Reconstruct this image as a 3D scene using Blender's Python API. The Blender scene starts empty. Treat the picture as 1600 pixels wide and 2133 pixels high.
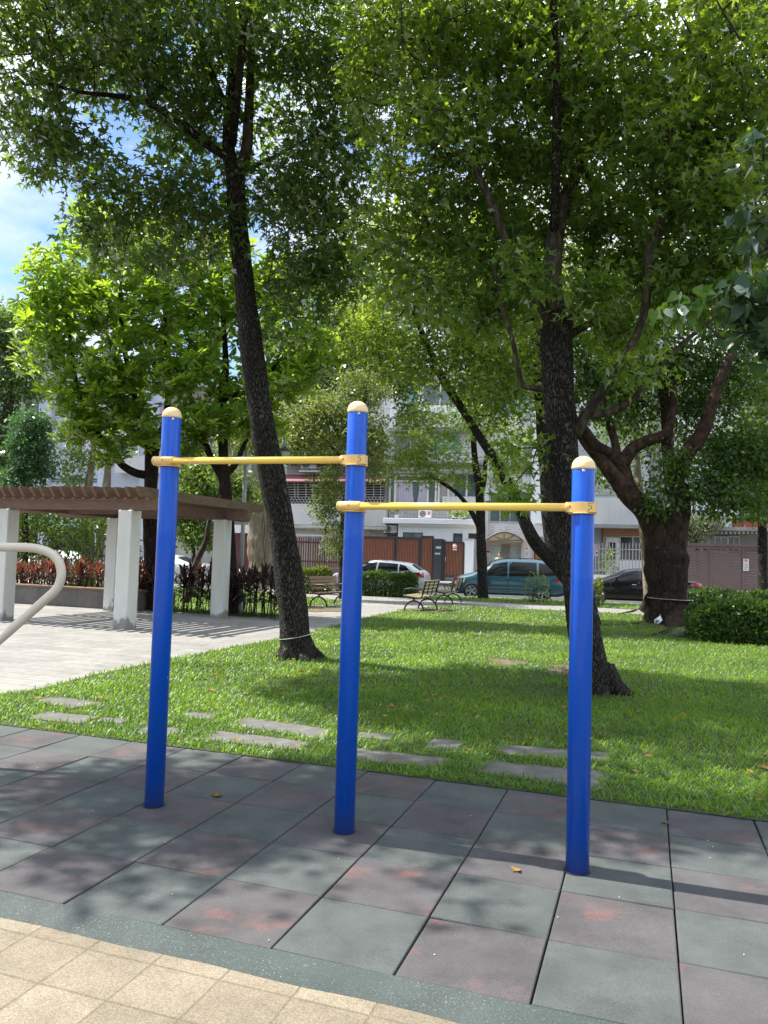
import bpy, math, random
import numpy as np
from mathutils import Vector, Matrix

rad = math.radians
scene = bpy.context.scene
COL = scene.collection

# ------------------------------------------------------------------ camera
PITCH, ROLL, CAM_H, F_PX = 0.0571462, 0.0301252, 1.53517, 1604.74
PW, PH = 1600.0, 2133.0
_F = Vector((0, math.cos(PITCH), math.sin(PITCH)))
_r, _u = Vector((1, 0, 0)), Vector((0, -math.sin(PITCH), math.cos(PITCH)))
_R = math.cos(ROLL) * _r + math.sin(ROLL) * _u
_U = -math.sin(ROLL) * _r + math.cos(ROLL) * _u
CAM = Vector((0, 0, CAM_H))
cam_data = bpy.data.cameras.new('camera')
cam = bpy.data.objects.new('camera', cam_data)
COL.objects.link(cam)
cam.matrix_world = Matrix(((_R.x, _U.x, -_F.x, 0), (_R.y, _U.y, -_F.y, 0), (_R.z, _U.z, -_F.z, CAM_H), (0, 0, 0, 1)))
cam_data.sensor_fit = 'HORIZONTAL'
cam_data.sensor_width = 36.0
cam_data.lens = 36.0 * F_PX / PW
cam_data.clip_start, cam_data.clip_end = 0.05, 2000.0
scene.camera = cam

# ------------------------------------------------------------------ light
SUN_EL = rad(57)
SUN_DIR = Vector((-0.945 * math.cos(SUN_EL), 0.325 * math.cos(SUN_EL), math.sin(SUN_EL))).normalized()
world = bpy.data.worlds.new('World')
scene.world = world
world.use_nodes = True
wt = world.node_tree
wt.nodes.clear()
w_out = wt.nodes.new('ShaderNodeOutputWorld')
w_bg = wt.nodes.new('ShaderNodeBackground')
w_sky = wt.nodes.new('ShaderNodeTexSky')
w_sky.sky_type = 'NISHITA'
w_sky.sun_disc = False
w_sky.sun_elevation = SUN_EL
w_sky.sun_rotation = math.atan2(SUN_DIR.x, SUN_DIR.y) % (2 * math.pi)
w_sky.air_density = 1.0
w_sky.dust_density = 0.2
w_sky.ozone_density = 3.0
w_sky.altitude = 1500.0
SKY_STRENGTH = 0.105
w_bg.inputs['Strength'].default_value = SKY_STRENGTH
# broken white clouds over the blue
w_tc = wt.nodes.new('ShaderNodeTexCoord')
w_map = wt.nodes.new('ShaderNodeMapping')
w_map.inputs['Scale'].default_value = (1.0, 1.0, 2.2)
w_map.inputs['Location'].default_value = (2.37, 0.1, 0.7)
w_no = wt.nodes.new('ShaderNodeTexNoise')
w_no.inputs['Scale'].default_value = 2.1
w_no.inputs['Detail'].default_value = 8.0
w_no.inputs['Roughness'].default_value = 0.55
w_ramp = wt.nodes.new('ShaderNodeValToRGB')
w_ramp.color_ramp.elements[0].position = 0.40
w_ramp.color_ramp.elements[1].position = 0.52
w_mix = wt.nodes.new('ShaderNodeMix')
w_mix.data_type = 'RGBA'
w_no2 = wt.nodes.new('ShaderNodeTexNoise')
w_no2.inputs['Scale'].default_value = 5.0
w_no2.inputs['Detail'].default_value = 6.0
w_cl = wt.nodes.new('ShaderNodeMix')
w_cl.data_type = 'RGBA'
w_cl.inputs[6].default_value = (3.4, 3.9, 4.7, 1)
w_cl.inputs[7].default_value = (5.6, 5.7, 5.9, 1)
wt.links.new(w_tc.outputs['Generated'], w_map.inputs['Vector'])
wt.links.new(w_map.outputs['Vector'], w_no.inputs['Vector'])
wt.links.new(w_map.outputs['Vector'], w_no2.inputs['Vector'])
wt.links.new(w_no.outputs['Fac'], w_ramp.inputs['Fac'])
wt.links.new(w_ramp.outputs['Color'], w_mix.inputs[0])
wt.links.new(w_no2.outputs['Fac'], w_cl.inputs[0])
wt.links.new(w_sky.outputs['Color'], w_mix.inputs[6])
w_sep = wt.nodes.new('ShaderNodeSeparateXYZ')
w_rng = wt.nodes.new('ShaderNodeMapRange')
w_rng.inputs[1].default_value, w_rng.inputs[2].default_value = 0.30, 0.62
w_rng.inputs[3].default_value, w_rng.inputs[4].default_value = 0.85, 1.45
w_mul = wt.nodes.new('ShaderNodeMix')
w_mul.data_type = 'RGBA'; w_mul.blend_type = 'MULTIPLY'; w_mul.inputs[0].default_value = 1.0
wt.links.new(w_tc.outputs['Generated'], w_sep.inputs[0])
wt.links.new(w_sep.outputs[2], w_rng.inputs[0])
wt.links.new(w_cl.outputs[2], w_mul.inputs[6])
wt.links.new(w_rng.outputs[0], w_mul.inputs[7])
wt.links.new(w_mul.outputs[2], w_mix.inputs[7])
wt.links.new(w_mix.outputs[2], w_bg.inputs['Color'])
wt.links.new(w_bg.outputs['Background'], w_out.inputs['Surface'])

sun_data = bpy.data.lights.new('sun', 'SUN')
sun_data.energy = 3.7
sun_data.angle = rad(0.5)
sun_data.color = (1.0, 0.95, 0.86)
sun = bpy.data.objects.new('sun', sun_data)
COL.objects.link(sun)
sun.rotation_euler = (-SUN_DIR).to_track_quat('-Z', 'Y').to_euler()
sun.location = (-20, 10, 30)

vs = scene.view_settings
vs.view_transform = 'Standard'
vs.look = 'None'
vs.exposure = 1.35
vs.gamma = 1.0
vs.use_curve_mapping = False
scene.cycles.max_bounces = 9
scene.cycles.diffuse_bounces = 5
scene.cycles.glossy_bounces = 2
scene.cycles.transmission_bounces = 7
scene.cycles.caustics_reflective = False
scene.cycles.caustics_refractive = False

# ------------------------------------------------------------------ places: where a ray of the photograph meets the ground or a depth
def ray(x, y):
    return _F + _R * ((x - PW / 2) / F_PX) + _U * ((PH / 2 - y) / F_PX)

def ground(x, y, z=0.0):
    d = ray(x, y)
    return CAM + d * ((z - CAM_H) / d.z)

def at(x, y, Y):
    d = ray(x, y)
    return CAM + d * (Y / d.y)

# street frame: s along the street (to the right), t towards the park, O on the fence line
ST_A = rad(-14)
SU = Vector((math.cos(ST_A), math.sin(ST_A), 0))
SN = Vector((math.sin(ST_A), -math.cos(ST_A), 0))
SO = Vector((3.1, 47.0, 0))
def street(s, t, z=0.0):
    return SO + SU * s + SN * t + Vector((0, 0, z))

def st_of(p):
    d = p - SO
    return d.dot(SU), d.dot(SN)

def fac(x, y, t=0.0):
    """(s, z) where the ray through photo point x, y meets the street-parallel plane t"""
    d = ray(x, y)
    k = ((SO + SN * t) - CAM).dot(SN) / d.dot(SN)
    p = CAM + d * k
    return (p - SO).dot(SU), p.z

M_STREET = Matrix(((SU.x, SN.x, 0, SO.x), (SU.y, SN.y, 0, SO.y), (0, 0, 1, 0), (0, 0, 0, 1)))

# tile grid frame of the rubber play surface
TG_A = -0.3293621
TU = Vector((math.cos(TG_A), math.sin(TG_A), 0))
TV = Vector((-math.sin(TG_A), math.cos(TG_A), 0))
TO = Vector((-1.33364, 3.41042, 0))
def tile_pt(u, v, z=0.0):
    return TO + TU * u + TV * v + Vector((0, 0, z))

# ------------------------------------------------------------------ scene objects
def tag(o, label=None, cat=None, group=None, kind=None):
    if label: o['label'] = label
    if cat: o['category'] = cat
    if group: o['group'] = group
    if kind: o['kind'] = kind
    return o

def thing(name, label, cat, loc=(0, 0, 0), rz=0.0, group=None):
    o = bpy.data.objects.new(name, None)
    o.empty_display_size = 0.2
    COL.objects.link(o)
    o.location = loc
    o.rotation_euler = (0, 0, rz)
    return tag(o, label, cat, group)

def copy_tree(o, parent=None):
    c = o.copy()
    COL.objects.link(c)
    if parent is not None:
        c.parent = parent
        c.matrix_parent_inverse = o.matrix_parent_inverse.copy()
    for ch in list(o.children):
        copy_tree(ch, c)
    return c

class MB:
    def __init__(self):
        self.v, self.f, self.m, self.s = [], [], [], []
    def add(self, vs, fs, mi=0, smooth=False):
        b = len(self.v)
        self.v.extend([tuple(p) for p in vs])
        for f in fs:
            self.f.append([i + b for i in f]); self.m.append(mi); self.s.append(smooth)
    def box(self, x0, x1, y0, y1, z0, z1, mi=0, M=None):
        vs = [Vector(p) for p in ((x0, y0, z0), (x1, y0, z0), (x1, y1, z0), (x0, y1, z0), (x0, y0, z1), (x1, y0, z1), (x1, y1, z1), (x0, y1, z1))]
        if M is not None: vs = [M @ p for p in vs]
        self.add(vs, [(0, 3, 2, 1), (4, 5, 6, 7), (0, 1, 5, 4), (1, 2, 6, 5), (2, 3, 7, 6), (3, 0, 4, 7)], mi)
    def bar(self, a, b, w, h, mi=0, up=(0, 0, 1)):
        """box bar from a to b, width w sideways, h along up"""
        a, b = Vector(a), Vector(b)
        d = b - a; L = d.length; d.normalize()
        upv = Vector(up); side = d.cross(upv)
        if side.length < 1e-5: side = d.cross(Vector((1, 0, 0)))
        side.normalize(); upv = side.cross(d)
        M = Matrix(((d.x, side.x, upv.x, a.x), (d.y, side.y, upv.y, a.y), (d.z, side.z, upv.z, a.z), (0, 0, 0, 1)))
        self.box(0, L, -w / 2, w / 2, -h / 2, h / 2, mi, M)
    def tube(self, pts, radii, n=8, mi=0, cap=True, smooth=True, rfun=None):
        pts = [Vector(p) for p in pts]
        if not hasattr(radii, '__len__'): radii = [radii] * len(pts)
        ref = Vector((0.3, 0.9, 0.1)).normalized()
        vs = []
        side = None
        for i, p in enumerate(pts):
            d = (pts[min(i + 1, len(pts) - 1)] - pts[max(i - 1, 0)])
            if d.length < 1e-9: d = Vector((0, 0, 1))
            d.normalize()
            if side is None:
                side = d.cross(ref)
                if side.length < 0.05: side = d.cross(Vector((1, 0, 0)))
            side = side - d * side.dot(d)
            side.normalize()
            b = d.cross(side)
            for k in range(n):
                a = 2 * math.pi * k / n
                r = radii[i] if rfun is None else radii[i] * rfun(i, a, p)
                vs.append(p + (side * math.cos(a) + b * math.sin(a)) * r)
        fs = []
        for i in range(len(pts) - 1):
            for k in range(n):
                k2 = (k + 1) % n
                fs.append((i * n + k, i * n + k2, (i + 1) * n + k2, (i + 1) * n + k))
        self.add(vs, fs, mi, smooth)
        if cap:
            b0 = len(self.v) - len(vs)
            self.f.append([b0 + k for k in reversed(range(n))]); self.m.append(mi); self.s.append(False)
            e0 = b0 + (len(pts) - 1) * n
            self.f.append([e0 + k for k in range(n)]); self.m.append(mi); self.s.append(False)
    def lathe(self, prof, n=24, M=None, mi=0, smooth=True, cap=True):
        vs, fs = [], []
        for r, z in prof:
            for k in range(n):
                a = 2 * math.pi * k / n
                p = Vector((r * math.cos(a), r * math.sin(a), z))
                vs.append(M @ p if M is not None else p)
        for i in range(len(prof) - 1):
            for k in range(n):
                k2 = (k + 1) % n
                fs.append((i * n + k, i * n + k2, (i + 1) * n + k2, (i + 1) * n + k))
        self.add(vs, fs, mi, smooth)
        b0 = len(self.v) - len(vs)
        if not cap: return
        if prof[0][0] > 1e-4:
            self.f.append([b0 + k for k in reversed(range(n))]); self.m.append(mi); self.s.append(False)
        if prof[-1][0] > 1e-4:
            e0 = b0 + (len(prof) - 1) * n
            self.f.append([e0 + k for k in range(n)]); self.m.append(mi); self.s.append(False)
    def prism(self, poly, h0, h1, M=None, mi=0, mi_side=None):
        """polygon in local xy extruded along z between h0 and h1"""
        n = len(poly)
        vs = [Vector((p[0], p[1], h0)) for p in poly] + [Vector((p[0], p[1], h1)) for p in poly]
        if M is not None: vs = [M @ p for p in vs]
        self.add(vs, [tuple(reversed(range(n))), tuple(range(n, 2 * n))], mi)
        self.add(vs, [(i, (i + 1) % n, n + (i + 1) % n, n + i) for i in range(n)], mi if mi_side is None else mi_side)
    def grid(self, P, mi=0, smooth=True):
        """P: rows of points"""
        nr, nc = len(P), len(P[0])
        self.add([p for row in P for p in row], [(i * nc + j, i * nc + j + 1, (i + 1) * nc + j + 1, (i + 1) * nc + j) for i in range(nr - 1) for j in range(nc - 1)], mi, smooth)
    def build(self, name, mats, parent=None, bevel=0.0, fix=True):
        me = bpy.data.meshes.new(name)
        me.from_pydata(self.v, [], self.f)
        if not isinstance(mats, (list, tuple)): mats = [mats]
        for m in mats: me.materials.append(m)
        me.polygons.foreach_set('material_index', self.m)
        me.polygons.foreach_set('use_smooth', self.s)
        me.update()
        if fix:
            import bmesh
            bm = bmesh.new(); bm.from_mesh(me)
            bmesh.ops.recalc_face_normals(bm, faces=bm.faces[:])
            bm.to_mesh(me); bm.free()
        o = bpy.data.objects.new(name, me)
        COL.objects.link(o)
        if parent is not None: o.parent = parent
        if bevel > 0:
            b = o.modifiers.new('bevel', 'BEVEL'); b.width = bevel; b.segments = 2; b.limit_method = 'ANGLE'; b.angle_limit = rad(40)
        return o

def np_mesh(name, verts, faces, mats, parent=None, midx=None):
    """faces: list of (m, k) int arrays, one per polygon size"""
    me = bpy.data.meshes.new(name)
    verts = np.ascontiguousarray(verts, dtype=np.float32)
    me.vertices.add(len(verts))
    me.vertices.foreach_set('co', verts.ravel())
    nl = sum(f.size for f in faces); nf = sum(len(f) for f in faces)
    me.loops.add(nl); me.polygons.add(nf)
    me.loops.foreach_set('vertex_index', np.concatenate([f.ravel() for f in faces]).astype(np.int32))
    tot = np.concatenate([np.full(len(f), f.shape[1], np.int32) for f in faces])
    st = np.concatenate([[0], np.cumsum(tot)[:-1]]).astype(np.int32)
    me.polygons.foreach_set('loop_start', st)
    if midx is not None: me.polygons.foreach_set('material_index', np.asarray(midx, np.int32))
    me.update(calc_edges=True)
    me.validate()
    for m in (mats if isinstance(mats, (list, tuple)) else [mats]): me.materials.append(m)
    o = bpy.data.objects.new(name, me)
    COL.objects.link(o)
    if parent is not None: o.parent = parent
    return o

def smooth_path(pts, per=6):
    """Catmull-Rom through (x,y,z,r) rows"""
    P = np.array(pts, float)
    if len(P) < 3:
        t = np.linspace(0, 1, per + 1)[:, None]
        return P[0] * (1 - t) + P[-1] * t
    Q = np.vstack([2 * P[0] - P[1], P, 2 * P[-1] - P[-2]])
    out = []
    for i in range(1, len(Q) - 2):
        for k in range(per):
            t = k / per
            out.append(0.5 * ((2 * Q[i]) + (-Q[i - 1] + Q[i + 1]) * t + (2 * Q[i - 1] - 5 * Q[i] + 4 * Q[i + 1] - Q[i + 2]) * t * t + (-Q[i - 1] + 3 * Q[i] - 3 * Q[i + 1] + Q[i + 2]) * t ** 3))
    out.append(P[-1])
    out = np.array(out)
    out[:, 3] = np.maximum(out[:, 3], 0.004)
    return out

# ------------------------------------------------------------------ materials
def nodes(name):
    m = bpy.data.materials.new(name)
    m.use_nodes = True
    nt = m.node_tree
    return m, nt, nt.nodes['Principled BSDF']

def rgba(c): return (c[0], c[1], c[2], 1.0)

def ramp(nt, fac, c0, c1, p0=0.35, p1=0.65):
    r = nt.nodes.new('ShaderNodeValToRGB')
    r.color_ramp.elements[0].position = p0; r.color_ramp.elements[0].color = rgba(c0)
    r.color_ramp.elements[1].position = p1; r.color_ramp.elements[1].color = rgba(c1)
    nt.links.new(fac, r.inputs['Fac'])
    return r.outputs['Color']

def noise(nt, scale, detail=4, stretch=(1, 1, 1), rough=0.55, coord='Object', rot=(0, 0, 0)):
    tc = nt.nodes.new('ShaderNodeTexCoord')
    mp = nt.nodes.new('ShaderNodeMapping')
    mp.inputs['Scale'].default_value = stretch
    mp.inputs['Rotation'].default_value = rot
    n = nt.nodes.new('ShaderNodeTexNoise')
    n.inputs['Scale'].default_value = scale
    n.inputs['Detail'].default_value = detail
    n.inputs['Roughness'].default_value = rough
    nt.links.new(tc.outputs[coord], mp.inputs['Vector'])
    nt.links.new(mp.outputs['Vector'], n.inputs['Vector'])
    return n.outputs['Fac']

def mixc(nt, fac, a, b, mode='MIX'):
    m = nt.nodes.new('ShaderNodeMix'); m.data_type = 'RGBA'; m.blend_type = mode
    for sock, val in ((0, fac), (6, a), (7, b)):
        if isinstance(val, bpy.types.NodeSocket): nt.links.new(val, m.inputs[sock])
        elif sock == 0: m.inputs[0].default_value = val
        else: m.inputs[sock].default_value = rgba(val)
    return m.outputs[2]

def bump(nt, b, h, strength=0.3, dist=0.01):
    n = nt.nodes.new('ShaderNodeBump')
    n.inputs['Strength'].default_value = strength
    n.inputs['Distance'].default_value = dist
    nt.links.new(h, n.inputs['Height'])
    nt.links.new(n.outputs['Normal'], b.inputs['Normal'])

def mat(name, c, c2=None, rough=0.6, scale=6.0, stretch=(1, 1, 1), metal=0.0, bstr=0.0, bscale=60.0, coat=0.0, spec=0.5, grime=0.0, p0=0.3, p1=0.7):
    m, nt, b = nodes(name)
    if c2 is None: c2 = tuple(x * 0.82 for x in c)
    col = ramp(nt, noise(nt, scale, 5, stretch), c2, c, p0, p1)
    if grime > 0:
        g = ramp(nt, noise(nt, scale * 0.35, 6, (1, 1, 0.25), 0.65), (0, 0, 0), (grime, grime, grime), 0.5, 0.75)
        col = mixc(nt, g, col, tuple(x * 0.35 for x in c))
    nt.links.new(col, b.inputs['Base Color'])
    b.inputs['Roughness'].default_value = rough
    b.inputs['Metallic'].default_value = metal
    b.inputs['Specular IOR Level'].default_value = spec
    b.inputs['Coat Weight'].default_value = coat
    b.inputs['Coat Roughness'].default_value = 0.06
    if bstr > 0: bump(nt, b, noise(nt, bscale, 4, stretch), bstr, 0.006)
    return m

def leaf_mat(name, c0, c1, t0, t1, trans=0.45, gloss=0.06, rough=0.4, patch=0.0):
    m = bpy.data.materials.new(name); m.use_nodes = True
    nt = m.node_tree; nt.nodes.clear()
    out = nt.nodes.new('ShaderNodeOutputMaterial')
    geo = nt.nodes.new('ShaderNodeNewGeometry')
    rnd = geo.outputs['Random Per Island']
    dif = nt.nodes.new('ShaderNodeBsdfDiffuse')
    tr = nt.nodes.new('ShaderNodeBsdfTranslucent')
    gl = nt.nodes.new('ShaderNodeBsdfGlossy'); gl.inputs['Roughness'].default_value = rough
    cd, ct = ramp(nt, rnd, c0, c1, 0.0, 1.0), ramp(nt, rnd, t0, t1, 0.0, 1.0)
    if patch > 0:
        pf = noise(nt, patch, 5, rough=0.6)
        pc = ramp(nt, pf, (0.60, 0.66, 0.6), (1.5, 1.3, 1.0), 0.32, 0.68)
        cd, ct = mixc(nt, 1.0, cd, pc, 'MULTIPLY'), mixc(nt, 1.0, ct, pc, 'MULTIPLY')
    nt.links.new(cd, dif.inputs['Color'])
    nt.links.new(ct, tr.inputs['Color'])
    m1 = nt.nodes.new('ShaderNodeMixShader'); m1.inputs[0].default_value = trans
    nt.links.new(dif.outputs[0], m1.inputs[1]); nt.links.new(tr.outputs[0], m1.inputs[2])
    fr = nt.nodes.new('ShaderNodeFresnel'); fr.inputs['IOR'].default_value = 1.4
    mu = nt.nodes.new('ShaderNodeMath'); mu.operation = 'MULTIPLY_ADD'; mu.inputs[1].default_value = gloss * 4.0; mu.inputs[2].default_value = gloss * 0.1
    nt.links.new(fr.outputs[0], mu.inputs[0])
    m2 = nt.nodes.new('ShaderNodeMixShader')
    nt.links.new(mu.outputs[0], m2.inputs[0]); nt.links.new(m1.outputs[0], m2.inputs[1]); nt.links.new(gl.outputs[0], m2.inputs[2])
    nt.links.new(m2.outputs[0], out.inputs['Surface'])
    return m

def bark_mat(name, dark, light, scale=26.0, zs=0.16, bstr=0.9, p0=0.42, p1=0.66, lichen=0.0, plates=0.0):
    m, nt, b = nodes(name)
    n1 = noise(nt, scale, 5, (1, 1, zs), 0.6)
    n2 = noise(nt, 2.2, 4, (1, 1, 0.6))
    if plates > 0:
        # upright bark plates parted by dark furrows
        tc = nt.nodes.new('ShaderNodeTexCoord')
        wn = nt.nodes.new('ShaderNodeTexNoise'); wn.inputs['Scale'].default_value = 5.0; wn.inputs['Detail'].default_value = 3.0
        nt.links.new(tc.outputs['Object'], wn.inputs['Vector'])
        va = nt.nodes.new('ShaderNodeVectorMath'); va.operation = 'MULTIPLY_ADD'; va.inputs[1].default_value = (0.14, 0.14, 0.14)
        nt.links.new(wn.outputs['Color'], va.inputs[0]); nt.links.new(tc.outputs['Object'], va.inputs[2])
        mp = nt.nodes.new('ShaderNodeMapping'); mp.inputs['Scale'].default_value = (1, 1, 0.24)
        nt.links.new(va.outputs[0], mp.inputs['Vector'])
        vo = nt.nodes.new('ShaderNodeTexVoronoi'); vo.feature = 'DISTANCE_TO_EDGE'; vo.inputs['Scale'].default_value = plates
        nt.links.new(mp.outputs['Vector'], vo.inputs['Vector'])
        mr = nt.nodes.new('ShaderNodeMapRange'); mr.inputs[1].default_value = 0.0; mr.inputs[2].default_value = 0.22
        nt.links.new(vo.outputs['Distance'], mr.inputs[0])
        mm = nt.nodes.new('ShaderNodeMath'); mm.operation = 'MULTIPLY'
        nt.links.new(mr.outputs[0], mm.inputs[0]); nt.links.new(n1, mm.inputs[1])
        n1 = mm.outputs[0]
        p0, p1 = 0.16, 0.62
    col = ramp(nt, n1, dark, light, p0, p1)
    col = mixc(nt, ramp(nt, n2, (0, 0, 0), (0.6, 0.6, 0.6), 0.4, 0.7), col, dark)
    if lichen > 0:
        col = mixc(nt, ramp(nt, noise(nt, 9.0, 4), (0, 0, 0), (lichen,) * 3, 0.62, 0.7), col, (0.30, 0.32, 0.28))
    nt.links.new(col, b.inputs['Base Color'])
    b.inputs['Roughness'].default_value = 0.9
    b.inputs['Specular IOR Level'].default_value = 0.2
    bump(nt, b, n1, bstr, 0.03)
    return m

def brick_mat(name, c1, c2, mortar, w, h, gap=0.008, offset=0.0, rough=0.8, rot=0.0, vertical=False, spk=0.0, bstr=0.3, squash=1.0):
    m, nt, b = nodes(name)
    tc = nt.nodes.new('ShaderNodeTexCoord')
    mp = nt.nodes.new('ShaderNodeMapping'); mp.inputs['Rotation'].default_value = (rad(90) if vertical else 0, 0, rot)
    if vertical: mp.inputs['Rotation'].default_value = (rad(-90), 0, 0)
    bt = nt.nodes.new('ShaderNodeTexBrick')
    bt.offset = offset
    bt.inputs['Scale'].default_value = 1.0
    bt.inputs['Brick Width'].default_value = w
    bt.inputs['Row Height'].default_value = h
    bt.inputs['Mortar Size'].default_value = gap
    bt.inputs['Mortar Smooth'].default_value = 0.2
    bt.inputs['Color1'].default_value = rgba(c1); bt.inputs['Color2'].default_value = rgba(c2); bt.inputs['Mortar'].default_value = rgba(mortar)
    nt.links.new(tc.outputs['Object'], mp.inputs['Vector'])
    nt.links.new(mp.outputs['Vector'], bt.inputs['Vector'])
    col = mixc(nt, 0.55, bt.outputs['Color'], ramp(nt, noise(nt, 1.3, 7, rough=0.65), (0.55, 0.54, 0.53), (1, 1, 1), 0.3, 0.60), 'MULTIPLY')
    col = mixc(nt, 0.3, col, ramp(nt, noise(nt, 9.0, 4, rough=0.6), (0.6, 0.6, 0.6), (1.1, 1.1, 1.1), 0.35, 0.6), 'MULTIPLY')
    if spk > 0:
        col = mixc(nt, spk, col, ramp(nt, noise(nt, 170, 2), (0.35, 0.33, 0.3), (1.3, 1.3, 1.3), 0.35, 0.65), 'MULTIPLY')
    nt.links.new(col, b.inputs['Base Color'])
    b.inputs['Roughness'].default_value = rough
    b.inputs['Specular IOR Level'].default_value = 0.25
    inv = nt.nodes.new('ShaderNodeMath'); inv.operation = 'SUBTRACT'; inv.inputs[0].default_value = 1.0
    nt.links.new(bt.outputs['Fac'], inv.inputs[1])
    bump(nt, b, inv.outputs[0], bstr, 0.01)
    return m
# ================================================================== GROUND, PAVING, LAWN
RNG = np.random.default_rng(7)
random.seed(7)

def in_poly(px, py, poly):
    inside = np.zeros(len(px), bool)
    n = len(poly)
    j = n - 1
    for i in range(n):
        xi, yi = poly[i][0], poly[i][1]; xj, yj = poly[j][0], poly[j][1]
        c = ((yi > py) != (yj > py)) & (px < (xj - xi) * (py - yi) / (yj - yi + 1e-12) + xi)
        inside ^= c
        j = i
    return inside

def sheet(name, poly, z, material, depth=0.0, kind='structure', mi_side=None):
    mb = MB()
    if depth > 0: mb.prism([(p[0], p[1]) for p in poly], z - depth, z)
    else: mb.add([(p[0], p[1], z) for p in poly], [tuple(range(len(poly)))])
    o = mb.build(name, material)
    tag(o, kind=kind)
    return o

m_soil = mat('soil', (0.10, 0.085, 0.05), (0.05, 0.06, 0.025), 0.95, 0.6)
m_asphalt = mat('asphalt', (0.075, 0.075, 0.078), (0.045, 0.045, 0.047), 0.9, 2.0, bstr=0.3, bscale=90)
m_kerb = mat('kerb_concrete', (0.36, 0.35, 0.33), (0.26, 0.25, 0.23), 0.85, 4)
m_walk = brick_mat('sidewalk_paving', (0.36, 0.35, 0.34), (0.30, 0.29, 0.28), (0.16, 0.15, 0.14), 0.6, 0.3, 0.01, 0.5, rot=rad(14))
m_plaza = brick_mat('plaza_paving', (0.33, 0.318, 0.298), (0.275, 0.266, 0.25), (0.17, 0.16, 0.145), 0.62, 0.31, 0.008, 0.5, rot=rad(19), spk=0.3)
m_sand = brick_mat('sand_paving', (0.30, 0.258, 0.19), (0.235, 0.20, 0.148), (0.20, 0.165, 0.11), 0.295, 0.26, 0.005, 0.0, rot=-TG_A, spk=0.5, bstr=0.6)
m_rubbase = mat('rubber_gap', (0.012, 0.012, 0.013), rough=0.95)

def rubber(name, c0, c1, wear, wear_pos, spk=1.0):
    m, nt, b = nodes(name)
    n1 = noise(nt, 3.2, 5, rough=0.6)
    col = ramp(nt, n1, c0, c1, 0.3, 0.72)
    sp = noise(nt, 260, 2)
    col = mixc(nt, spk, col, ramp(nt, sp, (0.62, 0.62, 0.62), (1.4, 1.4, 1.4), 0.3, 0.7), 'MULTIPLY')
    if not wear and wear_pos:
        col = mixc(nt, ramp(nt, noise(nt, 150, 3, rough=0.7), (0, 0, 0), (0.8, 0.8, 0.8), 0.60, 0.68), col, (0.30, 0.31, 0.30))
        col = mixc(nt, ramp(nt, noise(nt, 1.6, 5), (0, 0, 0), (0.8, 0.8, 0.8), 0.48, 0.65), col, (0.036, 0.052, 0.047))
    dust = ramp(nt, noise(nt, 1.1, 6, rough=0.7), (0, 0, 0), (0.5, 0.5, 0.5), 0.45, 0.75)
    col = mixc(nt, dust, col, tuple(0.7 * a + 0.06 for a in c1))
    if wear:
        w = ramp(nt, noise(nt, 2.4, 6, (1, 1.7, 1), 0.68), (0, 0, 0), (0.6, 0.6, 0.6), wear_pos, wear_pos + 0.10)
        wsp = mixc(nt, 1.0, w, ramp(nt, noise(nt, 140, 3), (0.2, 0.2, 0.2), (1, 1, 1), 0.38, 0.55), 'MULTIPLY')
        col = mixc(nt, wsp, col, wear)
    nt.links.new(col, b.inputs['Base Color'])
    b.inputs['Roughness'].default_value = 0.82
    b.inputs['Specular IOR Level'].default_value = 0.35
    bump(nt, b, noise(nt, 120, 4), 0.35, 0.004)
    return m
m_rub_g = rubber('rubber_green', (0.048, 0.056, 0.0545), (0.090, 0.102, 0.099), None, 0)
m_rub_p = rubber('rubber_maroon', (0.053, 0.049, 0.0515), (0.094, 0.089, 0.093), (0.22, 0.085, 0.072), 0.565)
m_rub_e = rubber('rubber_edging', (0.035, 0.046, 0.044), (0.075, 0.095, 0.088), None, 1)

sheet('ground', [(-900, -900), (900, -900), (900, 900), (-900, 900)], -0.4, m_soil)
# sand coloured paving in front of and below the play surface
o = sheet('sand_paving', [tile_pt(-16, -9), tile_pt(16, -9), tile_pt(16, 2.49), tile_pt(-16, 2.49)], -0.045, m_sand, 0.3)
KERB_T = 15.0
kL, kR = street(-45, KERB_T), street(40, KERB_T)
pl = [tile_pt(-16, 2.5), tile_pt(16, 2.5), Vector((40, 6, 0)), kR, kL, Vector((-60, 20, 0))]
sheet('plaza_paving', pl, 0.0, m_plaza, 0.35)

mb = MB()
mb.box(-60, 60, KERB_T, KERB_T + 0.16, -0.3, 0.012, 0, M_STREET)
mb.box(-60, 60, 2.5, 2.66, -0.2, 0.14, 0, M_STREET)
tag(mb.build('kerb', m_kerb, bevel=0.015), kind='structure')
mb = MB()
mb.add([street(-60, 2.6, -0.02), street(60, 2.6, -0.02), street(60, 15.05, -0.13), street(-60, 15.05, -0.13)], [(0, 1, 2, 3)])
tag(mb.build('road', m_asphalt), kind='structure')
mb = MB()
mb.add([street(-60, 14.9, -0.1235), street(60, 14.9, -0.1235), street(60, 14.78, -0.1225), street(-60, 14.78, -0.1225)], [(0, 1, 2, 3)])
tag(mb.build('road_marking', mat('road_paint', (0.75, 0.74, 0.70), (0.5, 0.5, 0.48), 0.7, 8)), kind='structure')
mb = MB()
mb.box(-60, 60, -30, 2.5, -0.3, 0.135, 0, M_STREET)
tag(mb.build('sidewalk', m_walk), kind='structure')

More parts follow.
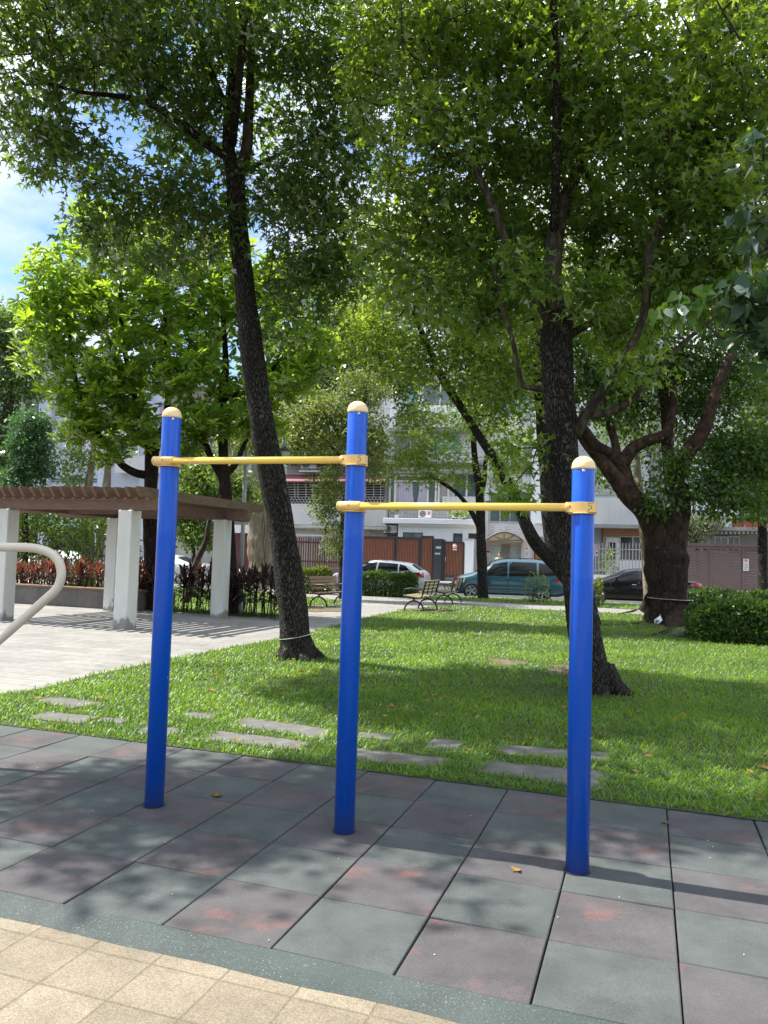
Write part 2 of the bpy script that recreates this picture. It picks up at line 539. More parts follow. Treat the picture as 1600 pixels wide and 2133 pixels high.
# ---- rubber safety tiles
def build_tiles():
    mb = MB()
    rnd = random.Random(3)
    for i in range(-14, 14):
        for j in range(0, 5):
            gu, gv = 0.003, 0.0018
            u0, u1, v0, v1 = i * 0.5 + gu, (i + 1) * 0.5 - gu, j * 0.5 * 0.99 + gv, (j + 1) * 0.5 * 0.99 - gv
            u0 += rnd.uniform(-0.001, 0.0015); u1 += rnd.uniform(-0.0015, 0.001)
            if i >= 5: v0 += 0.012; v1 += 0.012
            tz = [rnd.uniform(-0.0035, 0.0035) for _ in range(4)]
            e = 0.007
            def ring(a, z, tilt):
                return [tile_pt(u0 + a, v0 + a, z + tz[0] * tilt), tile_pt(u1 - a, v0 + a, z + tz[1] * tilt), tile_pt(u1 - a, v1 - a, z + tz[2] * tilt), tile_pt(u0 + a, v1 - a, z + tz[3] * tilt)]
            P = ring(0, -0.043, 0) + ring(0, -0.006, 1) + ring(e * 0.4, -0.0015, 1) + ring(e, 0.0, 1)
            fs = []
            for r in range(3):
                for k in range(4):
                    k2 = (k + 1) % 4
                    fs.append((r * 4 + k, r * 4 + k2, (r + 1) * 4 + k2, (r + 1) * 4 + k))
            fs.append((12, 13, 14, 15))
            mb.add(P, fs, 0 if (i + j) % 2 == 0 else 1)
    o = mb.build('rubber_paving', [m_rub_g, m_rub_p], fix=False)
    tag(o, kind='structure')
    mb = MB()
    n = 14
    vs, fs = [], []
    rows = [(-0.003, 0.0), (-0.035, -0.004), (-0.08, -0.022), (-0.118, -0.0435)]
    us = np.linspace(-7.0, 7.0, 71)
    for k, u in enumerate(us):
        for v, z in rows:
            vs.append(tile_pt(u, v + (0.004 * math.sin(u * 9) + 0.005 * math.sin(u * 23 + 1)) * (z < -0.03), z - 0.0006))
    for k in range(len(us) - 1):
        for r in range(len(rows) - 1):
            fs.append((k * 4 + r, k * 4 + r + 1, (k + 1) * 4 + r + 1, (k + 1) * 4 + r))
    mb.add(vs, fs, 0, True)
    tag(mb.build('rubber_edging', m_rub_e), kind='structure')
    mb = MB()
    mb.add([tile_pt(-7, 0, -0.039), tile_pt(7, 0, -0.039), tile_pt(7, 2.48, -0.039), tile_pt(-7, 2.48, -0.039)], [(0, 1, 2, 3)])
    tag(mb.build('rubber_paving_bed', m_rubbase), kind='structure')
build_tiles()

# ---- lawns
P2 = lambda v: (v[0], v[1])
LAWN_MAIN = [P2(tile_pt(-7.0, 2.47)), (-8.1, 9.35), (-5.9, 8.6), (-3.95, 7.93), (-3.66, 8.25), (-3.43, 9.43), (-2.88, 11.1), (-1.94, 13.5), (-1.42, 15.1), (-0.5, 18.7), (0.85, 22.8), (1.7, 24.55), (3.2, 24.75), (5.8, 24.3), (8.2, 23.3), (14, 20.6), (24, 16), (24, 0.5), P2(tile_pt(12.5, 2.47))]
LAWN_LEFT = [(-3.3, 18.35), (-2.3, 18.9), (-1.55, 22.3), (-0.75, 25.5), (-2.4, 27.3), (-5.1, 30.1), (-9, 31.6), (-13, 32.5), (-16, 25.5), (-7.6, 20.2)]
LAWN_VERGE = [(-9.5, 34.1), (-5.9, 33.0), (-1.9, 31.2), (1.5, 28.6), (6.4, 26.8), (9.0, 25.6), (15.2, 22.8), (24, 19.5), P2(street(26, KERB_T + 0.2)), P2(street(-6.5, KERB_T + 0.2))]
m_turf = mat('turf_soil', (0.050, 0.085, 0.016), (0.030, 0.045, 0.012), 0.95, 5.0)
m_dirt = mat('bare_dirt', (0.17, 0.125, 0.08), (0.09, 0.075, 0.045), 0.95, 3.0, bstr=0.4)
for poly in (LAWN_MAIN, LAWN_LEFT, LAWN_VERGE):
    sheet('lawn', poly, 0.005, m_turf)
def dirt_patch(cx, cy, rx, ry, seed):
    r = random.Random(seed)
    pts = []
    for k in range(28):
        a = 2 * math.pi * k / 28
        q = 1 + 0.28 * math.sin(a * 3 + seed) + 0.16 * math.sin(a * 7 + seed * 2) + r.uniform(-0.1, 0.1)
        pts.append((cx + rx * q * math.cos(a), cy + ry * q * math.sin(a)))
    sheet('bare_dirt', pts, 0.010, m_dirt)
    return (cx, cy, rx, ry)
DIRT = [dirt_patch(8.2, 19.4, 1.9, 0.75, 1), dirt_patch(-1.9, 21.6, 0.9, 1.4, 2), dirt_patch(2.7, 10.9, 0.35, 0.5, 3), dirt_patch(1.4, 22.5, 0.7, 0.8, 5), dirt_patch(1.9, 11.6, 0.30, 0.35, 8)]

# ---- stepping stones set in the grass, each a slab of its own
m_slab = mat('stone_slab', (0.155, 0.15, 0.14), (0.09, 0.088, 0.08), 0.85, 7, bstr=0.25, bscale=40, grime=0.3)
SLABS = []
slab_defs = [
    ([(60, 1461), (118, 1452), (225, 1466), (150, 1478)], 'pale slab in the grass at the far left, behind the other stones'),
    ([(48, 1497), (98, 1484), (212, 1495), (165, 1510)], 'pale slab in the sunlit grass just behind the left tiles'),
    ([(196, 1503), (222, 1496), (272, 1500), (250, 1510)], 'small slab piece half covered by grass near the left tiles'),
    ([(282, 1528), (305, 1514), (382, 1520), (362, 1535)], 'slab just behind the foot of the leftmost blue post'),
    ([(372, 1496), (392, 1484), (458, 1489), (442, 1502)], 'small slab right of the leftmost post, in the back row'),
    ([(474, 1512), (512, 1495), (695, 1522), (672, 1542)], 'long grey slab with a white fleck between left and middle posts'),
    ([(424, 1542), (448, 1523), (652, 1548), (628, 1566)], 'long grey slab beside a brown curled leaf, near the tile edge'),
    ([(738, 1537), (752, 1527), (822, 1533), (812, 1544)], 'small slab right behind the middle blue post'),
    ([(692, 1583), (716, 1558), (942, 1583), (918, 1602)], 'long dark slab against the tile edge right of the middle post'),
    ([(882, 1560), (905, 1539), (968, 1546), (950, 1564)], 'small pale square slab between middle and right posts'),
    ([(1024, 1572), (1048, 1553), (1280, 1570), (1262, 1590)], 'long slab behind the right blue post, in the back row'),
    ([(988, 1612), (1010, 1584), (1275, 1612), (1250, 1648)], 'broad grey slab nearest to the tiles, passing behind the right post')]
for q, (pp, lab) in enumerate(slab_defs):
    P = [ground(*p) for p in pp]
    c = sum(P, Vector()) / 4
    poly = []
    for k in range(4):
        a, b_ = P[k], P[(k + 1) % 4]
        for t in (0.04, 0.35, 0.65, 0.96):
            v = a.lerp(b_, t) - c
            w = 1 + random.uniform(-0.03, 0.03)
            poly.append((v.x * w, v.y * w))
    mb = MB()
    mb.prism(poly, -0.03, 0.0095)
    o = mb.build('stepping_stone', m_slab, bevel=0.006)
    o.location = (c.x, c.y, 0)
    tag(o, lab, 'stepping stone', 'stepping stones in the grass')
    SLABS.append([(c.x + p[0] * 0.9, c.y + p[1] * 0.84) for p in poly])

# ---- grass blades
m_grass = leaf_mat('grass_blade', (0.052, 0.140, 0.014), (0.14, 0.255, 0.035), (0.20, 0.44, 0.025), (0.41, 0.64, 0.05), 0.42, 0.02, 0.5, 0.7)

def blades(pts, length, width, seed):
    r = np.random.default_rng(seed)
    n = len(pts)
    az = r.uniform(0, 2 * np.pi, n)
    L = length * r.uniform(0.55, 1.25, n)
    W = width * r.uniform(0.7, 1.2, n)
    lean = r.uniform(0.35, 1.25, n)
    d = np.stack([np.cos(az), np.sin(az)], 1); s = np.stack([-np.sin(az), np.cos(az)], 1)
    def P(h, out, w):
        v = np.zeros((n, 3))
        v[:, :2] = pts + d * (L * out)[:, None] + s * (W * w)[:, None]
        v[:, 2] = 0.002 + L * h
        return v
    sl, cl = np.sin(lean), np.cos(lean)
    o1, h1 = 0.45 * sl * 0.7, 0.45 * (cl * 0.5 + 0.5)
    o2, h2 = sl, 0.18 + 0.75 * cl
    V = np.stack([P(0 * h1, 0 * o1, -0.35 + 0 * h1), P(0 * h1, 0 * o1, 0.35 + 0 * h1), P(h1, o1, 0.5 + 0 * h1), P(h1, o1, -0.5 + 0 * h1), P(h2, o2, 0 * h1)], 1).reshape(-1, 3)
    b = np.arange(n)[:, None] * 5
    return V, b + np.array([[0, 1, 2, 3]]), b + np.array([[3, 2, 4]])

def scatter(n, xr, yr, seed):
    r = np.random.default_rng(seed)
    return np.stack([r.uniform(xr[0], xr[1], n), r.uniform(yr[0], yr[1], n)], 1)

def lawn_mask(p):
    ok = np.zeros(len(p), bool)
    for poly in (LAWN_MAIN, LAWN_LEFT, LAWN_VERGE):
        ok |= in_poly(p[:, 0], p[:, 1], poly)
    for sl in SLABS:
        ok &= ~in_poly(p[:, 0], p[:, 1], sl)
    for cx, cy, rx, ry in DIRT:
        q = ((p[:, 0] - cx) / rx) ** 2 + ((p[:, 1] - cy) / ry) ** 2
        ok &= (q > 0.9) | (RNG.random(len(p)) < 0.18)
    return ok

VV, QQ, TT = [], [], []
off = 0
bands = [(4.8, 9.0, 2500, 0.062, 0.0095), (9.0, 14.5, 1150, 0.066, 0.0125), (14.5, 22.0, 420, 0.075, 0.016), (22.0, 36.0, 150, 0.085, 0.026)]
for k, (y0, y1, dens, L, W) in enumerate(bands):
    x0, x1 = -0.56 * y1 - 2.0, 0.56 * y1 + 2.0
    n = int((x1 - x0) * (y1 - y0) * dens)
    p = scatter(n, (x0, x1), (y0, y1), 100 + k)
    ok = (np.abs(p[:, 0]) < 0.56 * p[:, 1] + 2.0) & lawn_mask(p)
    # patchy growth
    g = np.sin(p[:, 0] * 2.1 + 1.3 * np.sin(p[:, 1] * 1.7)) + np.sin(p[:, 1] * 2.6 + np.sin(p[:, 0] * 3.1))
    ok &= RNG.random(n) < 0.78 + 0.16 * g
    p = p[ok]
    V, Q, T = blades(p, L, W, 200 + k)
    VV.append(V); QQ.append(Q + off); TT.append(T + off); off += len(V)
o = np_mesh('grass', np.concatenate(VV), [np.concatenate(QQ), np.concatenate(TT)], m_grass)
tag(o, kind='stuff')

# fallen leaves and scraps
m_fall = leaf_mat('dry_leaf', (0.16, 0.075, 0.03), (0.34, 0.21, 0.07), (0.2, 0.1, 0.03), (0.3, 0.2, 0.06), 0.2, 0.03)
def fallen(pts, zs, size, name):
    r = np.random.default_rng(5)
    n = len(pts)
    tmpl = np.array([[0, -0.5, 0.0], [0.3, -0.25, 0.12], [0.5, 0.2, 0.25], [0.12, 0.12, 0.04], [0.0, 0.6, 0.22], [-0.14, 0.14, 0.02], [-0.5, 0.22, 0.2], [-0.32, -0.22, 0.1]])
    az = r.uniform(0, 6.28, n); s = size * r.uniform(0.6, 1.3, n)
    c, si = np.cos(az), np.sin(az)
    X = (tmpl[None, :, 0] * c[:, None] - tmpl[None, :, 1] * si[:, None]) * s[:, None] + pts[:, :1]
    Y = (tmpl[None, :, 0] * si[:, None] + tmpl[None, :, 1] * c[:, None]) * s[:, None] + pts[:, 1:2]
    Z = tmpl[None, :, 2] * (s * r.uniform(0.3, 1.6, n))[:, None] + zs[:, None]
    V = np.stack([X, Y, Z], 2).reshape(-1, 3)
    b = np.arange(n)[:, None] * 8
    F = np.concatenate([b + np.array([[0, 1, 3]]), b + np.array([[1, 2, 3]]), b + np.array([[3, 4, 5]]), b + np.array([[5, 6, 7]]), b + np.array([[0, 5, 7]]), b + np.array([[0, 3, 5]])])
    tag(np_mesh(name, V, [F], m_fall), kind='stuff')
p = scatter(800, (-6, 12), (5.0, 22), 9)
p = p[lawn_mask(p)]
g = np.array([ground(x, y)[:2] for x, y in ((490, 1553), (735, 1532), (905, 1456), (1410, 1452), (1425, 1450), (1352, 1587), (1512, 1482), (1565, 1622), (1590, 1612), (1040, 1385), (1060, 1388), (980, 1430), (1340, 1490), (1585, 1680), (1385, 1715), (450, 1658), (1075, 1815), (455, 1660))])
allp = np.concatenate([p, g])
zs = np.where(np.array([(Vector((q[0], q[1], 0)) - TO).dot(TV) for q in allp]) > 2.48, 0.045, 0.004)
fallen(allp, zs, 0.07, 'fallen_leaves')
# pale bits of grit on the tiles
mb = MB()
for (x, y) in ((359, 1864), (345, 1756), (193, 1690), (78, 1600), (1480, 1788), (1475, 1752), (1213, 1800), (1162, 1912), (905, 1990), (1485, 1765), (1550, 1990), (560, 1960), (705, 1790), (980, 1700), (1290, 1870)):
    g_ = ground(x, y)
    mb.lathe([(0.001, 0.0), (0.003, 0.001), (0.0027, 0.002), (0.001, 0.0025)], 6, Matrix.Translation((g_.x, g_.y, 0.002)) @ Matrix.Rotation(x * 1.0, 4, 'Z') @ Matrix.Diagonal((1.4, 0.8, 1, 1)))
tag(mb.build('grit', mat('grit', (0.7, 0.69, 0.66), rough=0.9)), kind='stuff')

# ================================================================== PULL-UP BARS
m_blue = mat('blue_enamel', (0.001, 0.088, 0.56), (0.001, 0.082, 0.52), 0.24, 3.0, coat=0.2, spec=0.35, grime=0.0)
def enamel_wear(m):
    nt = m.node_tree; b = nt.nodes['Principled BSDF']
    src = b.inputs['Base Color'].links[0].from_socket
    f = ramp(nt, noise(nt, 34, 3, (1, 1, 0.55), 0.5), (0, 0, 0), (0.9, 0.9, 0.9), 0.765, 0.785)
    col = mixc(nt, f, src, (0.55, 0.60, 0.70))
    sc = ramp(nt, noise(nt, 60, 3, (1, 1, 0.04), 0.6), (0, 0, 0), (0.12, 0.12, 0.12), 0.6, 0.72)
    col = mixc(nt, sc, col, (0.10, 0.16, 0.45))
    tc = nt.nodes.new('ShaderNodeTexCoord'); sx = nt.nodes.new('ShaderNodeSeparateXYZ')
    nt.links.new(tc.outputs['Object'], sx.inputs[0])
    gr = nt.nodes.new('ShaderNodeMapRange'); gr.inputs[1].default_value = 0.16; gr.inputs[2].default_value = 0.0; gr.inputs[3].default_value = 0.0; gr.inputs[4].default_value = 0.75
    nt.links.new(sx.outputs[2], gr.inputs[0])
    ml = nt.nodes.new('ShaderNodeMath'); ml.operation = 'MULTIPLY'
    nt.links.new(gr.outputs[0], ml.inputs[0]); nt.links.new(noise(nt, 22, 5), ml.inputs[1])
    col = mixc(nt, ml.outputs[0], col, (0.10, 0.09, 0.08))
    nt.links.new(col, b.inputs['Base Color'])
    rr = ramp(nt, noise(nt, 8, 5), (0.2, 0.2, 0.2), (0.42, 0.42, 0.42), 0.3, 0.7)
    nt.links.new(rr, b.inputs['Roughness'])
enamel_wear(m_blue)
m_yel = mat('yellow_enamel', (0.92, 0.65, 0.12), (0.89, 0.61, 0.11), 0.28, 5, coat=0.3)
m_clamp = mat('cream_clamp', (0.82, 0.55, 0.19), (0.78, 0.50, 0.16), 0.35, 8, coat=0.2)
m_cap = mat('cream_cap', (0.86, 0.66, 0.36), (0.83, 0.62, 0.33), 0.4, 10, coat=0.1)
m_steel = mat('bolt_steel', (0.65, 0.65, 0.66), (0.5, 0.5, 0.5), 0.25, 30, metal=0.9)
m_dark = mat('dark_joint', (0.05, 0.03, 0.01), rough=0.8)

posts = [(Vector((-1.328, 4.722, 0)), 2.357), (Vector((-0.168, 4.378, 0)), 2.36), (Vector((1.016, 3.93, 0)), 2.02)]
rack = thing('pull_up_bar', 'three blue posts with domed cream caps joined by two yellow pull-up bars', 'pull-up bar', posts[1][0])
base = posts[1][0]
for p0, H in posts:
    q = p0 - base
    mb = MB()
    mb.lathe([(0.0575, -0.04), (0.0575, H - 0.004), (0.055, H)], 40, Matrix.Translation(q))
    po = mb.build('post', m_blue, rack)
    mb = MB()
    prof = [(0.0595, H - 0.012), (0.0602, H - 0.002), (0.0598, H + 0.004)] + [(0.059 * math.cos(a), H + 0.004 + 0.054 * math.sin(a)) for a in np.linspace(0.08, math.pi / 2, 12)]
    prof[-1] = (0.0003, prof[-1][1])
    mb.lathe(prof, 40, Matrix.Translation(q))
    mb.build('cap', m_cap, po)
    mb = MB()
    view = (Vector((0, 0, 0)) - p0); view.z = 0; view.normalize()
    side = Vector((-view.y, view.x, 0))
    nb = (view + side * (0.12 if H > 2.1 else 0.02)).normalized()
    M = Matrix.Translation(q + nb * 0.0575 + Vector((0, 0, H - 0.024))) @ nb.to_track_quat('Z', 'Y').to_matrix().to_4x4()
    mb.lathe([(0.0085, -0.003), (0.0085, 0.002), (0.006, 0.0045), (0.0005, 0.0055)], 14, M)
    mb.build('bolt', m_steel, po)
    mb = MB()
    mb.lathe([(0.0640 + 0.003 * math.sin(H * 7), -0.002), (0.0640, 0.0022), (0.050, 0.0026)], 30, Matrix.Translation(q + Vector((-0.002, 0.002, 0))))
    mb.build('footing_gap', m_rubbase, po)
def pull_bar(a, b, z):
    pa, pb = posts[a][0] - base, posts[b][0] - base
    d = (pb - pa).normalized()
    fr = Vector((d.y, -d.x, 0))      # towards the camera
    za = Vector((0, 0, z))
    A = pa + fr * 0.048 + za - d * 0.02
    B = pb + fr * 0.030 + za - d * 0.075
    mb = MB()
    mb.tube([A, B], 0.0208, 24)
    bar = mb.build('bar', m_yel, rack)
    for k, (pp, e) in enumerate(((pa, 1), (pb, -1))):
        mb = MB()
        # collar ring round the post
        mb.lathe([(0.0580, z - 0.0265), (0.0625, z - 0.0265), (0.0642, z - 0.021), (0.0642, z + 0.021), (0.0625, z + 0.0265), (0.0580, z + 0.0265)], 36, Matrix.Translation(pp))
        # lower and upper lugs of the two halves
        mb.lathe([(0.0580, z - 0.033), (0.070, z - 0.033), (0.072, z - 0.030), (0.070, z - 0.027), (0.0580, z - 0.027)], 28, Matrix.Translation(pp + fr * 0.004))
        if k == 0:
            c0 = pp + fr * 0.048 + za - d * 0.082
            c1 = pp + fr * 0.048 + za + d * 0.052
            mb.tube([c0, c0 + d * 0.004, c1, c1 + d * 0.006], [0.0255, 0.0285, 0.0270, 0.0235], 24)
            mb.box(-0.084, 0.05, 0.0, 0.048, -0.0275, 0.026, 0, Matrix(((d.x, fr.x, 0, pp.x), (d.y, fr.y, 0, pp.y), (0, 0, 1, z), (0, 0, 0, 1))))
        else:
            M = Matrix(((d.x, fr.x, 0, pp.x), (d.y, fr.y, 0, pp.y), (0, 0, 1, z), (0, 0, 0, 1)))
            poly = [(-0.072, 0.0)] + [(x_, 0.0675 - 0.017 * max(0.0, (0.01 - x_) / 0.082) ** 2.2 if x_ < 0.045 else 0.0675 - (x_ - 0.045) * 0.28) for x_ in np.linspace(-0.072, 0.070, 14)] + [(0.070, 0.0)]
            mb.prism(poly, -0.0260, 0.0252, M)
            mb.tube([pp + fr * 0.03 + za - d * 0.082, pp + fr * 0.03 + za - d * 0.05], 0.0265, 20)
        cl = mb.build('clamp', m_clamp, bar, bevel=0.003)
        # jagged joint between the clamp halves
        M = Matrix(((d.x, fr.x, 0, pp.x), (d.y, fr.y, 0, pp.y), (0, 0, 1, z), (0, 0, 0, 1)))
        mj, ms = MB(), MB()
        if k == 1:
            zz = [(0.058, 0.021), (0.036, 0.018), (0.036, 0.008), (0.050, 0.004), (0.050, -0.008), (0.036, -0.012), (0.031, -0.022)]
            ff = 0.0679
            for (x0, z0), (x1, z1) in zip(zz[:-1], zz[1:]):
                yy0 = ff if x0 <= 0.045 else ff - (x0 - 0.045) * 0.28
                yy1 = ff if x1 <= 0.045 else ff - (x1 - 0.045) * 0.28
                mj.tube([M @ Vector((x0, yy0, z0)), M @ Vector((x1, yy1, z1))], 0.0013, 6)
            ms.tube([M @ Vector((-0.058, 0.055, 0.003)), M @ Vector((-0.058, 0.0595, 0.003))], 0.0035, 10)
        else:
            for (x0, z0), (x1, z1) in (((-0.074, 0.016), (-0.067, 0.005)), ((-0.067, 0.005), (-0.075, -0.005)), ((-0.075, -0.005), (-0.069, -0.016))):
                mj.tube([M @ Vector((x0, 0.048 + 0.028 * math.cos(math.asin(z0 / 0.0285)), z0)), M @ Vector((x1, 0.048 + 0.028 * math.cos(math.asin(z1 / 0.0285)), z1))], 0.0012, 6)
            ms.tube([M @ Vector((-0.005, 0.074, 0.002)), M @ Vector((-0.005, 0.0775, 0.002))], 0.0035, 10)
        mj.build('clamp_joint', m_dark, bar)
        ms.build('screw', m_dark, bar)
pull_bar(0, 1, 2.075)
pull_bar(1, 2, 1.812)

# ---- beige handle of the exercise machine that stands beyond the left edge
m_beige = mat('beige_enamel', (0.68, 0.61, 0.50), (0.63, 0.56, 0.45), 0.35, 4, coat=0.2)
hp = [at(x, y, 5.5) for x, y in ((-330, 1128), (-120, 1134), (0, 1139.5), (55, 1140.5), (83, 1144), (107, 1153.5), (123, 1171), (128, 1193), (124.5, 1214), (114, 1231), (95, 1248.6), (0, 1331.7), (-120, 1437), (-190, 1500), (-215, 1540), (-240, 1620))]
xb = hp[-1].x - 0.25
mach = thing('exercise_machine', 'beige tubular handle of an exercise machine curving in from the left edge', 'exercise machine', (xb, 5.5, 0))
b0 = Vector((xb, 5.5, 0))
mb = MB()
sp = smooth_path([(p.x - b0.x, p.y - b0.y, p.z, 0.032) for p in hp], 5)
mb.tube(sp[:, :3], sp[:, 3], 18)
mb.build('handle', m_beige, mach)
mb = MB()
mb.lathe([(0.06, 0.0), (0.06, 1.75), (0.03, 1.8), (0.001, 1.81)], 24, Matrix.Translation((-0.35, 0, 0)))
mb.tube([(-0.35, 0, 1.55), (0.1, -0.5, 1.52), (0.62, -0.66, 1.53)], 0.032, 12)
mb.build('post', m_blue, mach)
# ================================================================== TREES AND PLANTS
T_STAR = (np.array([[0, 0, 0], [-0.50, 0.40, -0.05], [-0.125, 0.40, 0.03], [0, 1.0, -0.10], [0.125, 0.40, 0.03], [0.50, 0.40, -0.05]]), [np.array([[0, 2, 1], [0, 5, 4]]), np.array([[0, 4, 3, 2]])])
T_LANCE = (np.array([[0, 0, 0], [-0.12, 0.32, 0.05], [-0.185, 0.65, 0.02], [0, 1.0, -0.14], [0.185, 0.65, 0.02], [0.12, 0.32, 0.05]]), [np.array([[0, 3, 2, 1], [0, 5, 4, 3]])])
T_OVAL = (np.array([[0, 0, 0], [-0.26, 0.45, 0.05], [0, 1.0, -0.08], [0.26, 0.45, 0.05]]), [np.array([[0, 3, 2, 1]])])
T_HEART = (np.array([[0, 0.05, 0], [-0.22, -0.08, 0.03], [-0.44, 0.12, 0.07], [-0.36, 0.45, 0.05], [0, 1.05, -0.12], [0.36, 0.45, 0.05], [0.44, 0.12, 0.07], [0.22, -0.08, 0.03]]), [np.array([[0, 4, 3], [0, 5, 4]]), np.array([[0, 3, 2, 1], [0, 7, 6, 5]])])
T_STRAP = (np.array([[-0.02, 0, 0], [0.02, 0, 0], [0.085, 0.4, 0.02], [-0.085, 0.4, 0.02], [0.075, 0.75, -0.06], [-0.075, 0.75, -0.06], [0, 1.0, -0.2]]), [np.array([[0, 1, 2, 3], [3, 2, 4, 5]]), np.array([[5, 4, 6]])])

def unit(a):
    return a / (np.linalg.norm(a, axis=-1, keepdims=True) + 1e-9)

def place_leaves(pos, dirs, nrm, size, tmpl):
    """leaf frames: y along dirs, z near nrm"""
    y = unit(dirs)
    x = unit(np.cross(y, nrm))
    z = np.cross(x, y)
    tv, tf = tmpl
    s = size[:, None]
    V = pos[:, None, :] + (tv[None, :, 0:1] * (x * s)[:, None, :] + tv[None, :, 1:2] * (y * s)[:, None, :] + tv[None, :, 2:3] * (z * s)[:, None, :])
    b = np.arange(len(pos))[:, None, None] * len(tv)
    F = [(b + f[None]).reshape(-1, f.shape[1]) for f in tf]
    return V.reshape(-1, 3), F

def blob_clusters(blobs, seed, mult=1.6):
    """blobs: (x, y, Y, rx_px, ry_px, rY_m, n) -> cluster centres inside the ellipsoids"""
    r = np.random.default_rng(seed)
    out = []
    for (x, y, Y, rx, ry, rY, n) in blobs:
        n = max(1, int(n * mult))
        c = np.array(at(x, y, Y))
        k = Y / F_PX
        q = unit(r.normal(size=(n, 3))) * (r.random((n, 1)) ** 0.42)
        out.append(c + q * np.array([rx * k, rY, ry * k]))
    return np.concatenate(out)

def twig_tubes(centers, skel, r0=0.007, r1=0.014, seed=0):
    """thin three-sided twigs that join each leaf cluster to the nearest wood"""
    r = np.random.default_rng(seed)
    nodesP = np.array(skel, float)
    d = np.sqrt(((centers[:, None, :] - nodesP[None]) ** 2).sum(2)).min(1)
    order = np.argsort(d)
    P = [tuple(p) for p in nodesP]
    P = np.array(P)
    A, B = [], []
    for i in order:
        c = centers[i]
        dd = ((P - c) ** 2).sum(1)
        j = np.argmin(dd)
        A.append(P[j]); B.append(c)
        mid = (P[j] + c) / 2
        P = np.vstack([P, c, mid])
    A, B = np.array(A), np.array(B)
    n = len(A)
    mid = (A + B) / 2 + r.normal(size=(n, 3)) * 0.05 * np.linalg.norm(B - A, axis=1, keepdims=True)
    d = unit(B - A)
    u = unit(np.cross(d, np.array([0.31, 0.2, 0.93])))
    w = np.cross(d, u)
    V = []
    for pts, rr in ((A, r1), (mid, (r0 + r1) / 2), (B, r0)):
        for k in range(3):
            a = 2 * math.pi * k / 3
            V.append(pts + (u * math.cos(a) + w * math.sin(a)) * rr)
    V = np.stack(V, 1).reshape(-1, 3)
    b = np.arange(n)[:, None, None] * 9
    f = np.array([[s * 3 + k, s * 3 + (k + 1) % 3, (s + 1) * 3 + (k + 1) % 3, (s + 1) * 3 + k] for s in range(2) for k in range(3)])
    return V, (b + f[None]).reshape(-1, 4)

def crown(parent, centers, per, rad_m, size, tmpl, mats, seed, skel=None, droop=0.25, up=0.9, flat=0.75, svar=0.5):
    r = np.random.default_rng(seed)
    n = len(centers) * per
    ci = np.repeat(np.arange(len(centers)), per)
    rr = rad_m * r.uniform(0.6, 1.3, len(centers))
    q = unit(r.normal(size=(n, 3))) * (r.random((n, 1)) ** 0.5)
    off = q * rr[ci][:, None] * np.array([1, 1, flat])
    pos = centers[ci] + off
    dirs = unit(off) * 0.8 + r.normal(size=(n, 3)) * 0.6 + np.array([0, 0, -droop])
    nrm = np.array([0, 0, up]) + r.normal(size=(n, 3)) * 0.55
    sz = size * r.uniform(1 - svar, 1 + svar, n)
    V, F = place_leaves(pos, dirs, nrm, sz, tmpl)
    nleaf = sum(len(f) for f in F)
    mid = np.zeros(nleaf, np.int32)
    if skel is not None and len(skel):
        V2, F2 = twig_tubes(centers, skel, seed=seed)
        F = F + [F2 + len(V)]
        V = np.concatenate([V, V2])
        mid = np.concatenate([mid, np.ones(len(F2), np.int32)])
    return np_mesh('crown', V, F, mats, parent, mid)

def whorl_crown(parent, centers, nl, size, tmpl, mats, seed, skel=None, tilt=(0.9, 1.5), axis_up=0.9):
    r = np.random.default_rng(seed)
    k = len(centers)
    ax = unit(r.normal(size=(k, 3)) * 0.5 + np.array([0, 0, axis_up]))
    ref = unit(np.cross(ax, np.array([0.3, 0.9, 0.1])))
    ref2 = np.cross(ax, ref)
    ci = np.repeat(np.arange(k), nl)
    n = k * nl
    az = np.tile(np.arange(nl) * 2.39996, k) + r.normal(size=n) * 0.25
    ti = r.uniform(tilt[0], tilt[1], n)
    h = r.uniform(-0.05, 0.05, n)
    rad_ = (ref[ci] * np.cos(az)[:, None] + ref2[ci] * np.sin(az)[:, None])
    dirs = rad_ * np.sin(ti)[:, None] + ax[ci] * np.cos(ti)[:, None]
    pos = centers[ci] + ax[ci] * h[:, None] + dirs * 0.015
    nrm = ax[ci] * np.sin(ti)[:, None] - rad_ * np.cos(ti)[:, None] + r.normal(size=(n, 3)) * 0.2
    sz = size * r.uniform(0.7, 1.2, n)
    V, F = place_leaves(pos, dirs, nrm, sz, tmpl)
    mid = np.zeros(sum(len(f) for f in F), np.int32)
    if skel is not None and len(skel):
        V2, F2 = twig_tubes(centers, skel, 0.006, 0.013, seed)
        F = F + [F2 + len(V)]
        V = np.concatenate([V, V2])
        mid = np.concatenate([mid, np.ones(len(F2), np.int32)])
    return np_mesh('crown', V, F, mats, parent, mid)

def limb_path(pts, per=5):
    rows = []
    for (x, y, Y, r) in pts:
        p = at(x, y, Y)
        rows.append((p.x, p.y, p.z, r * Y / F_PX))
    return smooth_path(rows, per)

def ridge(seed, amp=0.05, knots=()):
    rr = random.Random(seed)
    ph = [rr.uniform(0, 6.28) for _ in range(8)]
    def f(i, a, p):
        w = 1 + amp * (math.sin(3 * a + ph[0] + p.z * 1.1) * 0.6 + math.sin(5 * a + ph[1] - p.z * 2.3) * 0.4 + math.sin(11 * a + ph[2] + 3 * math.sin(p.z * 2.0)) * 0.35)
        w += amp * 0.8 * math.sin(p.z * 3.7 + ph[3]) + amp * 0.5 * math.sin(p.z * 9.1 + ph[4] + a)
        return w
    return f

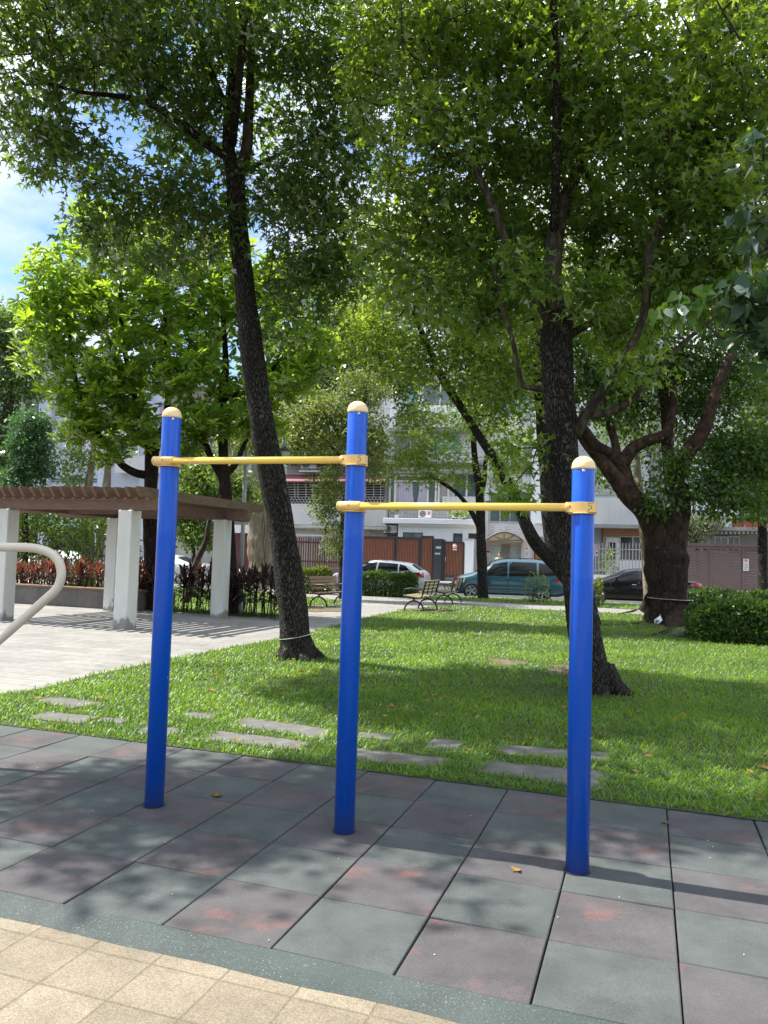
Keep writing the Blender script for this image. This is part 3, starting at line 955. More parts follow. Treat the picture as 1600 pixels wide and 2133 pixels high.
class Tree:
    def __init__(self, name, label, base, cat='tree', group=None):
        self.base = Vector(base)
        self.root = thing(name, label, cat, base, 0, group)
        self.skel = []
    def wood(self, name, paths, material, n=14, amp=0.05, seed=1, extra=None):
        mb = MB()
        for k, pts in enumerate(paths):
            sp = pts if isinstance(pts, np.ndarray) else limb_path(pts)
            if name == 'trunk' and k == 0 and sp[0][2] > -0.04:
                sp = np.vstack([[sp[0][0], sp[0][1], -0.1, sp[0][3]], sp])
            self.skel.extend([tuple(row[:3]) for row in sp])
            mb.tube([Vector(row[:3]) - self.base for row in sp], list(sp[:, 3]), n, 0, True, True, ridge(seed + k, amp))
        if extra: extra(mb)
        return mb.build(name, material, self.root)
    def local(self, c):
        return c - np.array(self.base)
    def sk(self, lo=None):
        a = np.array(self.skel) - np.array(self.base)
        if lo is not None: a = a[a[:, 2] > lo]
        return a

m_bark_dark = bark_mat('dark_furrowed_bark', (0.013, 0.011, 0.009), (0.105, 0.092, 0.076), 40, 0.25, 1.0, 0.48, 0.68, 0.35, 36.0)
m_bark_grey = bark_mat('grey_brown_bark', (0.03, 0.024, 0.017), (0.15, 0.12, 0.09), 18, 0.3, 0.6, 0.4, 0.72, 0.3)
m_bark_red = bark_mat('shaded_reddish_bark', (0.012, 0.008, 0.006), (0.062, 0.038, 0.026), 14, 0.45, 0.5, 0.35, 0.75, 0.15)  # bark colour darkened to carry the crown's shade on the ficus trunk
m_bark_limb = bark_mat('lit_reddish_limb_bark', (0.018, 0.011, 0.008), (0.115, 0.068, 0.046), 8, 0.7, 0.5, 0.35, 0.75, 0.1)  # lighter copy of that bark, for the limbs that catch light
m_bark_pale = bark_mat('pale_papery_bark', (0.16, 0.125, 0.085), (0.40, 0.34, 0.26), 10, 0.2, 0.7, 0.35, 0.7)
m_twig = mat('twig', (0.06, 0.045, 0.03), (0.03, 0.024, 0.018), 0.9, 20)

m_gum_d = leaf_mat('gum_leaf_deep', (0.036, 0.078, 0.026), (0.078, 0.138, 0.040), (0.14, 0.28, 0.02), (0.35, 0.50, 0.04), 0.48, 0.07, 0.38)
m_gum_l = leaf_mat('gum_leaf_light', (0.056, 0.120, 0.022), (0.12, 0.20, 0.040), (0.26, 0.44, 0.022), (0.52, 0.68, 0.045), 0.50, 0.07, 0.38)
m_mag = leaf_mat('magnolia_leaf', (0.058, 0.140, 0.016), (0.125, 0.235, 0.028), (0.36, 0.60, 0.02), (0.60, 0.78, 0.05), 0.58, 0.07, 0.33)
m_ficus = leaf_mat('ficus_leaf', (0.028, 0.074, 0.019), (0.068, 0.130, 0.032), (0.13, 0.28, 0.018), (0.33, 0.50, 0.035), 0.43, 0.08, 0.32)
m_maple = leaf_mat('light_gum_leaf', (0.075, 0.15, 0.028), (0.16, 0.245, 0.05), (0.34, 0.52, 0.03), (0.6, 0.72, 0.06), 0.54, 0.06, 0.4)
m_feather = leaf_mat('feathery_leaf', (0.085, 0.125, 0.040), (0.165, 0.205, 0.07), (0.25, 0.34, 0.04), (0.45, 0.54, 0.09), 0.45, 0.05, 0.5)
m_hedge = leaf_mat('hedge_leaf', (0.026, 0.066, 0.014), (0.070, 0.135, 0.024), (0.09, 0.20, 0.015), (0.24, 0.38, 0.035), 0.36, 0.08, 0.36)
m_hedge_y = leaf_mat('gold_hedge_leaf', (0.07, 0.11, 0.02), (0.19, 0.22, 0.035), (0.15, 0.24, 0.02), (0.40, 0.46, 0.05), 0.36, 0.08, 0.4)
m_shrub = leaf_mat('light_shrub_leaf', (0.08, 0.15, 0.03), (0.17, 0.27, 0.055), (0.22, 0.36, 0.03), (0.42, 0.54, 0.08), 0.42, 0.06, 0.4)
m_bush_d = leaf_mat('blue_green_leaf', (0.032, 0.085, 0.032), (0.065, 0.145, 0.05), (0.07, 0.20, 0.03), (0.16, 0.34, 0.06), 0.36, 0.08, 0.35)
m_heart_d = leaf_mat('heart_leaf_dark', (0.040, 0.090, 0.045), (0.070, 0.130, 0.06), (0.07, 0.18, 0.02), (0.15, 0.28, 0.03), 0.32, 0.10, 0.3)
m_heart_l = leaf_mat('heart_leaf_young', (0.085, 0.175, 0.035), (0.13, 0.24, 0.05), (0.18, 0.36, 0.03), (0.30, 0.48, 0.05), 0.42, 0.08, 0.3)

# ---- 1. leaning sweet gum between the left and middle posts
t = Tree('sweet_gum_tree', 'dark furrowed gum leaning left between left and middle posts, white string at its foot', ground(620, 1372))
def flare1(mb):
    for a, L in ((0.3, 0.5), (1.7, 0.42), (2.9, 0.40), (4.0, 0.42), (5.2, 0.5)):
        d = Vector((math.cos(a), math.sin(a), 0))
        mb.tube([d * 0.08 + Vector((0, 0, 0.28)), d * 0.19 + Vector((0, 0, 0.08)), d * L * 0.75 + Vector((0, 0, -0.01)), d * L + Vector((0, 0, -0.08))], [0.12, 0.12, 0.07, 0.03], 8)
t.wood('trunk', [[(621, 1392, 11.37, 40), (620, 1368, 11.37, 38), (615, 1330, 11.37, 33), (611, 1280, 11.36, 30), (600, 1190, 11.34, 28.5), (583, 1080, 11.3, 27.5), (566, 990, 11.28, 26.5), (546, 880, 11.25, 26), (531, 770, 11.2, 24.5), (516, 650, 11.2, 22.5), (503, 540, 11.2, 20.5), (494, 460, 11.2, 20), (491, 390, 11.2, 20.5), (489, 352, 11.2, 22)]], m_bark_dark, 30, 0.045, 3, flare1)
t.wood('limb', [[(489, 362, 11.2, 16), (477, 320, 11.2, 14), (476, 250, 11.25, 12), (484, 150, 11.3, 10), (478, 40, 11.4, 8), (465, -80, 11.5, 6), (455, -220, 11.6, 4)]], m_bark_dark, 12, 0.05, 4)
t.wood('limb', [[(492, 360, 11.2, 13), (512, 320, 11.15, 12), (518, 250, 11.1, 11), (522, 160, 11.0, 9), (530, 40, 10.8, 7), (545, -120, 10.6, 5)]], m_bark_grey, 12, 0.05, 5)
t.wood('limb', [[(478, 330, 11.2, 10), (430, 300, 11.0, 9), (370, 252, 10.8, 8), (310, 215, 10.6, 7), (245, 200, 10.4, 5.5), (160, 190, 10.2, 3.5), (60, 160, 10.0, 2)]], m_bark_dark, 10, 0.05, 6)
t.wood('limb', [[(474, 230, 11.2, 8), (440, 150, 11.0, 7), (410, 60, 10.8, 6), (370, -40, 10.6, 5), (320, -160, 10.3, 3)]], m_bark_dark, 10, 0.05, 7)
t.wood('limb', [[(500, 362, 11.2, 6), (525, 348, 11.1, 5), (560, 332, 11.0, 4), (620, 300, 10.8, 3), (690, 260, 10.6, 2)]], m_bark_grey, 8, 0.05, 8)
t.wood('limb', [[(484, 300, 11.2, 9), (500, 150, 10.2, 8), (520, -150, 8.9, 6.5), (500, -420, 7.9, 5), (460, -700, 7.2, 3)]], m_bark_dark, 8, 0.05, 9)
mb = MB()
mb.lathe([(0.240, 0.0), (0.244, 0.002), (0.244, 0.006), (0.240, 0.008)], 24, Matrix.Translation((-0.035, 0, 0.32)) @ Matrix.Rotation(rad(-11), 4, 'Y'))
mb.build('string', mat('white_string', (0.6, 0.6, 0.57), rough=0.8), t.root)
blobs = [(60, 90, 10.4, 190, 150, 1.3, 62), (70, 270, 10.3, 120, 90, 1.0, 32), (260, 60, 10.9, 200, 120, 1.4, 66), (330, 190, 11.0, 150, 110, 1.2, 46), (160, 330, 10.6, 100, 50, 0.8, 16),
         (215, 470, 10.8, 70, 100, 0.7, 22), (330, 430, 11.0, 130, 80, 0.9, 38), (410, 270, 11.3, 110, 150, 1.0, 40), (430, 470, 11.0, 80, 80, 0.7, 16), (600, 130, 11.2, 160, 190, 1.5, 80),
         (690, 330, 11.2, 130, 140, 1.2, 54), (610, 450, 11.2, 110, 120, 0.9, 40), (640, 590, 11.4, 110, 90, 0.9, 34), (720, 500, 11.6, 90, 120, 0.9, 34), (740, 120, 11.2, 110, 160, 1.3, 46), (330, 560, 10.6, 90, 60, 0.5, 10),
         (480, 60, 10.8, 150, 110, 1.2, 46), (30, -130, 9.8, 260, 170, 1.5, 50), (330, -190, 10.2, 260, 180, 1.6, 58), (640, -190, 10.4, 220, 180, 1.6, 50), (520, 380, 11.8, 90, 70, 0.5, 12), (570, 700, 11.8, 70, 50, 0.5, 8)]
cs = blob_clusters(blobs, 11, 1.5)
# unseen overhead part of the crown, clumps added to throw dappled shade on the tiles
over = [((-3.2, 8.8, 8.6), (1.9, 1.3, 0.9), 150), ((-1.3, 7.7, 9.4), (1.6, 1.4, 0.9), 90), ((-4.6, 7.2, 8.6), (1.6, 1.1, 0.9), 105), ((-6.2, 6.9, 9.0), (1.6, 1.0, 0.9), 85), ((-2.6, 6.6, 9.2), (1.5, 0.8, 0.8), 70), ((-4.6, 6.55, 8.0), (1.7, 0.6, 0.6), 110), ((-6.6, 6.5, 8.4), (1.4, 0.7, 0.6), 80), ((-5.4, 5.5, 8.0), (1.2, 0.5, 0.4), 12)]
r_ = np.random.default_rng(77)
for c, rr, n in over:
    q = unit(r_.normal(size=(n, 3))) * (r_.random((n, 1)) ** 0.42)
    cs = np.concatenate([cs, np.array(c) + q * np.array(rr)])
crown(t.root, t.local(cs), 28, 0.36, 0.118, T_STAR, [m_gum_d, m_twig], 12, t.sk(3.0), 0.35, 0.75)

# ---- 2. the big sweet gum behind the right post
t = Tree('sweet_gum_tree', 'big dark barked gum right behind the right blue post, forking into thick limbs', ground(1248, 1442))
def flare2(mb):
    for a, L in ((-0.25, 0.50), (0.7, 0.45), (2.6, 0.5), (3.6, 0.5), (4.6, 0.55), (5.4, 0.6)):
        d = Vector((math.cos(a), math.sin(a), 0))
        mb.tube([d * 0.08 + Vector((0, 0, 0.30)), d * 0.20 + Vector((0, 0, 0.09)), d * L * 0.7 + Vector((0, 0, -0.01)), d * L + Vector((0, 0, -0.08))], [0.10, 0.085, 0.05, 0.025], 8)
t.wood('trunk', [[(1243, 1470, 9.15, 38), (1239, 1430, 9.15, 36), (1224, 1350, 9.14, 32.5), (1211, 1270, 9.12, 31.5), (1197, 1160, 9.1, 31), (1183, 1050, 9.08, 30.5), (1174, 960, 9.06, 31), (1167, 860, 9.05, 33), (1162, 780, 9.03, 32), (1160, 720, 9.0, 33), (1158, 685, 9.0, 28), (1157, 650, 9.0, 21)]], m_bark_dark, 30, 0.04, 13, flare2)
t.wood('limb', [[(1163, 725, 9.0, 26), (1158, 660, 9.0, 21), (1152, 590, 9.0, 20), (1155, 500, 9.05, 19), (1185, 400, 9.15, 15), (1225, 300, 9.25, 12), (1245, 190, 9.35, 10), (1250, 60, 9.5, 8), (1255, -120, 9.6, 5)]], m_bark_grey, 14, 0.05, 14)
t.wood('limb', [[(1196, 905, 9.05, 15), (1225, 858, 8.95, 11), (1262, 806, 8.85, 10), (1302, 742, 8.75, 9), (1340, 660, 8.65, 8.5), (1360, 500, 8.5, 13), (1405, 410, 8.5, 11.5), (1435, 320, 8.5, 10), (1470, 215, 8.5, 8), (1500, 130, 8.5, 6), (1540, -30, 8.5, 4)]], m_bark_grey, 12, 0.05, 15)
t.wood('limb', [[(1216, 868, 8.98, 8), (1258, 862, 8.95, 8), (1298, 846, 8.9, 7.5), (1340, 812, 8.85, 7), (1385, 755, 8.8, 6), (1440, 700, 8.7, 4.5), (1520, 640, 8.6, 3)]], m_bark_grey, 10, 0.05, 16)
t.wood('limb', [[(1142, 812, 9.05, 8), (1112, 808, 9.0, 6), (1090, 803, 8.98, 5), (1080, 770, 8.95, 5.5), (1068, 710, 8.9, 5), (1050, 650, 8.9, 4.5), (1030, 560, 8.8, 3)]], m_bark_grey, 10, 0.05, 17)
t.wood('limb', [[(1156, 700, 9.0, 13), (1125, 640, 8.9, 8), (1075, 560, 8.8, 7), (1030, 440, 8.7, 8), (975, 330, 8.7, 6.5), (900, 300, 8.6, 4), (850, 280, 8.6, 2.5)]], m_bark_grey, 10, 0.05, 18)
t.wood('limb', [[(1176, 690, 9.1, 11), (1222, 600, 9.5, 9), (1236, 470, 9.6, 9), (1232, 380, 9.6, 8.5), (1170, 250, 9.4, 8), (1098, 165, 9.1, 9), (1080, 70, 9.0, 8), (1062, -10, 9.0, 8), (1040, -160, 9.0, 5)]], m_bark_grey, 10, 0.05, 19)
t.wood('limb', [[(1182, 700, 9.2, 10), (1260, 650, 9.6, 6), (1330, 560, 9.8, 8), (1480, 420, 10.2, 6), (1580, 300, 10.4, 4)]], m_bark_grey, 10, 0.05, 20)
t.wood('limb', [[(1155, 500, 9.05, 10), (1160, 200, 8.2, 9), (1140, -200, 7.3, 7), (1100, -600, 6.6, 4)]], m_bark_dark, 8, 0.05, 21)
mb = MB()
mb.lathe([(0.196, 0.0), (0.2, 0.003), (0.2, 0.008), (0.196, 0.011)], 24, Matrix.Translation((-0.17, 0, 0.93)))
mb.build('string', mat('grey_string', (0.35, 0.35, 0.33), rough=0.8), t.root)
blobs = [(860, 130, 9.2, 150, 170, 1.2, 62), (930, 330, 9.0, 150, 130, 1.1, 54), (850, 480, 9.3, 110, 130, 0.8, 26), (1010, 60, 9.0, 170, 140, 1.2, 58), (1000, 500, 9.4, 120, 110, 0.8, 34), (1150, 190, 8.9, 190, 190, 1.3, 84),
         (1130, 400, 9.6, 150, 150, 0.8, 50), (1060, 620, 9.7, 100, 80, 0.6, 20), (1310, 100, 9.0, 190, 150, 1.3, 66), (1320, 330, 8.9, 180, 160, 1.2, 70), (1280, 560, 9.7, 120, 100, 0.7, 34), (1480, 200, 8.8, 170, 190, 1.3, 72),
         (1450, 430, 8.6, 160, 150, 1.1, 58), (1580, 60, 9.0, 150, 150, 1.2, 40), (1570, 360, 8.6, 120, 150, 1.0, 40), (1420, 600, 8.9, 110, 70, 0.7, 24), (1225, 610, 8.4, 70, 45, 0.3, 9), (1100, 560, 8.4, 60, 45, 0.3, 8), (1290, 690, 9.5, 90, 50, 0.4, 12), (1530, 560, 8.6, 100, 90, 0.8, 26),
         (900, 620, 9.3, 110, 70, 0.7, 16), (1010, 690, 9.4, 70, 50, 0.4, 5), (1320, 770, 8.4, 60, 40, 0.4, 4), (1090, 940, 9.0, 45, 40, 0.35, 3), (1085, 1040, 9.1, 55, 35, 0.3, 3),
         (870, -150, 8.9, 240, 150, 1.4, 46), (1250, -170, 8.8, 280, 160, 1.5, 60), (1600, -150, 8.7, 240, 180, 1.4, 44), (1700, 250, 8.8, 120, 250, 1.2, 40)]
cs = blob_clusters(blobs, 21, 1.85)
over = [((0.9, 6.7, 7.8), (1.6, 1.0, 0.8), 60), ((3.4, 6.2, 7.2), (1.6, 1.1, 0.8), 50), ((-1.4, 6.5, 8.6), (1.5, 0.9, 0.7), 44), ((-3.4, 6.6, 8.2), (1.3, 0.6, 0.7), 30)]  # unseen leaf clumps overhead, added to dapple the ground with shade
for c, rr, n in over:
    q = unit(r_.normal(size=(n, 3))) * (r_.random((n, 1)) ** 0.42)
    cs = np.concatenate([cs, np.array(c) + q * np.array(rr)])
crown(t.root, t.local(cs), 29, 0.30, 0.108, T_STAR, [m_gum_l, m_twig], 22, t.sk(3.2), 0.3, 0.8)

# ---- 3. two stemmed leaning gum just behind it
t = Tree('sweet_gum_tree', 'twin stemmed tree behind the big gum, one stem leaning far left over the benches', ground(1236, 1300))
Y6 = t.base.y
t.wood('trunk', [[(1240, 1318, Y6, 18), (1228, 1280, Y6, 20), (1203, 1220, Y6, 23), (1172, 1170, Y6, 26), (1152, 1105, Y6, 20), (1142, 1020, Y6, 17), (1135, 930, Y6, 16), (1128, 840, Y6, 14), (1122, 740, Y6, 12), (1110, 600, Y6, 9), (1100, 450, Y6, 5)]], m_bark_dark, 16, 0.05, 31)
t.wood('stem', [[(1180, 1198, Y6, 15), (1146, 1164, Y6, 15), (1112, 1125, Y6, 13.5), (1088, 1075, Y6, 12), (1064, 1020, Y6 - 0.1, 11), (1034, 965, Y6 - 0.2, 10), (998, 908, Y6 - 0.3, 9), (962, 850, Y6 - 0.4, 8.5), (925, 795, Y6 - 0.5, 8), (898, 735, Y6 - 0.6, 7), (878, 690, Y6 - 0.7, 6), (850, 630, Y6 - 0.8, 4), (800, 560, Y6 - 0.9, 2.5)]], m_bark_dark, 14, 0.05, 32)
t.wood('limb', [[(885, 705, Y6 - 0.6, 5), (910, 660, Y6 - 0.6, 4.5), (930, 590, Y6 - 0.6, 3.5), (960, 520, Y6 - 0.6, 2)]], m_bark_grey, 8, 0.05, 33)
blobs = [(800, 640, 18.6, 90, 80, 1.4, 26), (880, 590, 18.7, 110, 90, 1.5, 34), (830, 740, 18.4, 80, 60, 1.1, 18), (960, 650, 18.7, 110, 100, 1.5, 36), (960, 770, 18.6, 110, 65, 1.1, 28), (1060, 720, 18.9, 90, 90, 1.3, 26), (1050, 840, 18.9, 80, 55, 1.0, 14), (740, 700, 18.4, 60, 70, 1.1, 12),
         (1000, 520, 18.8, 150, 90, 1.7, 34), (1150, 600, 19.2, 120, 120, 1.7, 34), (800, 500, 18.6, 110, 80, 1.4, 24), (1040, 980, 18.9, 40, 30, 0.6, 3)]
cs = blob_clusters(blobs, 33, 2.0)
crown(t.root, t.local(cs), 36, 0.56, 0.14, T_STAR, [m_maple, m_twig], 34, t.sk(3.4), 0.25, 0.8)

# ---- 4. bushy large-leaved trees behind the pergola
def magnolia(label, base_px, Yb, trunk, limbs, blobs, seed, nl=9):
    t = Tree('magnolia_tree', label, ground(*base_px), 'tree')
    t.wood('trunk', [trunk], m_bark_red, 16, 0.05, seed)
    for k, l in enumerate(limbs): t.wood('limb', [l], m_bark_red, 9, 0.04, seed + 2 + k)
    cs = blob_clusters(blobs, seed, 1.75)
    whorl_crown(t.root, t.local(cs), nl, 0.255, T_LANCE, [m_mag, m_twig], seed, t.sk(2.6))
    return t
Y = 19.7
magnolia('bright green tree behind the pergola beside the leftmost post, low bough to the left', (306, 1283), Y,
         [(306, 1290, Y, 20), (308, 1250, Y, 17), (314, 1180, Y, 15), (313, 1080, Y, 14), (315, 1000, Y, 14), (318, 940, Y, 14)],
         [[(306, 990, Y, 9), (282, 985, Y - 0.1, 8.5), (256, 970, Y - 0.2, 8), (236, 945, Y - 0.3, 7), (205, 905, Y - 0.4, 6), (178, 862, Y - 0.5, 5), (158, 790, Y - 0.5, 4.5), (148, 720, Y - 0.5, 4), (135, 640, Y - 0.5, 3)],
          [(318, 945, Y, 12), (292, 880, Y, 8), (275, 800, Y, 6), (255, 700, Y, 5), (250, 560, Y, 3.5)], [(320, 945, Y, 11), (345, 880, Y, 8), (352, 780, Y, 6), (345, 680, Y, 5), (350, 560, Y, 4)]],
         [(140, 610, 19.2, 105, 95, 1.6, 120), (110, 720, 19.0, 75, 65, 1.2, 66), (190, 820, 19.0, 95, 70, 1.2, 84), (230, 500, 19.6, 100, 70, 1.5, 80), (270, 640, 19.3, 110, 100, 1.7, 120), (280, 780, 19.2, 100, 80, 1.5, 96), (260, 890, 19.2, 100, 50, 1.0, 66), (175, 900, 19.0, 60, 40, 0.8, 26), (340, 540, 19.8, 90, 90, 1.5, 80), (70, 640, 19.0, 45, 30, 0.6, 14), (50, 765, 18.9, 30, 20, 0.5, 6), (230, 960, 19.1, 30, 20, 0.4, 6)], 41)
Y = 19.0
magnolia('bright green tree behind the right end of the pergola, left of the leaning gum', (484, 1287), Y,
         [(485, 1294, Y, 14), (483, 1240, Y, 12.5), (480, 1150, Y, 12), (474, 1070, Y, 12), (469, 1010, Y, 12.5), (466, 985, Y, 13)],
         [[(466, 990, Y, 11), (464, 900, Y, 9.5), (463, 830, Y, 9), (470, 760, Y, 7), (465, 660, Y, 5), (460, 560, Y, 3)], [(462, 995, Y, 8), (440, 955, Y, 7), (420, 900, Y, 6), (402, 850, Y, 5), (385, 760, Y, 4)], [(464, 835, Y, 6), (490, 822, Y, 6), (516, 815, Y, 5), (560, 780, Y, 4), (600, 720, Y, 3)], [(472, 985, Y, 8), (492, 965, Y, 7), (505, 935, Y, 5), (525, 890, Y, 3)]],
         [(400, 640, 19.0, 95, 95, 1.6, 104), (410, 770, 18.8, 85, 80, 1.3, 84), (470, 560, 19.2, 90, 85, 1.5, 76), (540, 650, 19.0, 100, 90, 1.5, 92), (560, 790, 18.9, 100, 65, 1.2, 74), (650, 740, 19.3, 70, 70, 1.2, 50), (420, 880, 18.7, 70, 50, 1.0, 44), (500, 880, 18.8, 70, 40, 0.9, 32), (620, 600, 19.4, 70, 70, 1.2, 40), (380, 930, 18.7, 45, 35, 0.6, 16), (565, 900, 18.9, 40, 35, 0.6, 10)], 51)

# ---- 5. spreading ficus on the right
t = Tree('ficus_tree', 'massive dark trunked ficus with spreading reddish limbs and surface roots beside the right hedge', ground(1395, 1300))
Y = t.base.y
def roots(mb):
    for px in (((1378, 1262, 0.30), (1346, 1294, 0.15), (1318, 1302, 0.10), (1280, 1303, 0.06), (1235, 1303, 0.03)), ((1366, 1248, 0.26), (1338, 1268, 0.15), (1314, 1275, 0.10), (1290, 1279, 0.05)), ((1412, 1268, 0.30), (1400, 1308, 0.19), (1384, 1319, 0.13), (1356, 1324, 0.06)), ((1425, 1262, 0.28), (1440, 1304, 0.17), (1470, 1310, 0.10), (1500, 1314, 0.05))):
        pts = []
        for q, (xx, yy, rr) in enumerate(px):
            g = at(xx, yy, Y) if q == 0 else ground(xx, yy, 0.0)
            pts.append((g.x - t.base.x, g.y - t.base.y, g.z - (0.0 if q == 0 else rr * 0.45), rr))
        sp = smooth_path(pts, 5)
        mb.tube(sp[:, :3], sp[:, 3], 10, 0, True, True, ridge(5, 0.06))
t.wood('trunk', [[(1397, 1315, Y, 47), (1396, 1290, Y, 44), (1391, 1250, Y, 41), (1387, 1200, Y, 40), (1385, 1150, Y, 39), (1386, 1115, Y, 36), (1389, 1090, Y, 30), (1394, 1072, Y, 20)]], m_bark_red, 36, 0.10, 61, roots)
t.wood('limb', [[(1380, 1150, Y, 32), (1366, 1100, Y, 28), (1342, 1062, Y, 23), (1310, 1030, Y, 20), (1278, 990, Y, 17), (1245, 950, Y, 14), (1220, 920, Y, 11), (1190, 870, Y, 8), (1170, 820, Y, 5)]], m_bark_limb, 12, 0.05, 62)
t.wood('limb', [[(1335, 1058, Y, 15), (1310, 1010, Y, 15), (1294, 968, Y, 15), (1270, 945, Y, 12), (1240, 925, Y - 0.2, 10), (1218, 890, Y - 0.3, 7)]], m_bark_limb, 12, 0.05, 63)
t.wood('limb', [[(1296, 970, Y, 14), (1318, 935, Y, 14), (1350, 918, Y, 13), (1385, 905, Y + 0.2, 11), (1400, 860, Y + 0.3, 9), (1405, 780, Y + 0.4, 7)]], m_bark_limb, 12, 0.05, 64)
t.wood('limb', [[(1398, 1150, Y, 30), (1407, 1095, Y, 27), (1413, 1045, Y, 24), (1412, 1000, Y, 22), (1428, 950, Y - 0.3, 17), (1455, 915, Y - 0.5, 15), (1472, 880, Y - 0.6, 14), (1482, 845, Y - 0.7, 13), (1500, 790, Y - 0.8, 10), (1530, 730, Y - 0.8, 7)]], m_bark_limb, 12, 0.05, 65)
t.wood('limb', [[(1398, 1010, Y, 14), (1392, 950, Y + 0.5, 13), (1388, 860, Y + 0.8, 11), (1380, 760, Y + 0.8, 9), (1440, 740, Y + 0.6, 8), (1490, 770, Y + 0.5, 6)]], m_bark_limb, 10, 0.05, 66)
t.wood('limb', [[(1290, 970, Y, 9), (1275, 900, Y + 0.4, 8), (1230, 770, Y + 0.8, 7), (1110, 760, Y + 1.0, 6), (1010, 775, Y + 1.0, 5), (985, 765, Y + 1.0, 4)]], m_bark_limb, 8, 0.05, 67)
mb = MB()
mb.lathe([(0.548, 0.0), (0.552, 0.004), (0.552, 0.014), (0.548, 0.018)], 32, Matrix.Translation((-0.03, 0, 0.64)) @ Matrix.Rotation(rad(2), 4, 'Y'))
mb.build('tie_wire', mat('grey_wire', (0.35, 0.34, 0.33), rough=0.5, metal=0.4), t.root)
blobs = [(1230, 780, 20.4, 110, 100, 1.6, 60), (1330, 700, 20.6, 130, 110, 1.8, 76), (1290, 840, 21.6, 100, 60, 0.9, 34), (1430, 790, 21.4, 120, 90, 1.2, 50), (1540, 780, 20.6, 100, 120, 1.6, 58), (1530, 950, 20.4, 75, 65, 1.1, 34), (1440, 880, 21.8, 80, 60, 0.8, 24), (1580, 960, 20.4, 70, 80, 1.2, 38), (1490, 1020, 19.9, 80, 45, 0.9, 30), (1395, 990, 19.6, 45, 50, 0.6, 9), (1375, 1030, 19.6, 35, 45, 0.5, 8), (1200, 640, 20.6, 130, 120, 1.7, 50), (1420, 620, 20.8, 160, 110, 1.8, 56), (1560, 620, 20.8, 110, 120, 1.6, 40), (1080, 740, 20.8, 90, 100, 1.3, 36), (1010, 840, 20.8, 50, 60, 0.9, 16), (1550, 1045, 20.0, 60, 25, 0.6, 10), (1000, 690, 21.0, 90, 80, 1.3, 30)]
cs = blob_clusters(blobs, 68, 1.7)
crown(t.root, t.local(cs), 46, 0.55, 0.13, T_OVAL, [m_ficus, m_twig], 69, t.sk(2.8), 0.5, 0.7)

# pale stemmed tree behind the ficus
t = Tree('pale_barked_tree', 'slender tree with mottled whitish bark just left behind the ficus trunk', at(1352, 1262, 24.5).to_tuple()[:2] + (0.0,))
t.wood('trunk', [[(1356, 1275, 24.5, 13), (1350, 1200, 24.5, 11), (1344, 1130, 24.5, 10), (1338, 1080, 24.5, 10), (1330, 1000, 24.6, 8), (1322, 900, 24.8, 6), (1318, 780, 25, 4)]], m_bark_pale, 12, 0.05, 71)
crown(t.root, t.local(blob_clusters([(1310, 900, 25, 80, 70, 1.3, 24), (1250, 990, 25, 50, 40, 0.8, 10), (1330, 800, 25.2, 80, 80, 1.4, 22)], 72)), 34, 0.6, 0.14, T_OVAL, [m_ficus, m_twig], 73, t.sk(3.0))

# ---- 6. small gum on the verge in front of the blue van
Y = 30.0
t = Tree('young_gum_tree', 'young gum tree standing on the verge in front of the blue van', at(1006, 1246, Y).to_tuple()[:2] + (0.0,))
t.wood('trunk', [[(1007, 1256, Y, 13), (1006, 1240, Y, 11.5), (1004, 1180, Y, 10.5), (1002, 1120, Y, 10), (1001, 1060, Y, 9.5), (997, 1010, Y, 8.5), (990, 960, Y, 7), (986, 910, Y, 6), (985, 860, Y, 5), (980, 800, Y, 3)]], m_bark_dark, 12, 0.05, 81)
t.wood('limb', [[(1000, 1100, Y, 7), (985, 1072, Y - 0.2, 5.5), (968, 1045, Y - 0.4, 4.5), (945, 1022, Y - 0.6, 4), (915, 1002, Y - 0.8, 3.5), (890, 985, Y - 1, 2)]], m_bark_dark, 8, 0.05, 82)
t.wood('limb', [[(1001, 1040, Y, 6), (1009, 1000, Y, 5.5), (1012, 960, Y, 4.5), (1030, 920, Y, 3)]], m_bark_dark, 8, 0.05, 83)
blobs = [(845, 925, 29.0, 50, 55, 1.3, 40), (900, 960, 29.0, 60, 45, 1.2, 34), (880, 880, 29.3, 55, 40, 1.1, 26), (945, 900, 29.5, 45, 55, 1.2, 26), (1060, 950, 29.6, 45, 40, 1.0, 22), (1050, 1000, 29.4, 40, 28, 0.8, 12), (950, 985, 29.2, 40, 35, 0.9, 14), (1000, 870, 30, 50, 50, 1.2, 22), (815, 970, 29, 28, 35, 0.7, 10), (870, 1000, 29, 40, 18, 0.6, 8), (1075, 900, 30, 40, 40, 0.9, 12)]
crown(t.root, t.local(blob_clusters(blobs, 84, 0.95)), 44, 0.45, 0.125, T_STAR, [m_maple, m_twig], 85, t.sk(2.8), 0.3, 0.8)

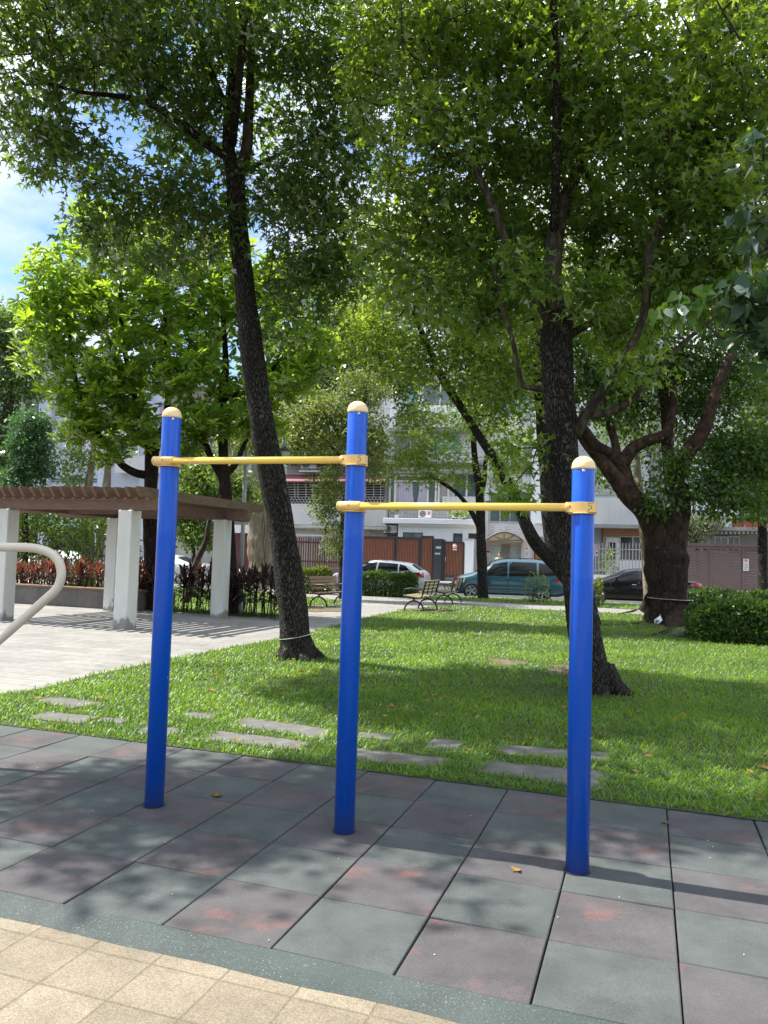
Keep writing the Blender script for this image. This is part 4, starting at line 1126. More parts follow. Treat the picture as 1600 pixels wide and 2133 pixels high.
# ---- 7. papery barked tree left of the leaning gum
Y = 34.0
t = Tree('paperbark_tree', 'thick pale trunk with peeling bark and hanging roots left of the leaning gum', at(545, 1220, Y).to_tuple()[:2] + (0.0,))
def aerial(mb):
    rr = random.Random(4)
    for k in range(9):
        a = rr.uniform(2.6, 5.6)
        pts = []
        for z in np.linspace(0.05, 3.2, 7):
            r0 = 0.62 - 0.09 * z + rr.uniform(-0.02, 0.06)
            pts.append((r0 * math.cos(a + 0.12 * math.sin(z * 2 + k)) - 0.05 * z * 0.2, r0 * math.sin(a + 0.12 * math.sin(z * 2 + k)), z))
        mb.tube(pts, 0.03, 5)
t.wood('trunk', [[(550, 1232, Y, 40), (548, 1215, Y, 34), (545, 1185, Y, 28), (540, 1150, Y, 24), (537, 1110, Y, 22), (536, 1060, Y, 20), (540, 990, Y, 17), (548, 900, Y, 13), (560, 800, Y, 9)]], m_bark_pale, 20, 0.09, 91, aerial)
blobs = [(560, 870, 34, 80, 70, 2.0, 44), (640, 840, 34, 70, 60, 1.8, 36), (500, 920, 34, 50, 50, 1.3, 20), (600, 760, 34.5, 100, 60, 2.0, 36)]
crown(t.root, t.local(blob_clusters(blobs, 92, 1.2)), 46, 0.75, 0.19, T_OVAL, [m_feather, m_twig], 93, t.sk(4.0), 0.4, 0.5)

# ---- 8. feathery tree behind the middle post
Y = 27.0
t = Tree('feathery_tree', 'slender grey green feathery tree directly behind the middle blue post', at(712, 1240, Y).to_tuple()[:2] + (0.0,))
t.wood('trunk', [[(713, 1250, Y, 8), (712, 1180, Y, 7), (714, 1100, Y, 6.5), (722, 1020, Y, 6), (738, 940, Y, 5.5), (752, 880, Y, 5), (762, 820, Y, 4), (770, 740, Y, 3)]], m_bark_grey, 10, 0.05, 101)
t.wood('limb', [[(730, 980, Y, 4), (690, 930, Y, 3.5), (650, 890, Y, 3), (610, 860, Y, 2)]], m_bark_grey, 7, 0.05, 102)
t.wood('limb', [[(742, 930, Y, 3.5), (700, 890, Y, 3), (660, 850, Y, 2), (640, 800, Y, 1.5)]], m_bark_grey, 7, 0.05, 103)
blobs = [(630, 870, 27, 60, 45, 1.1, 40), (690, 850, 27, 55, 50, 1.1, 38), (660, 930, 26.8, 60, 38, 1.0, 34), (780, 900, 27.2, 40, 60, 1.0, 34), (690, 1000, 26.6, 38, 38, 0.7, 20), (678, 1062, 26.5, 30, 32, 0.6, 14), (700, 1120, 26.6, 16, 40, 0.4, 8), (750, 810, 27.2, 70, 40, 1.1, 34), (785, 980, 27, 26, 30, 0.6, 10), (730, 900, 27, 50, 60, 1.0, 30), (600, 930, 27, 36, 26, 0.7, 10)]
crown(t.root, t.local(blob_clusters(blobs, 104, 1.15)), 60, 0.42, 0.11, T_OVAL, [m_feather, m_twig], 105, t.sk(2.8), 0.5, 0.5)

# ---- 9. background trees, each of its own kind
def simple_tree(name, label, bx, by, Y, trunk, blobs, per, crad, size, tmpl, lm, bark, seed, lo=1.0, droop=0.3, up=0.7):
    p = at(bx, by, Y)
    t = Tree(name, label, (p.x, p.y, 0.0))
    t.wood('trunk', trunk, bark, 10, 0.05, seed)
    crown(t.root, t.local(blob_clusters(blobs, seed)), per, crad, size, tmpl, [lm, m_twig], seed + 1, t.sk(lo), droop, up)
    return t
simple_tree('broadleaf_tree', 'tall shady dark green tree at the far left edge', 10, 1160, 31, [[(5, 1180, 31, 14), (3, 1000, 31, 12), (12, 880, 31, 11), (26, 800, 31, 9), (28, 700, 31, 6)]],
            [(10, 700, 31, 50, 70, 1.4, 50), (40, 800, 31, 45, 50, 1.2, 40), (-30, 820, 31, 60, 80, 1.4, 36), (10, 920, 31, 45, 60, 1.2, 36), (0, 1000, 30.5, 40, 40, 1.0, 20), (-40, 680, 31, 60, 60, 1.3, 24)], 46, 0.65, 0.16, T_OVAL, m_ficus, m_bark_grey, 111, 4.0)
simple_tree('broadleaf_tree', 'deep green leafy tree above the white hatchback, behind the feathery tree', 737, 1228, 30.5, [[(737, 1238, 30.5, 8), (737, 1100, 30.5, 7), (738, 960, 30.5, 6), (740, 850, 30.5, 5), (738, 740, 30.5, 3)]],
            [(700, 690, 30.5, 90, 80, 1.8, 60), (790, 700, 30.8, 90, 70, 1.6, 54), (740, 780, 30.5, 90, 50, 1.5, 46), (640, 780, 30.5, 60, 45, 1.2, 26), (830, 790, 30.6, 60, 40, 1.2, 24), (740, 620, 31, 100, 60, 1.6, 40), (860, 860, 30.4, 30, 30, 0.8, 10)], 46, 0.65, 0.16, T_OVAL, m_ficus, m_bark_grey, 141, 5.0)
simple_tree('small_tree', 'small blue green tree left of the pergola roof, before the pale grey building', 52, 1140, 27, [[(52, 1150, 27, 7), (52, 1040, 27, 6), (55, 980, 27, 5), (60, 900, 27, 3)]],
            [(65, 885, 27, 38, 22, 0.8, 26), (60, 930, 27, 50, 28, 0.9, 34), (75, 975, 26.8, 38, 24, 0.7, 22), (40, 1000, 26.8, 36, 24, 0.7, 16)], 46, 0.45, 0.13, T_OVAL, m_bush_d, m_bark_grey, 113, 2.4)
simple_tree('grey_stemmed_tree', 'scrubby twin stemmed tree with pale knobbly bark behind the pergola', 198, 1178, 30, [[(184, 1190, 30, 14), (184, 1130, 30, 13), (180, 1050, 30, 9), (186, 1000, 30, 8), (195, 930, 30, 5), (190, 870, 30, 3)], [(205, 1190, 30, 8), (212, 1100, 30, 8), (222, 1010, 30, 8), (226, 960, 30, 6), (232, 890, 30, 3)]],
            [(165, 950, 30, 40, 30, 0.9, 16), (150, 1000, 30, 30, 18, 0.6, 8), (240, 930, 30, 35, 30, 0.8, 8), (200, 890, 30, 50, 30, 1.0, 14)], 40, 0.5, 0.13, T_OVAL, m_shrub, m_bark_pale, 115, 3.6)
simple_tree('bushy_tree', 'sunlit yellow green bushy tree seen between the pergola column and the leftmost post', 405, 1200, 25, [[(405, 1215, 25, 5), (402, 1100, 25, 4), (408, 1030, 25, 3.5), (400, 980, 25, 3)]],
            [(400, 990, 25, 42, 32, 0.9, 34), (430, 1030, 25, 34, 30, 0.8, 26), (380, 1060, 25, 38, 34, 0.8, 28), (410, 1110, 25, 44, 38, 0.9, 36), (440, 970, 25, 24, 24, 0.6, 10)], 46, 0.42, 0.12, T_OVAL, m_shrub, m_bark_grey, 117, 0.8)
simple_tree('leaning_stem_tree', 'crooked thin tree leaning right behind the dark red leaved plants', 395, 1240, 22.5, [[(385, 1275, 22.5, 8), (398, 1210, 22.5, 7), (412, 1165, 22.5, 6.5), (428, 1130, 22.5, 6), (436, 1085, 22.6, 4.5), (450, 1040, 22.7, 3), (470, 990, 22.8, 2)]],
            [(470, 985, 22.8, 24, 20, 0.4, 8), (500, 1010, 22.8, 30, 24, 0.5, 12), (520, 1040, 22.8, 26, 22, 0.5, 10)], 44, 0.36, 0.11, T_OVAL, m_shrub, m_bark_grey, 119, 3.0)
simple_tree('evergreen_tree', 'dense blackish evergreen at the right edge beyond the ficus', 1590, 1220, 27, [[(1590, 1240, 27, 10), (1588, 1100, 27, 9), (1585, 960, 27, 7), (1580, 850, 27, 4)]],
            [(1560, 930, 27, 60, 60, 1.4, 44), (1610, 900, 27, 60, 90, 1.4, 44), (1600, 1030, 26.6, 50, 50, 1.1, 34), (1545, 1000, 26.6, 45, 40, 1.0, 26), (1600, 800, 27.2, 70, 70, 1.4, 34)], 50, 0.6, 0.16, T_OVAL, m_ficus, m_bark_dark, 121, 3.0)
simple_tree('olive_shrub', 'pale silvery green shrub over the brown gate, right of the ficus trunk', 1450, 1226, 45.6, [[(1455, 1200, 45.6, 3), (1452, 1140, 45.6, 3), (1448, 1100, 45.6, 2)]],
            [(1450, 1110, 45.6, 30, 18, 0.9, 30), (1475, 1085, 45.6, 30, 16, 0.9, 26), (1430, 1085, 45.6, 22, 18, 0.8, 16)], 50, 0.55, 0.14, T_LANCE, leaf_mat('silvery_leaf', (0.16, 0.2, 0.09), (0.3, 0.33, 0.17), (0.2, 0.25, 0.08), (0.3, 0.35, 0.12), 0.3), m_bark_grey, 123, 1.4)
# young tree whose bough hangs in from the right edge
t = Tree('heart_leaved_tree', 'near tree beyond the right edge, its branch of big heart shaped leaves hanging into view', (5.6, 6.4, 0.0))
t.wood('trunk', [np.array([(5.6, 6.4, -0.05, 0.13), (5.6, 6.4, 1.2, 0.11), (5.55, 6.45, 2.6, 0.09), (5.5, 6.5, 4.0, 0.07), (5.4, 6.5, 5.4, 0.05)])], m_bark_grey, 14, 0.05, 131)
t.wood('limb', [smooth_path([(5.53, 6.47, 3.3, 0.05), (4.7, 6.5, 3.75, 0.035), (3.9, 6.5, 3.75, 0.024), (3.3, 6.5, 3.6, 0.014), (2.85, 6.5, 3.48, 0.008)], 5)], m_bark_grey, 8, 0.04, 132)
t.wood('limb', [smooth_path([(5.5, 6.5, 3.9, 0.04), (4.6, 6.6, 4.35, 0.03), (3.6, 6.6, 4.4, 0.018), (3.2, 6.6, 4.25, 0.01)], 5)], m_bark_grey, 8, 0.04, 133)
cd = blob_clusters([(1560, 600, 6.5, 70, 50, 0.35, 9), (1590, 690, 6.5, 60, 55, 0.35, 10), (1530, 660, 6.5, 45, 40, 0.3, 4), (1600, 440, 6.6, 60, 60, 0.35, 7), (1590, 320, 6.6, 50, 40, 0.3, 4), (1680, 560, 6.6, 80, 140, 0.4, 16)], 134, 1.0)
crown(t.root, t.local(cd), 9, 0.17, 0.125, T_HEART, [m_heart_d, m_twig], 135, t.sk(2.9), 0.6, 0.6)
cl = blob_clusters([(1425, 640, 6.5, 50, 24, 0.2, 5)], 136)
r2 = crown(t.root, t.local(cl), 7, 0.13, 0.105, T_HEART, [m_heart_l, m_twig], 137, t.sk(2.9), 0.7, 0.6)
r2['label'] = 'spray of young light green leaves'

# ---- hedges (clipped, each one a plant of its own)
def hedge(label, cx, cy, rz, L, D, H, lm, n, size, seed, group=None, hvar=0.12):
    o = thing('hedge', label, 'hedge', (cx, cy, 0), rz, group)
    r = np.random.default_rng(seed)
    # twiggy dark inside
    k = int(n / 70) + 6
    st = MB()
    for q in range(k):
        x, y = r.uniform(-L / 2 + 0.1, L / 2 - 0.1), r.uniform(-D / 2 + 0.1, D / 2 - 0.1)
        h = H * r.uniform(0.55, 0.85)
        st.tube([(x, y, -0.02), (x + r.normal() * 0.05, y + r.normal() * 0.05, h * 0.5), (x + r.normal() * 0.12, y + r.normal() * 0.12, h)], [0.016, 0.011, 0.005], 5)
    st.build('stems', m_twig, o)
    # foliage shell: rounded box with clumpy surface
    q = r.uniform(-1, 1, (n, 3)); q[:, 2] = r.uniform(0.04, 1, n)
    ax = r.integers(0, 5, n)
    dep = 1 - np.abs(r.normal(size=n)) * 0.16
    sgn = np.where(r.random(n) < 0.5, -1, 1)
    q[:, 0] = np.where(ax == 0, sgn * dep, q[:, 0]); q[:, 1] = np.where((ax == 1) | (ax == 2), sgn * dep, q[:, 1]); q[:, 2] = np.where(ax >= 3, dep, q[:, 2])
    cl = 1 + hvar * (np.sin(q[:, 0] * L * 2.3 + seed) * 0.5 + np.sin(q[:, 1] * 5 + q[:, 0] * 7 + seed) * 0.5)
    rr = (np.abs(q[:, 0]) ** 6 + np.abs(q[:, 1]) ** 6 + np.maximum(q[:, 2], 0) ** 6) ** (1 / 6)
    sc = np.minimum(1, 1.0 / np.maximum(rr, 1e-3))
    q = q * sc[:, None]
    pos = np.stack([q[:, 0] * L / 2, q[:, 1] * D / 2 * (0.94 + 0.06 * cl), q[:, 2] * H * cl], 1)
    nrm = unit(np.stack([q[:, 0] ** 5, q[:, 1] ** 5, q[:, 2] ** 5 + 0.25], 1)) + r.normal(size=(n, 3)) * 0.5
    dirs = nrm * 0.7 + r.normal(size=(n, 3)) * 0.7 + np.array([0, 0, 0.2])
    V, F = place_leaves(pos, dirs, r.normal(size=(n, 3)) * 0.6 + nrm, size * r.uniform(0.6, 1.3, n), T_OVAL)
    np_mesh('foliage', V, F, lm, o)
    return o
a_ = ground(1424, 1338); b_ = ground(1640, 1357)
hedge('big clipped green hedge at the right edge beside the ficus', 8.35, 15.75, rad(-16), 3.9, 1.7, 0.84, m_hedge, 15000, 0.11, 1, hvar=0.22)
hedge('low dark hedge behind the big clipped hedge, before the black sedan', 9.6, 22.2, rad(-14), 3.2, 0.9, 0.82, m_hedge, 6000, 0.10, 2)
hedge('clipped green hedge hiding the side of the white hatchback', 0.15, 29.6, rad(-14), 2.4, 0.9, 0.88, m_hedge, 7000, 0.10, 3)
hedge('gold topped hedge behind the single bench, right of the leaning gum', -3.0, 30.2, rad(-14), 2.0, 0.9, 0.98, m_hedge_y, 6000, 0.10, 4)
hedge('small shrub in front of the black sedan wheel beside the right post', 7.35, 27.0, rad(-14), 0.7, 0.6, 0.8, m_hedge_y, 900, 0.10, 6, hvar=0.3)
hedge('loose light green bush row behind the pergola roof at the left', -11.5, 27.5, rad(8), 5.4, 1.4, 2.75, m_shrub, 9000, 0.15, 7, hvar=0.2)
hedge('thin scrub of small leaved twigs on the verge by the blue van rear wheel', 5.75, 28.6, rad(-10), 0.9, 0.5, 0.85, m_feather, 420, 0.09, 8, hvar=0.4)

# ---- cordyline plants in the bed round the pergola
m_cord = [leaf_mat('cordyline_red', (0.060, 0.020, 0.018), (0.15, 0.050, 0.035), (0.16, 0.03, 0.025), (0.34, 0.11, 0.05), 0.4, 0.08, 0.3),
          leaf_mat('cordyline_bronze', (0.060, 0.030, 0.020), (0.16, 0.085, 0.035), (0.16, 0.06, 0.02), (0.36, 0.20, 0.04), 0.4, 0.08, 0.3),
          leaf_mat('cordyline_dark', (0.025, 0.014, 0.016), (0.065, 0.035, 0.032), (0.06, 0.025, 0.02), (0.14, 0.06, 0.04), 0.3, 0.1, 0.3)]
def cordyline(kind, h, seed, label, loc, group):
    r = np.random.default_rng(seed)
    o = thing('cordyline_plant', label, 'plant', loc, r.uniform(0, 6.28), group)
    st = MB(); VV, FF3, FF4, off = [], [], [], 0
    for s in range(3):
        bx, by = r.uniform(-0.14, 0.14), r.uniform(-0.14, 0.14)
        hh = h * r.uniform(0.65, 1.0)
        top = Vector((bx + r.normal() * 0.06, by + r.normal() * 0.06, hh * 0.68))
        st.tube([(bx, by, -0.02), ((bx + top.x) / 2 + 0.01, (by + top.y) / 2, hh * 0.35), top], [0.014, 0.012, 0.010], 6)
        nl = 15
        az = np.arange(nl) * 2.4 + r.normal(size=nl) * 0.2
        ti = np.linspace(0.15, 1.75, nl) + r.normal(size=nl) * 0.12
        d = np.stack([np.sin(ti) * np.cos(az), np.sin(ti) * np.sin(az), np.cos(ti)], 1)
        pos = np.array(top) + d * 0.01 - np.array([0, 0, 1]) * np.linspace(0, hh * 0.3, nl)[:, None]
        nr = np.stack([-np.cos(ti) * np.cos(az), -np.cos(ti) * np.sin(az), np.sin(ti) + 0.15], 1)
        V, F = place_leaves(pos, d, nr, r.uniform(0.30, 0.46, nl), T_STRAP)
        VV.append(V); FF4.append(F[0] + off); FF3.append(F[1] + off); off += len(V)
    st.build('stem', m_twig, o)
    np_mesh('foliage', np.concatenate(VV), [np.concatenate(FF4), np.concatenate(FF3)], m_cord[kind], o)
    return o
# ================================================================== PERGOLA, PLANTER, BENCHES, LAMP
PA = Vector((-4.90, 14.86, 0))
PE1 = Vector((math.cos(rad(-19.6)), math.sin(rad(-19.6)), 0))
PE2 = Vector((-PE1.y, PE1.x, 0))
M_PERG = Matrix(((PE1.x, PE2.x, 0, PA.x), (PE1.y, PE2.y, 0, PA.y), (0, 0, 1, 0), (0, 0, 0, 1)))
m_white_col = mat('white_column_paint', (0.72, 0.72, 0.67), (0.60, 0.60, 0.55), 0.75, 2.5, (1, 1, 0.35), grime=0.35, bstr=0.25, bscale=60)
def foot_stain(m):
    nt = m.node_tree; b = nt.nodes['Principled BSDF']
    src = b.inputs['Base Color'].links[0].from_socket
    tc = nt.nodes.new('ShaderNodeTexCoord'); sx = nt.nodes.new('ShaderNodeSeparateXYZ')
    nt.links.new(tc.outputs['Object'], sx.inputs[0])
    ad = nt.nodes.new('ShaderNodeMath'); ad.operation = 'MULTIPLY_ADD'; ad.inputs[1].default_value = -1.1; ad.inputs[2].default_value = 0.62
    nt.links.new(sx.outputs[2], ad.inputs[0])
    sm = nt.nodes.new('ShaderNodeMath'); sm.operation = 'ADD'
    nt.links.new(ad.outputs[0], sm.inputs[0]); nt.links.new(noise(nt, 4.5, 6, (1, 1, 0.5), 0.65), sm.inputs[1])
    f = ramp(nt, sm.outputs[0], (0, 0, 0), (0.75, 0.75, 0.75), 0.92, 1.12)
    nt.links.new(mixc(nt, f, src, (0.15, 0.14, 0.12)), b.inputs['Base Color'])
foot_stain(m_white_col)
m_wood_br = mat('brown_stained_wood', (0.175, 0.100, 0.066), (0.105, 0.062, 0.042), 0.65, 14, (0.3, 0.3, 2.0), bstr=0.25, bscale=30)
m_wood_gr = mat('weathered_brown_wood', (0.20, 0.125, 0.075), (0.10, 0.07, 0.04), 0.8, 9, (0.5, 0.5, 2.0), bstr=0.3, bscale=30)
perg = thing('pergola', 'brown timber pergola on square white columns at the left', 'pergola', PA, rad(-19.6))
for i, (u, v) in enumerate(((0, 0), (-3.02, 0), (0, 3.38), (-3.02, 3.38))):
    mb = MB()
    mb.box(u - 0.155, u + 0.155, v - 0.155, v + 0.155, -0.03, 2.27)
    mb.build('column', m_white_col, perg, bevel=0.018)
mb = MB()
mb.box(-4.7, 0.78, -0.11, 0.05, 2.272, 2.50)
mb.build('beam', m_wood_br, perg, bevel=0.006)
mb = MB()
mb.box(-4.7, 0.7, 3.30, 3.46, 2.272, 2.50)
mb.build('beam', m_wood_br, perg, bevel=0.006)
mb = MB()
mb.box(-4.7, 0.0, 1.62, 1.76, 2.285, 2.495)
mb.build('beam', m_wood_br, perg, bevel=0.006)
for u in (0, -3.02):
    mb = MB()
    mb.box(u - 0.075, u + 0.075, 0.055, 3.295, 2.272, 2.49)
    if u == 0: mb.box(u - 0.075, u + 0.075, 3.465, 4.5, 2.272, 2.49)
    mb.build('cross_beam', m_wood_br, perg, bevel=0.006)
mb = MB()
mb.bar((0.079, 1.0, 2.385), (0.083, 1.0, 2.385), 0.11, 0.11)
mb.build('number_plate', mat('white_plate', (0.75, 0.74, 0.7), rough=0.5), perg)
rr_ = random.Random(5)
for k in range(21):
    u = 0.52 - k * 0.25
    v0, v1 = -0.52 + rr_.uniform(-0.02, 0.02), 4.35 + rr_.uniform(-0.03, 0.03)
    mb = MB()
    zb_, zt_ = 2.503 + rr_.uniform(0, 0.003), 2.685 + rr_.uniform(-0.008, 0.008)
    Mr = Matrix(((0, 0, 1, u - 0.032), (1, 0, 0, 0), (0, 1, 0, 0), (0, 0, 0, 1)))
    mb.prism([(v0 + 0.12, zb_), (v1 - 0.12, zb_), (v1, zt_ - 0.05), (v1, zt_), (v0, zt_), (v0, zt_ - 0.03)], 0.0, 0.064, Mr)
    mb.build('rafter', m_wood_gr if k in (0, 1, 5, 9) else m_wood_br, perg, bevel=0.005)

# granite seat wall of the planting bed, behind the pergola
m_granite = brick_mat('granite_panel', (0.20, 0.19, 0.175), (0.17, 0.16, 0.15), (0.09, 0.085, 0.08), 0.65, 0.9, 0.006, 0.0, vertical=True, spk=0.8)
m_cope = mat('brown_coping', (0.24, 0.135, 0.085), (0.17, 0.095, 0.06), 0.7, 5, (0.3, 1, 1))
pw = thing('planter_wall', 'low speckled granite seat wall with brown coping behind the pergola columns', 'planter wall', PA + PE1 * -3.0 + PE2 * 3.75, rad(-19.6))
mb = MB(); mb.box(-5.5, 0.55, -0.13, 0.13, -0.03, 0.46); mb.build('granite_face', m_granite, pw)
mb = MB(); mb.box(-5.5, 0.58, -0.17, 0.17, 0.463, 0.515); mb.build('coping', m_cope, pw, bevel=0.012)
mb = MB(); mb.box(-5.5, 0.5, 0.135, 1.5, -0.03, 0.42); mb.build('soil_fill', m_dirt, pw)

G1, G2 = 'red leaved plants in the raised bed', 'dark leaved plants beside the pergola'
protos = []
for q in range(6):
    protos.append(cordyline(q % 2, 0.95, 300 + q, 'red and bronze leaved plant growing in the raised bed behind the granite wall', (0, 0, -5), G1))
rr_ = random.Random(8)
n_p = 0
for k in range(17):
    for row in range(2):
        u = -2.45 - k * 0.33 + rr_.uniform(-0.08, 0.08)
        v = 4.08 + row * 0.5 + rr_.uniform(-0.1, 0.1)
        p = PA + PE1 * u + PE2 * v
        o = protos[n_p] if n_p < len(protos) else copy_tree(protos[n_p % 6])
        o.location = (p.x, p.y, 0.42); o.rotation_euler = (0, 0, rr_.uniform(0, 6.28))
        s = rr_.uniform(0.72, 1.0); o.scale = (s, s, s)
        n_p += 1
protos = [cordyline(2, 1.45, 320 + q, 'dark purple leaved plant growing on the ground between the pergola columns', (0, 0, -5), G2) for q in range(4)]
n_p = 0
for k in range(13):
    for row in range(2):
        u = -2.2 + k * 0.30 + rr_.uniform(-0.1, 0.1); v = 4.15 + row * 0.5 + rr_.uniform(-0.12, 0.12)
        if k > 10: v -= (k - 10) * 0.28
        p = PA + PE1 * u + PE2 * v
        o = protos[n_p] if n_p < 4 else copy_tree(protos[n_p % 4])
        o.location = (p.x, p.y, 0.0); o.rotation_euler = (0, 0, rr_.uniform(0, 6.28))
        s = rr_.uniform(0.75, 1.05); o.scale = (s, s, s)
        n_p += 1

# blue folded umbrella hanging on the rear column
um = PA + PE1 * (-3.02 + 0.20) + PE2 * 3.30
uo = thing('umbrella', 'folded blue umbrella hanging on the rear pergola column', 'umbrella', (um.x, um.y, 1.55))
mb = MB(); mb.lathe([(0.006, -0.05), (0.03, 0.0), (0.055, 0.25), (0.05, 0.42), (0.02, 0.5)], 9); mb.build('canopy', mat('blue_cloth', (0.03, 0.25, 0.42), rough=0.7), uo)
mb = MB(); mb.tube([(0, 0, 0.5), (0, 0, 0.62), (0.0, 0.02, 0.66), (-0.03, 0.04, 0.67)], 0.008, 6); mb.build('handle', m_dark, uo)

# ---- benches
m_iron = mat('dark_green_iron', (0.022, 0.032, 0.026), (0.014, 0.018, 0.016), 0.45, 12, spec=0.5)
m_slat = mat('pale_bench_slat', (0.42, 0.36, 0.21), (0.30, 0.25, 0.14), 0.6, 8, (1, 6, 1))
m_slat2 = mat('brown_bench_slat', (0.32, 0.21, 0.13), (0.22, 0.14, 0.085), 0.6, 8, (1, 6, 1))
def arc(cx, cz, rx, rz, a0, a1, n=12):
    return [(cx + rx * math.cos(rad(a0 + (a1 - a0) * k / (n - 1))), 0, cz + rz * math.sin(rad(a0 + (a1 - a0) * k / (n - 1)))) for k in range(n)]
def bench(label, loc, rz, slat, L=1.45, group=None):
    """local: length along y, seat front towards +x, back at -x"""
    o = thing('park_bench', label, 'bench', loc, rz, group)
    for sy in (-1, 1):
        y = sy * (L / 2 - 0.06)
        T = lambda pts: [(p[0], y, p[2]) for p in pts]
        mb = MB()
        mb.tube(T(arc(0.0, 0.0, 0.29, 0.30, 2, 178, 15)), 0.024, 8)
        mb.tube(T([(0.0, 0, 0.30), (0.02, 0, 0.36)]), 0.03, 8)
        mb.build('leg', m_iron, o)
        mb = MB()
        mb.tube(T([(0.30, 0, 0.43), (0.2, 0, 0.385), (0.05, 0, 0.37), (-0.12, 0, 0.385), (-0.22, 0, 0.42), (-0.265, 0, 0.55), (-0.30, 0, 0.72), (-0.345, 0, 0.88)]), 0.022, 8)
        mb.build('end_frame', m_iron, o)
        mb = MB()
        mb.tube(T([(0.27, 0, 0.44), (0.33, 0, 0.53), (0.28, 0, 0.62), (0.12, 0, 0.65), (-0.08, 0, 0.64), (-0.22, 0, 0.60), (-0.26, 0, 0.56)]), 0.02, 8)
        mb.tube(T(arc(0.05, 0.52, 0.2, 0.09, 20, 200, 9)), 0.012, 6)
        mb.build('armrest', m_iron, o)
    mb = MB()
    for k in range(5):
        x = 0.27 - k * 0.105
        mb.box(x - 0.043, x + 0.043, -L / 2, L / 2, 0.425 - 0.012 * k * (k < 4) - 0.04 * (k == 4) + 0.0, 0.452 - 0.012 * k * (k < 4) - 0.04 * (k == 4))
    mb.build('seat', slat, o, bevel=0.005)
    mb = MB()
    for k in range(4):
        z = 0.545 + k * 0.098
        x = -0.255 - 0.0 - k * 0.026
        M = Matrix.Translation((x + 0.03, 0, z)) @ Matrix.Rotation(rad(-14), 4, 'Y')
        mb.box(-0.013, 0.013, -L / 2, L / 2, -0.041, 0.041, 0, M)
    mb.build('backrest', slat, o, bevel=0.005)
    mb = MB()
    for yy in (-L / 2 + 0.06 + (L - 0.12) / 3, L / 2 - 0.06 - (L - 0.12) / 3):
        mb.tube([(-0.24, yy, 0.46), (-0.27, yy, 0.62), (-0.33, yy, 0.87)], 0.015, 6)
        mb.tube([(0.28, yy, 0.41), (0.0, yy, 0.385), (-0.22, yy, 0.42)], 0.015, 6)
    mb.build('brace', m_iron, o)
    # arm dividers between the places
    if slat is m_slat2:
        mb = MB()
        for yy in (0.0,):
            mb.tube([(0.2, yy, 0.45), (0.27, yy, 0.55), (0.2, yy, 0.64), (0.02, yy, 0.65), (-0.14, yy, 0.63), (-0.22, yy, 0.58)], 0.018, 7)
        mb.build('armrest', m_iron, o)
    return o
def bench_at(px0, px1, label, facing_left, slat, L=1.45):
    a, b_ = ground(*px0), ground(*px1)
    c = (a + b_) / 2
    d = (b_ - a); d.z = 0; d.normalize()
    ang = math.atan2(d.y, d.x) - math.pi / 2
    if facing_left: ang += math.pi
    return bench(label, (c.x, c.y, 0.0), ang, slat, L)
# length axes run away from the camera
bB = ground(862, 1274); dB = Vector((0.46, 1.25, 0)).normalized()
bench('pale slatted bench seen from behind, nearer of the pair by the path, iron arch legs', tuple(bB + dB * 0.68), math.atan2(dB.y, dB.x) + math.pi / 2, m_slat)
bC = ground(925, 1259); dC = Vector((0.40, 1.25, 0)).normalized()
bc = bench('second pale slatted bench seen from behind, just beyond the nearer one, by the blue van', tuple(bC + dC * 0.70), math.atan2(dC.y, dC.x) + math.pi / 2, m_slat)
bA = ground(662, 1265); dA = Vector((0.62, 1.2, 0)).normalized()
bench('brown slatted bench with iron armrests, alone across the path behind the middle post', tuple(bA + dA * 0.72), math.atan2(dA.y, dA.x) - math.pi / 2, m_slat2, 1.5)
# striped tape round the end of the second bench
tp = bC + dC * 0.08
mb = MB()
for k in range(4):
    mb.box(-0.034, 0.034, -0.05, 0.05, 0.46 + k * 0.12, 0.58 + k * 0.12 - 0.001, k % 2, Matrix.Translation((0.30 - 0.0 + 0.02 * k, 0, 0)))
o = mb.build('barrier_tape', [mat('white_tape', (0.8, 0.78, 0.76), rough=0.5), mat('red_tape', (0.6, 0.04, 0.05), rough=0.5)])
o.location = tp; o.rotation_euler = (0, 0, math.atan2(dC.y, dC.x) - math.pi / 2)
tag(o, 'white and red tape wrapped on the end of the second bench', 'tape')

# ---- goose-neck park lamp
lp = ground(499, 1276)
lamp = thing('park_lamp', 'pale goose neck park lamp behind the leaning gum, shade hanging to the right', 'lamp', lp)
m_pole = mat('pale_grey_paint', (0.50, 0.53, 0.50), (0.40, 0.43, 0.40), 0.5, 4, grime=0.3)
Yl = lp.y
def lz(x, y): return at(x, y, Yl) - lp
mb = MB(); mb.lathe([(0.12, -0.02), (0.12, 0.12), (0.085, 0.2), (0.085, 0.85), (0.06, 0.95), (0.055, 1.1)], 18); mb.build('base', m_pole, lamp)
ztop = lz(522, 937).z
mb = MB(); mb.tube([(0, 0, 1.0), (0, 0, ztop)], 0.052, 16); mb.build('pole', m_pole, lamp)
zc = lz(520, 996).z
mb = MB(); mb.lathe([(0.058, zc - 0.05), (0.068, zc - 0.045), (0.068, zc + 0.045), (0.058, zc + 0.05)], 16)
mb.lathe([(0.036, zc - 0.04), (0.044, zc - 0.04), (0.044, zc + 0.04), (0.036, zc + 0.04)], 12, Matrix.Translation((0.1, 0.05, 0)))
mb.build('collar', m_pole, lamp)
gp = [lz(530, 1012), lz(533, 960), lz(535, 915), lz(541, 892), lz(556, 883), lz(573, 886), lz(585, 895), lz(591, 908), lz(592.5, 930)]
sp = smooth_path([(0.1 if k == 0 else p.x, 0.05, p.z, 0.034) for k, p in enumerate(gp)], 5)
mb = MB(); mb.tube(sp[:, :3], sp[:, 3], 12); mb.build('goose_neck', m_pole, lamp)
hd = lz(592.5, 930)
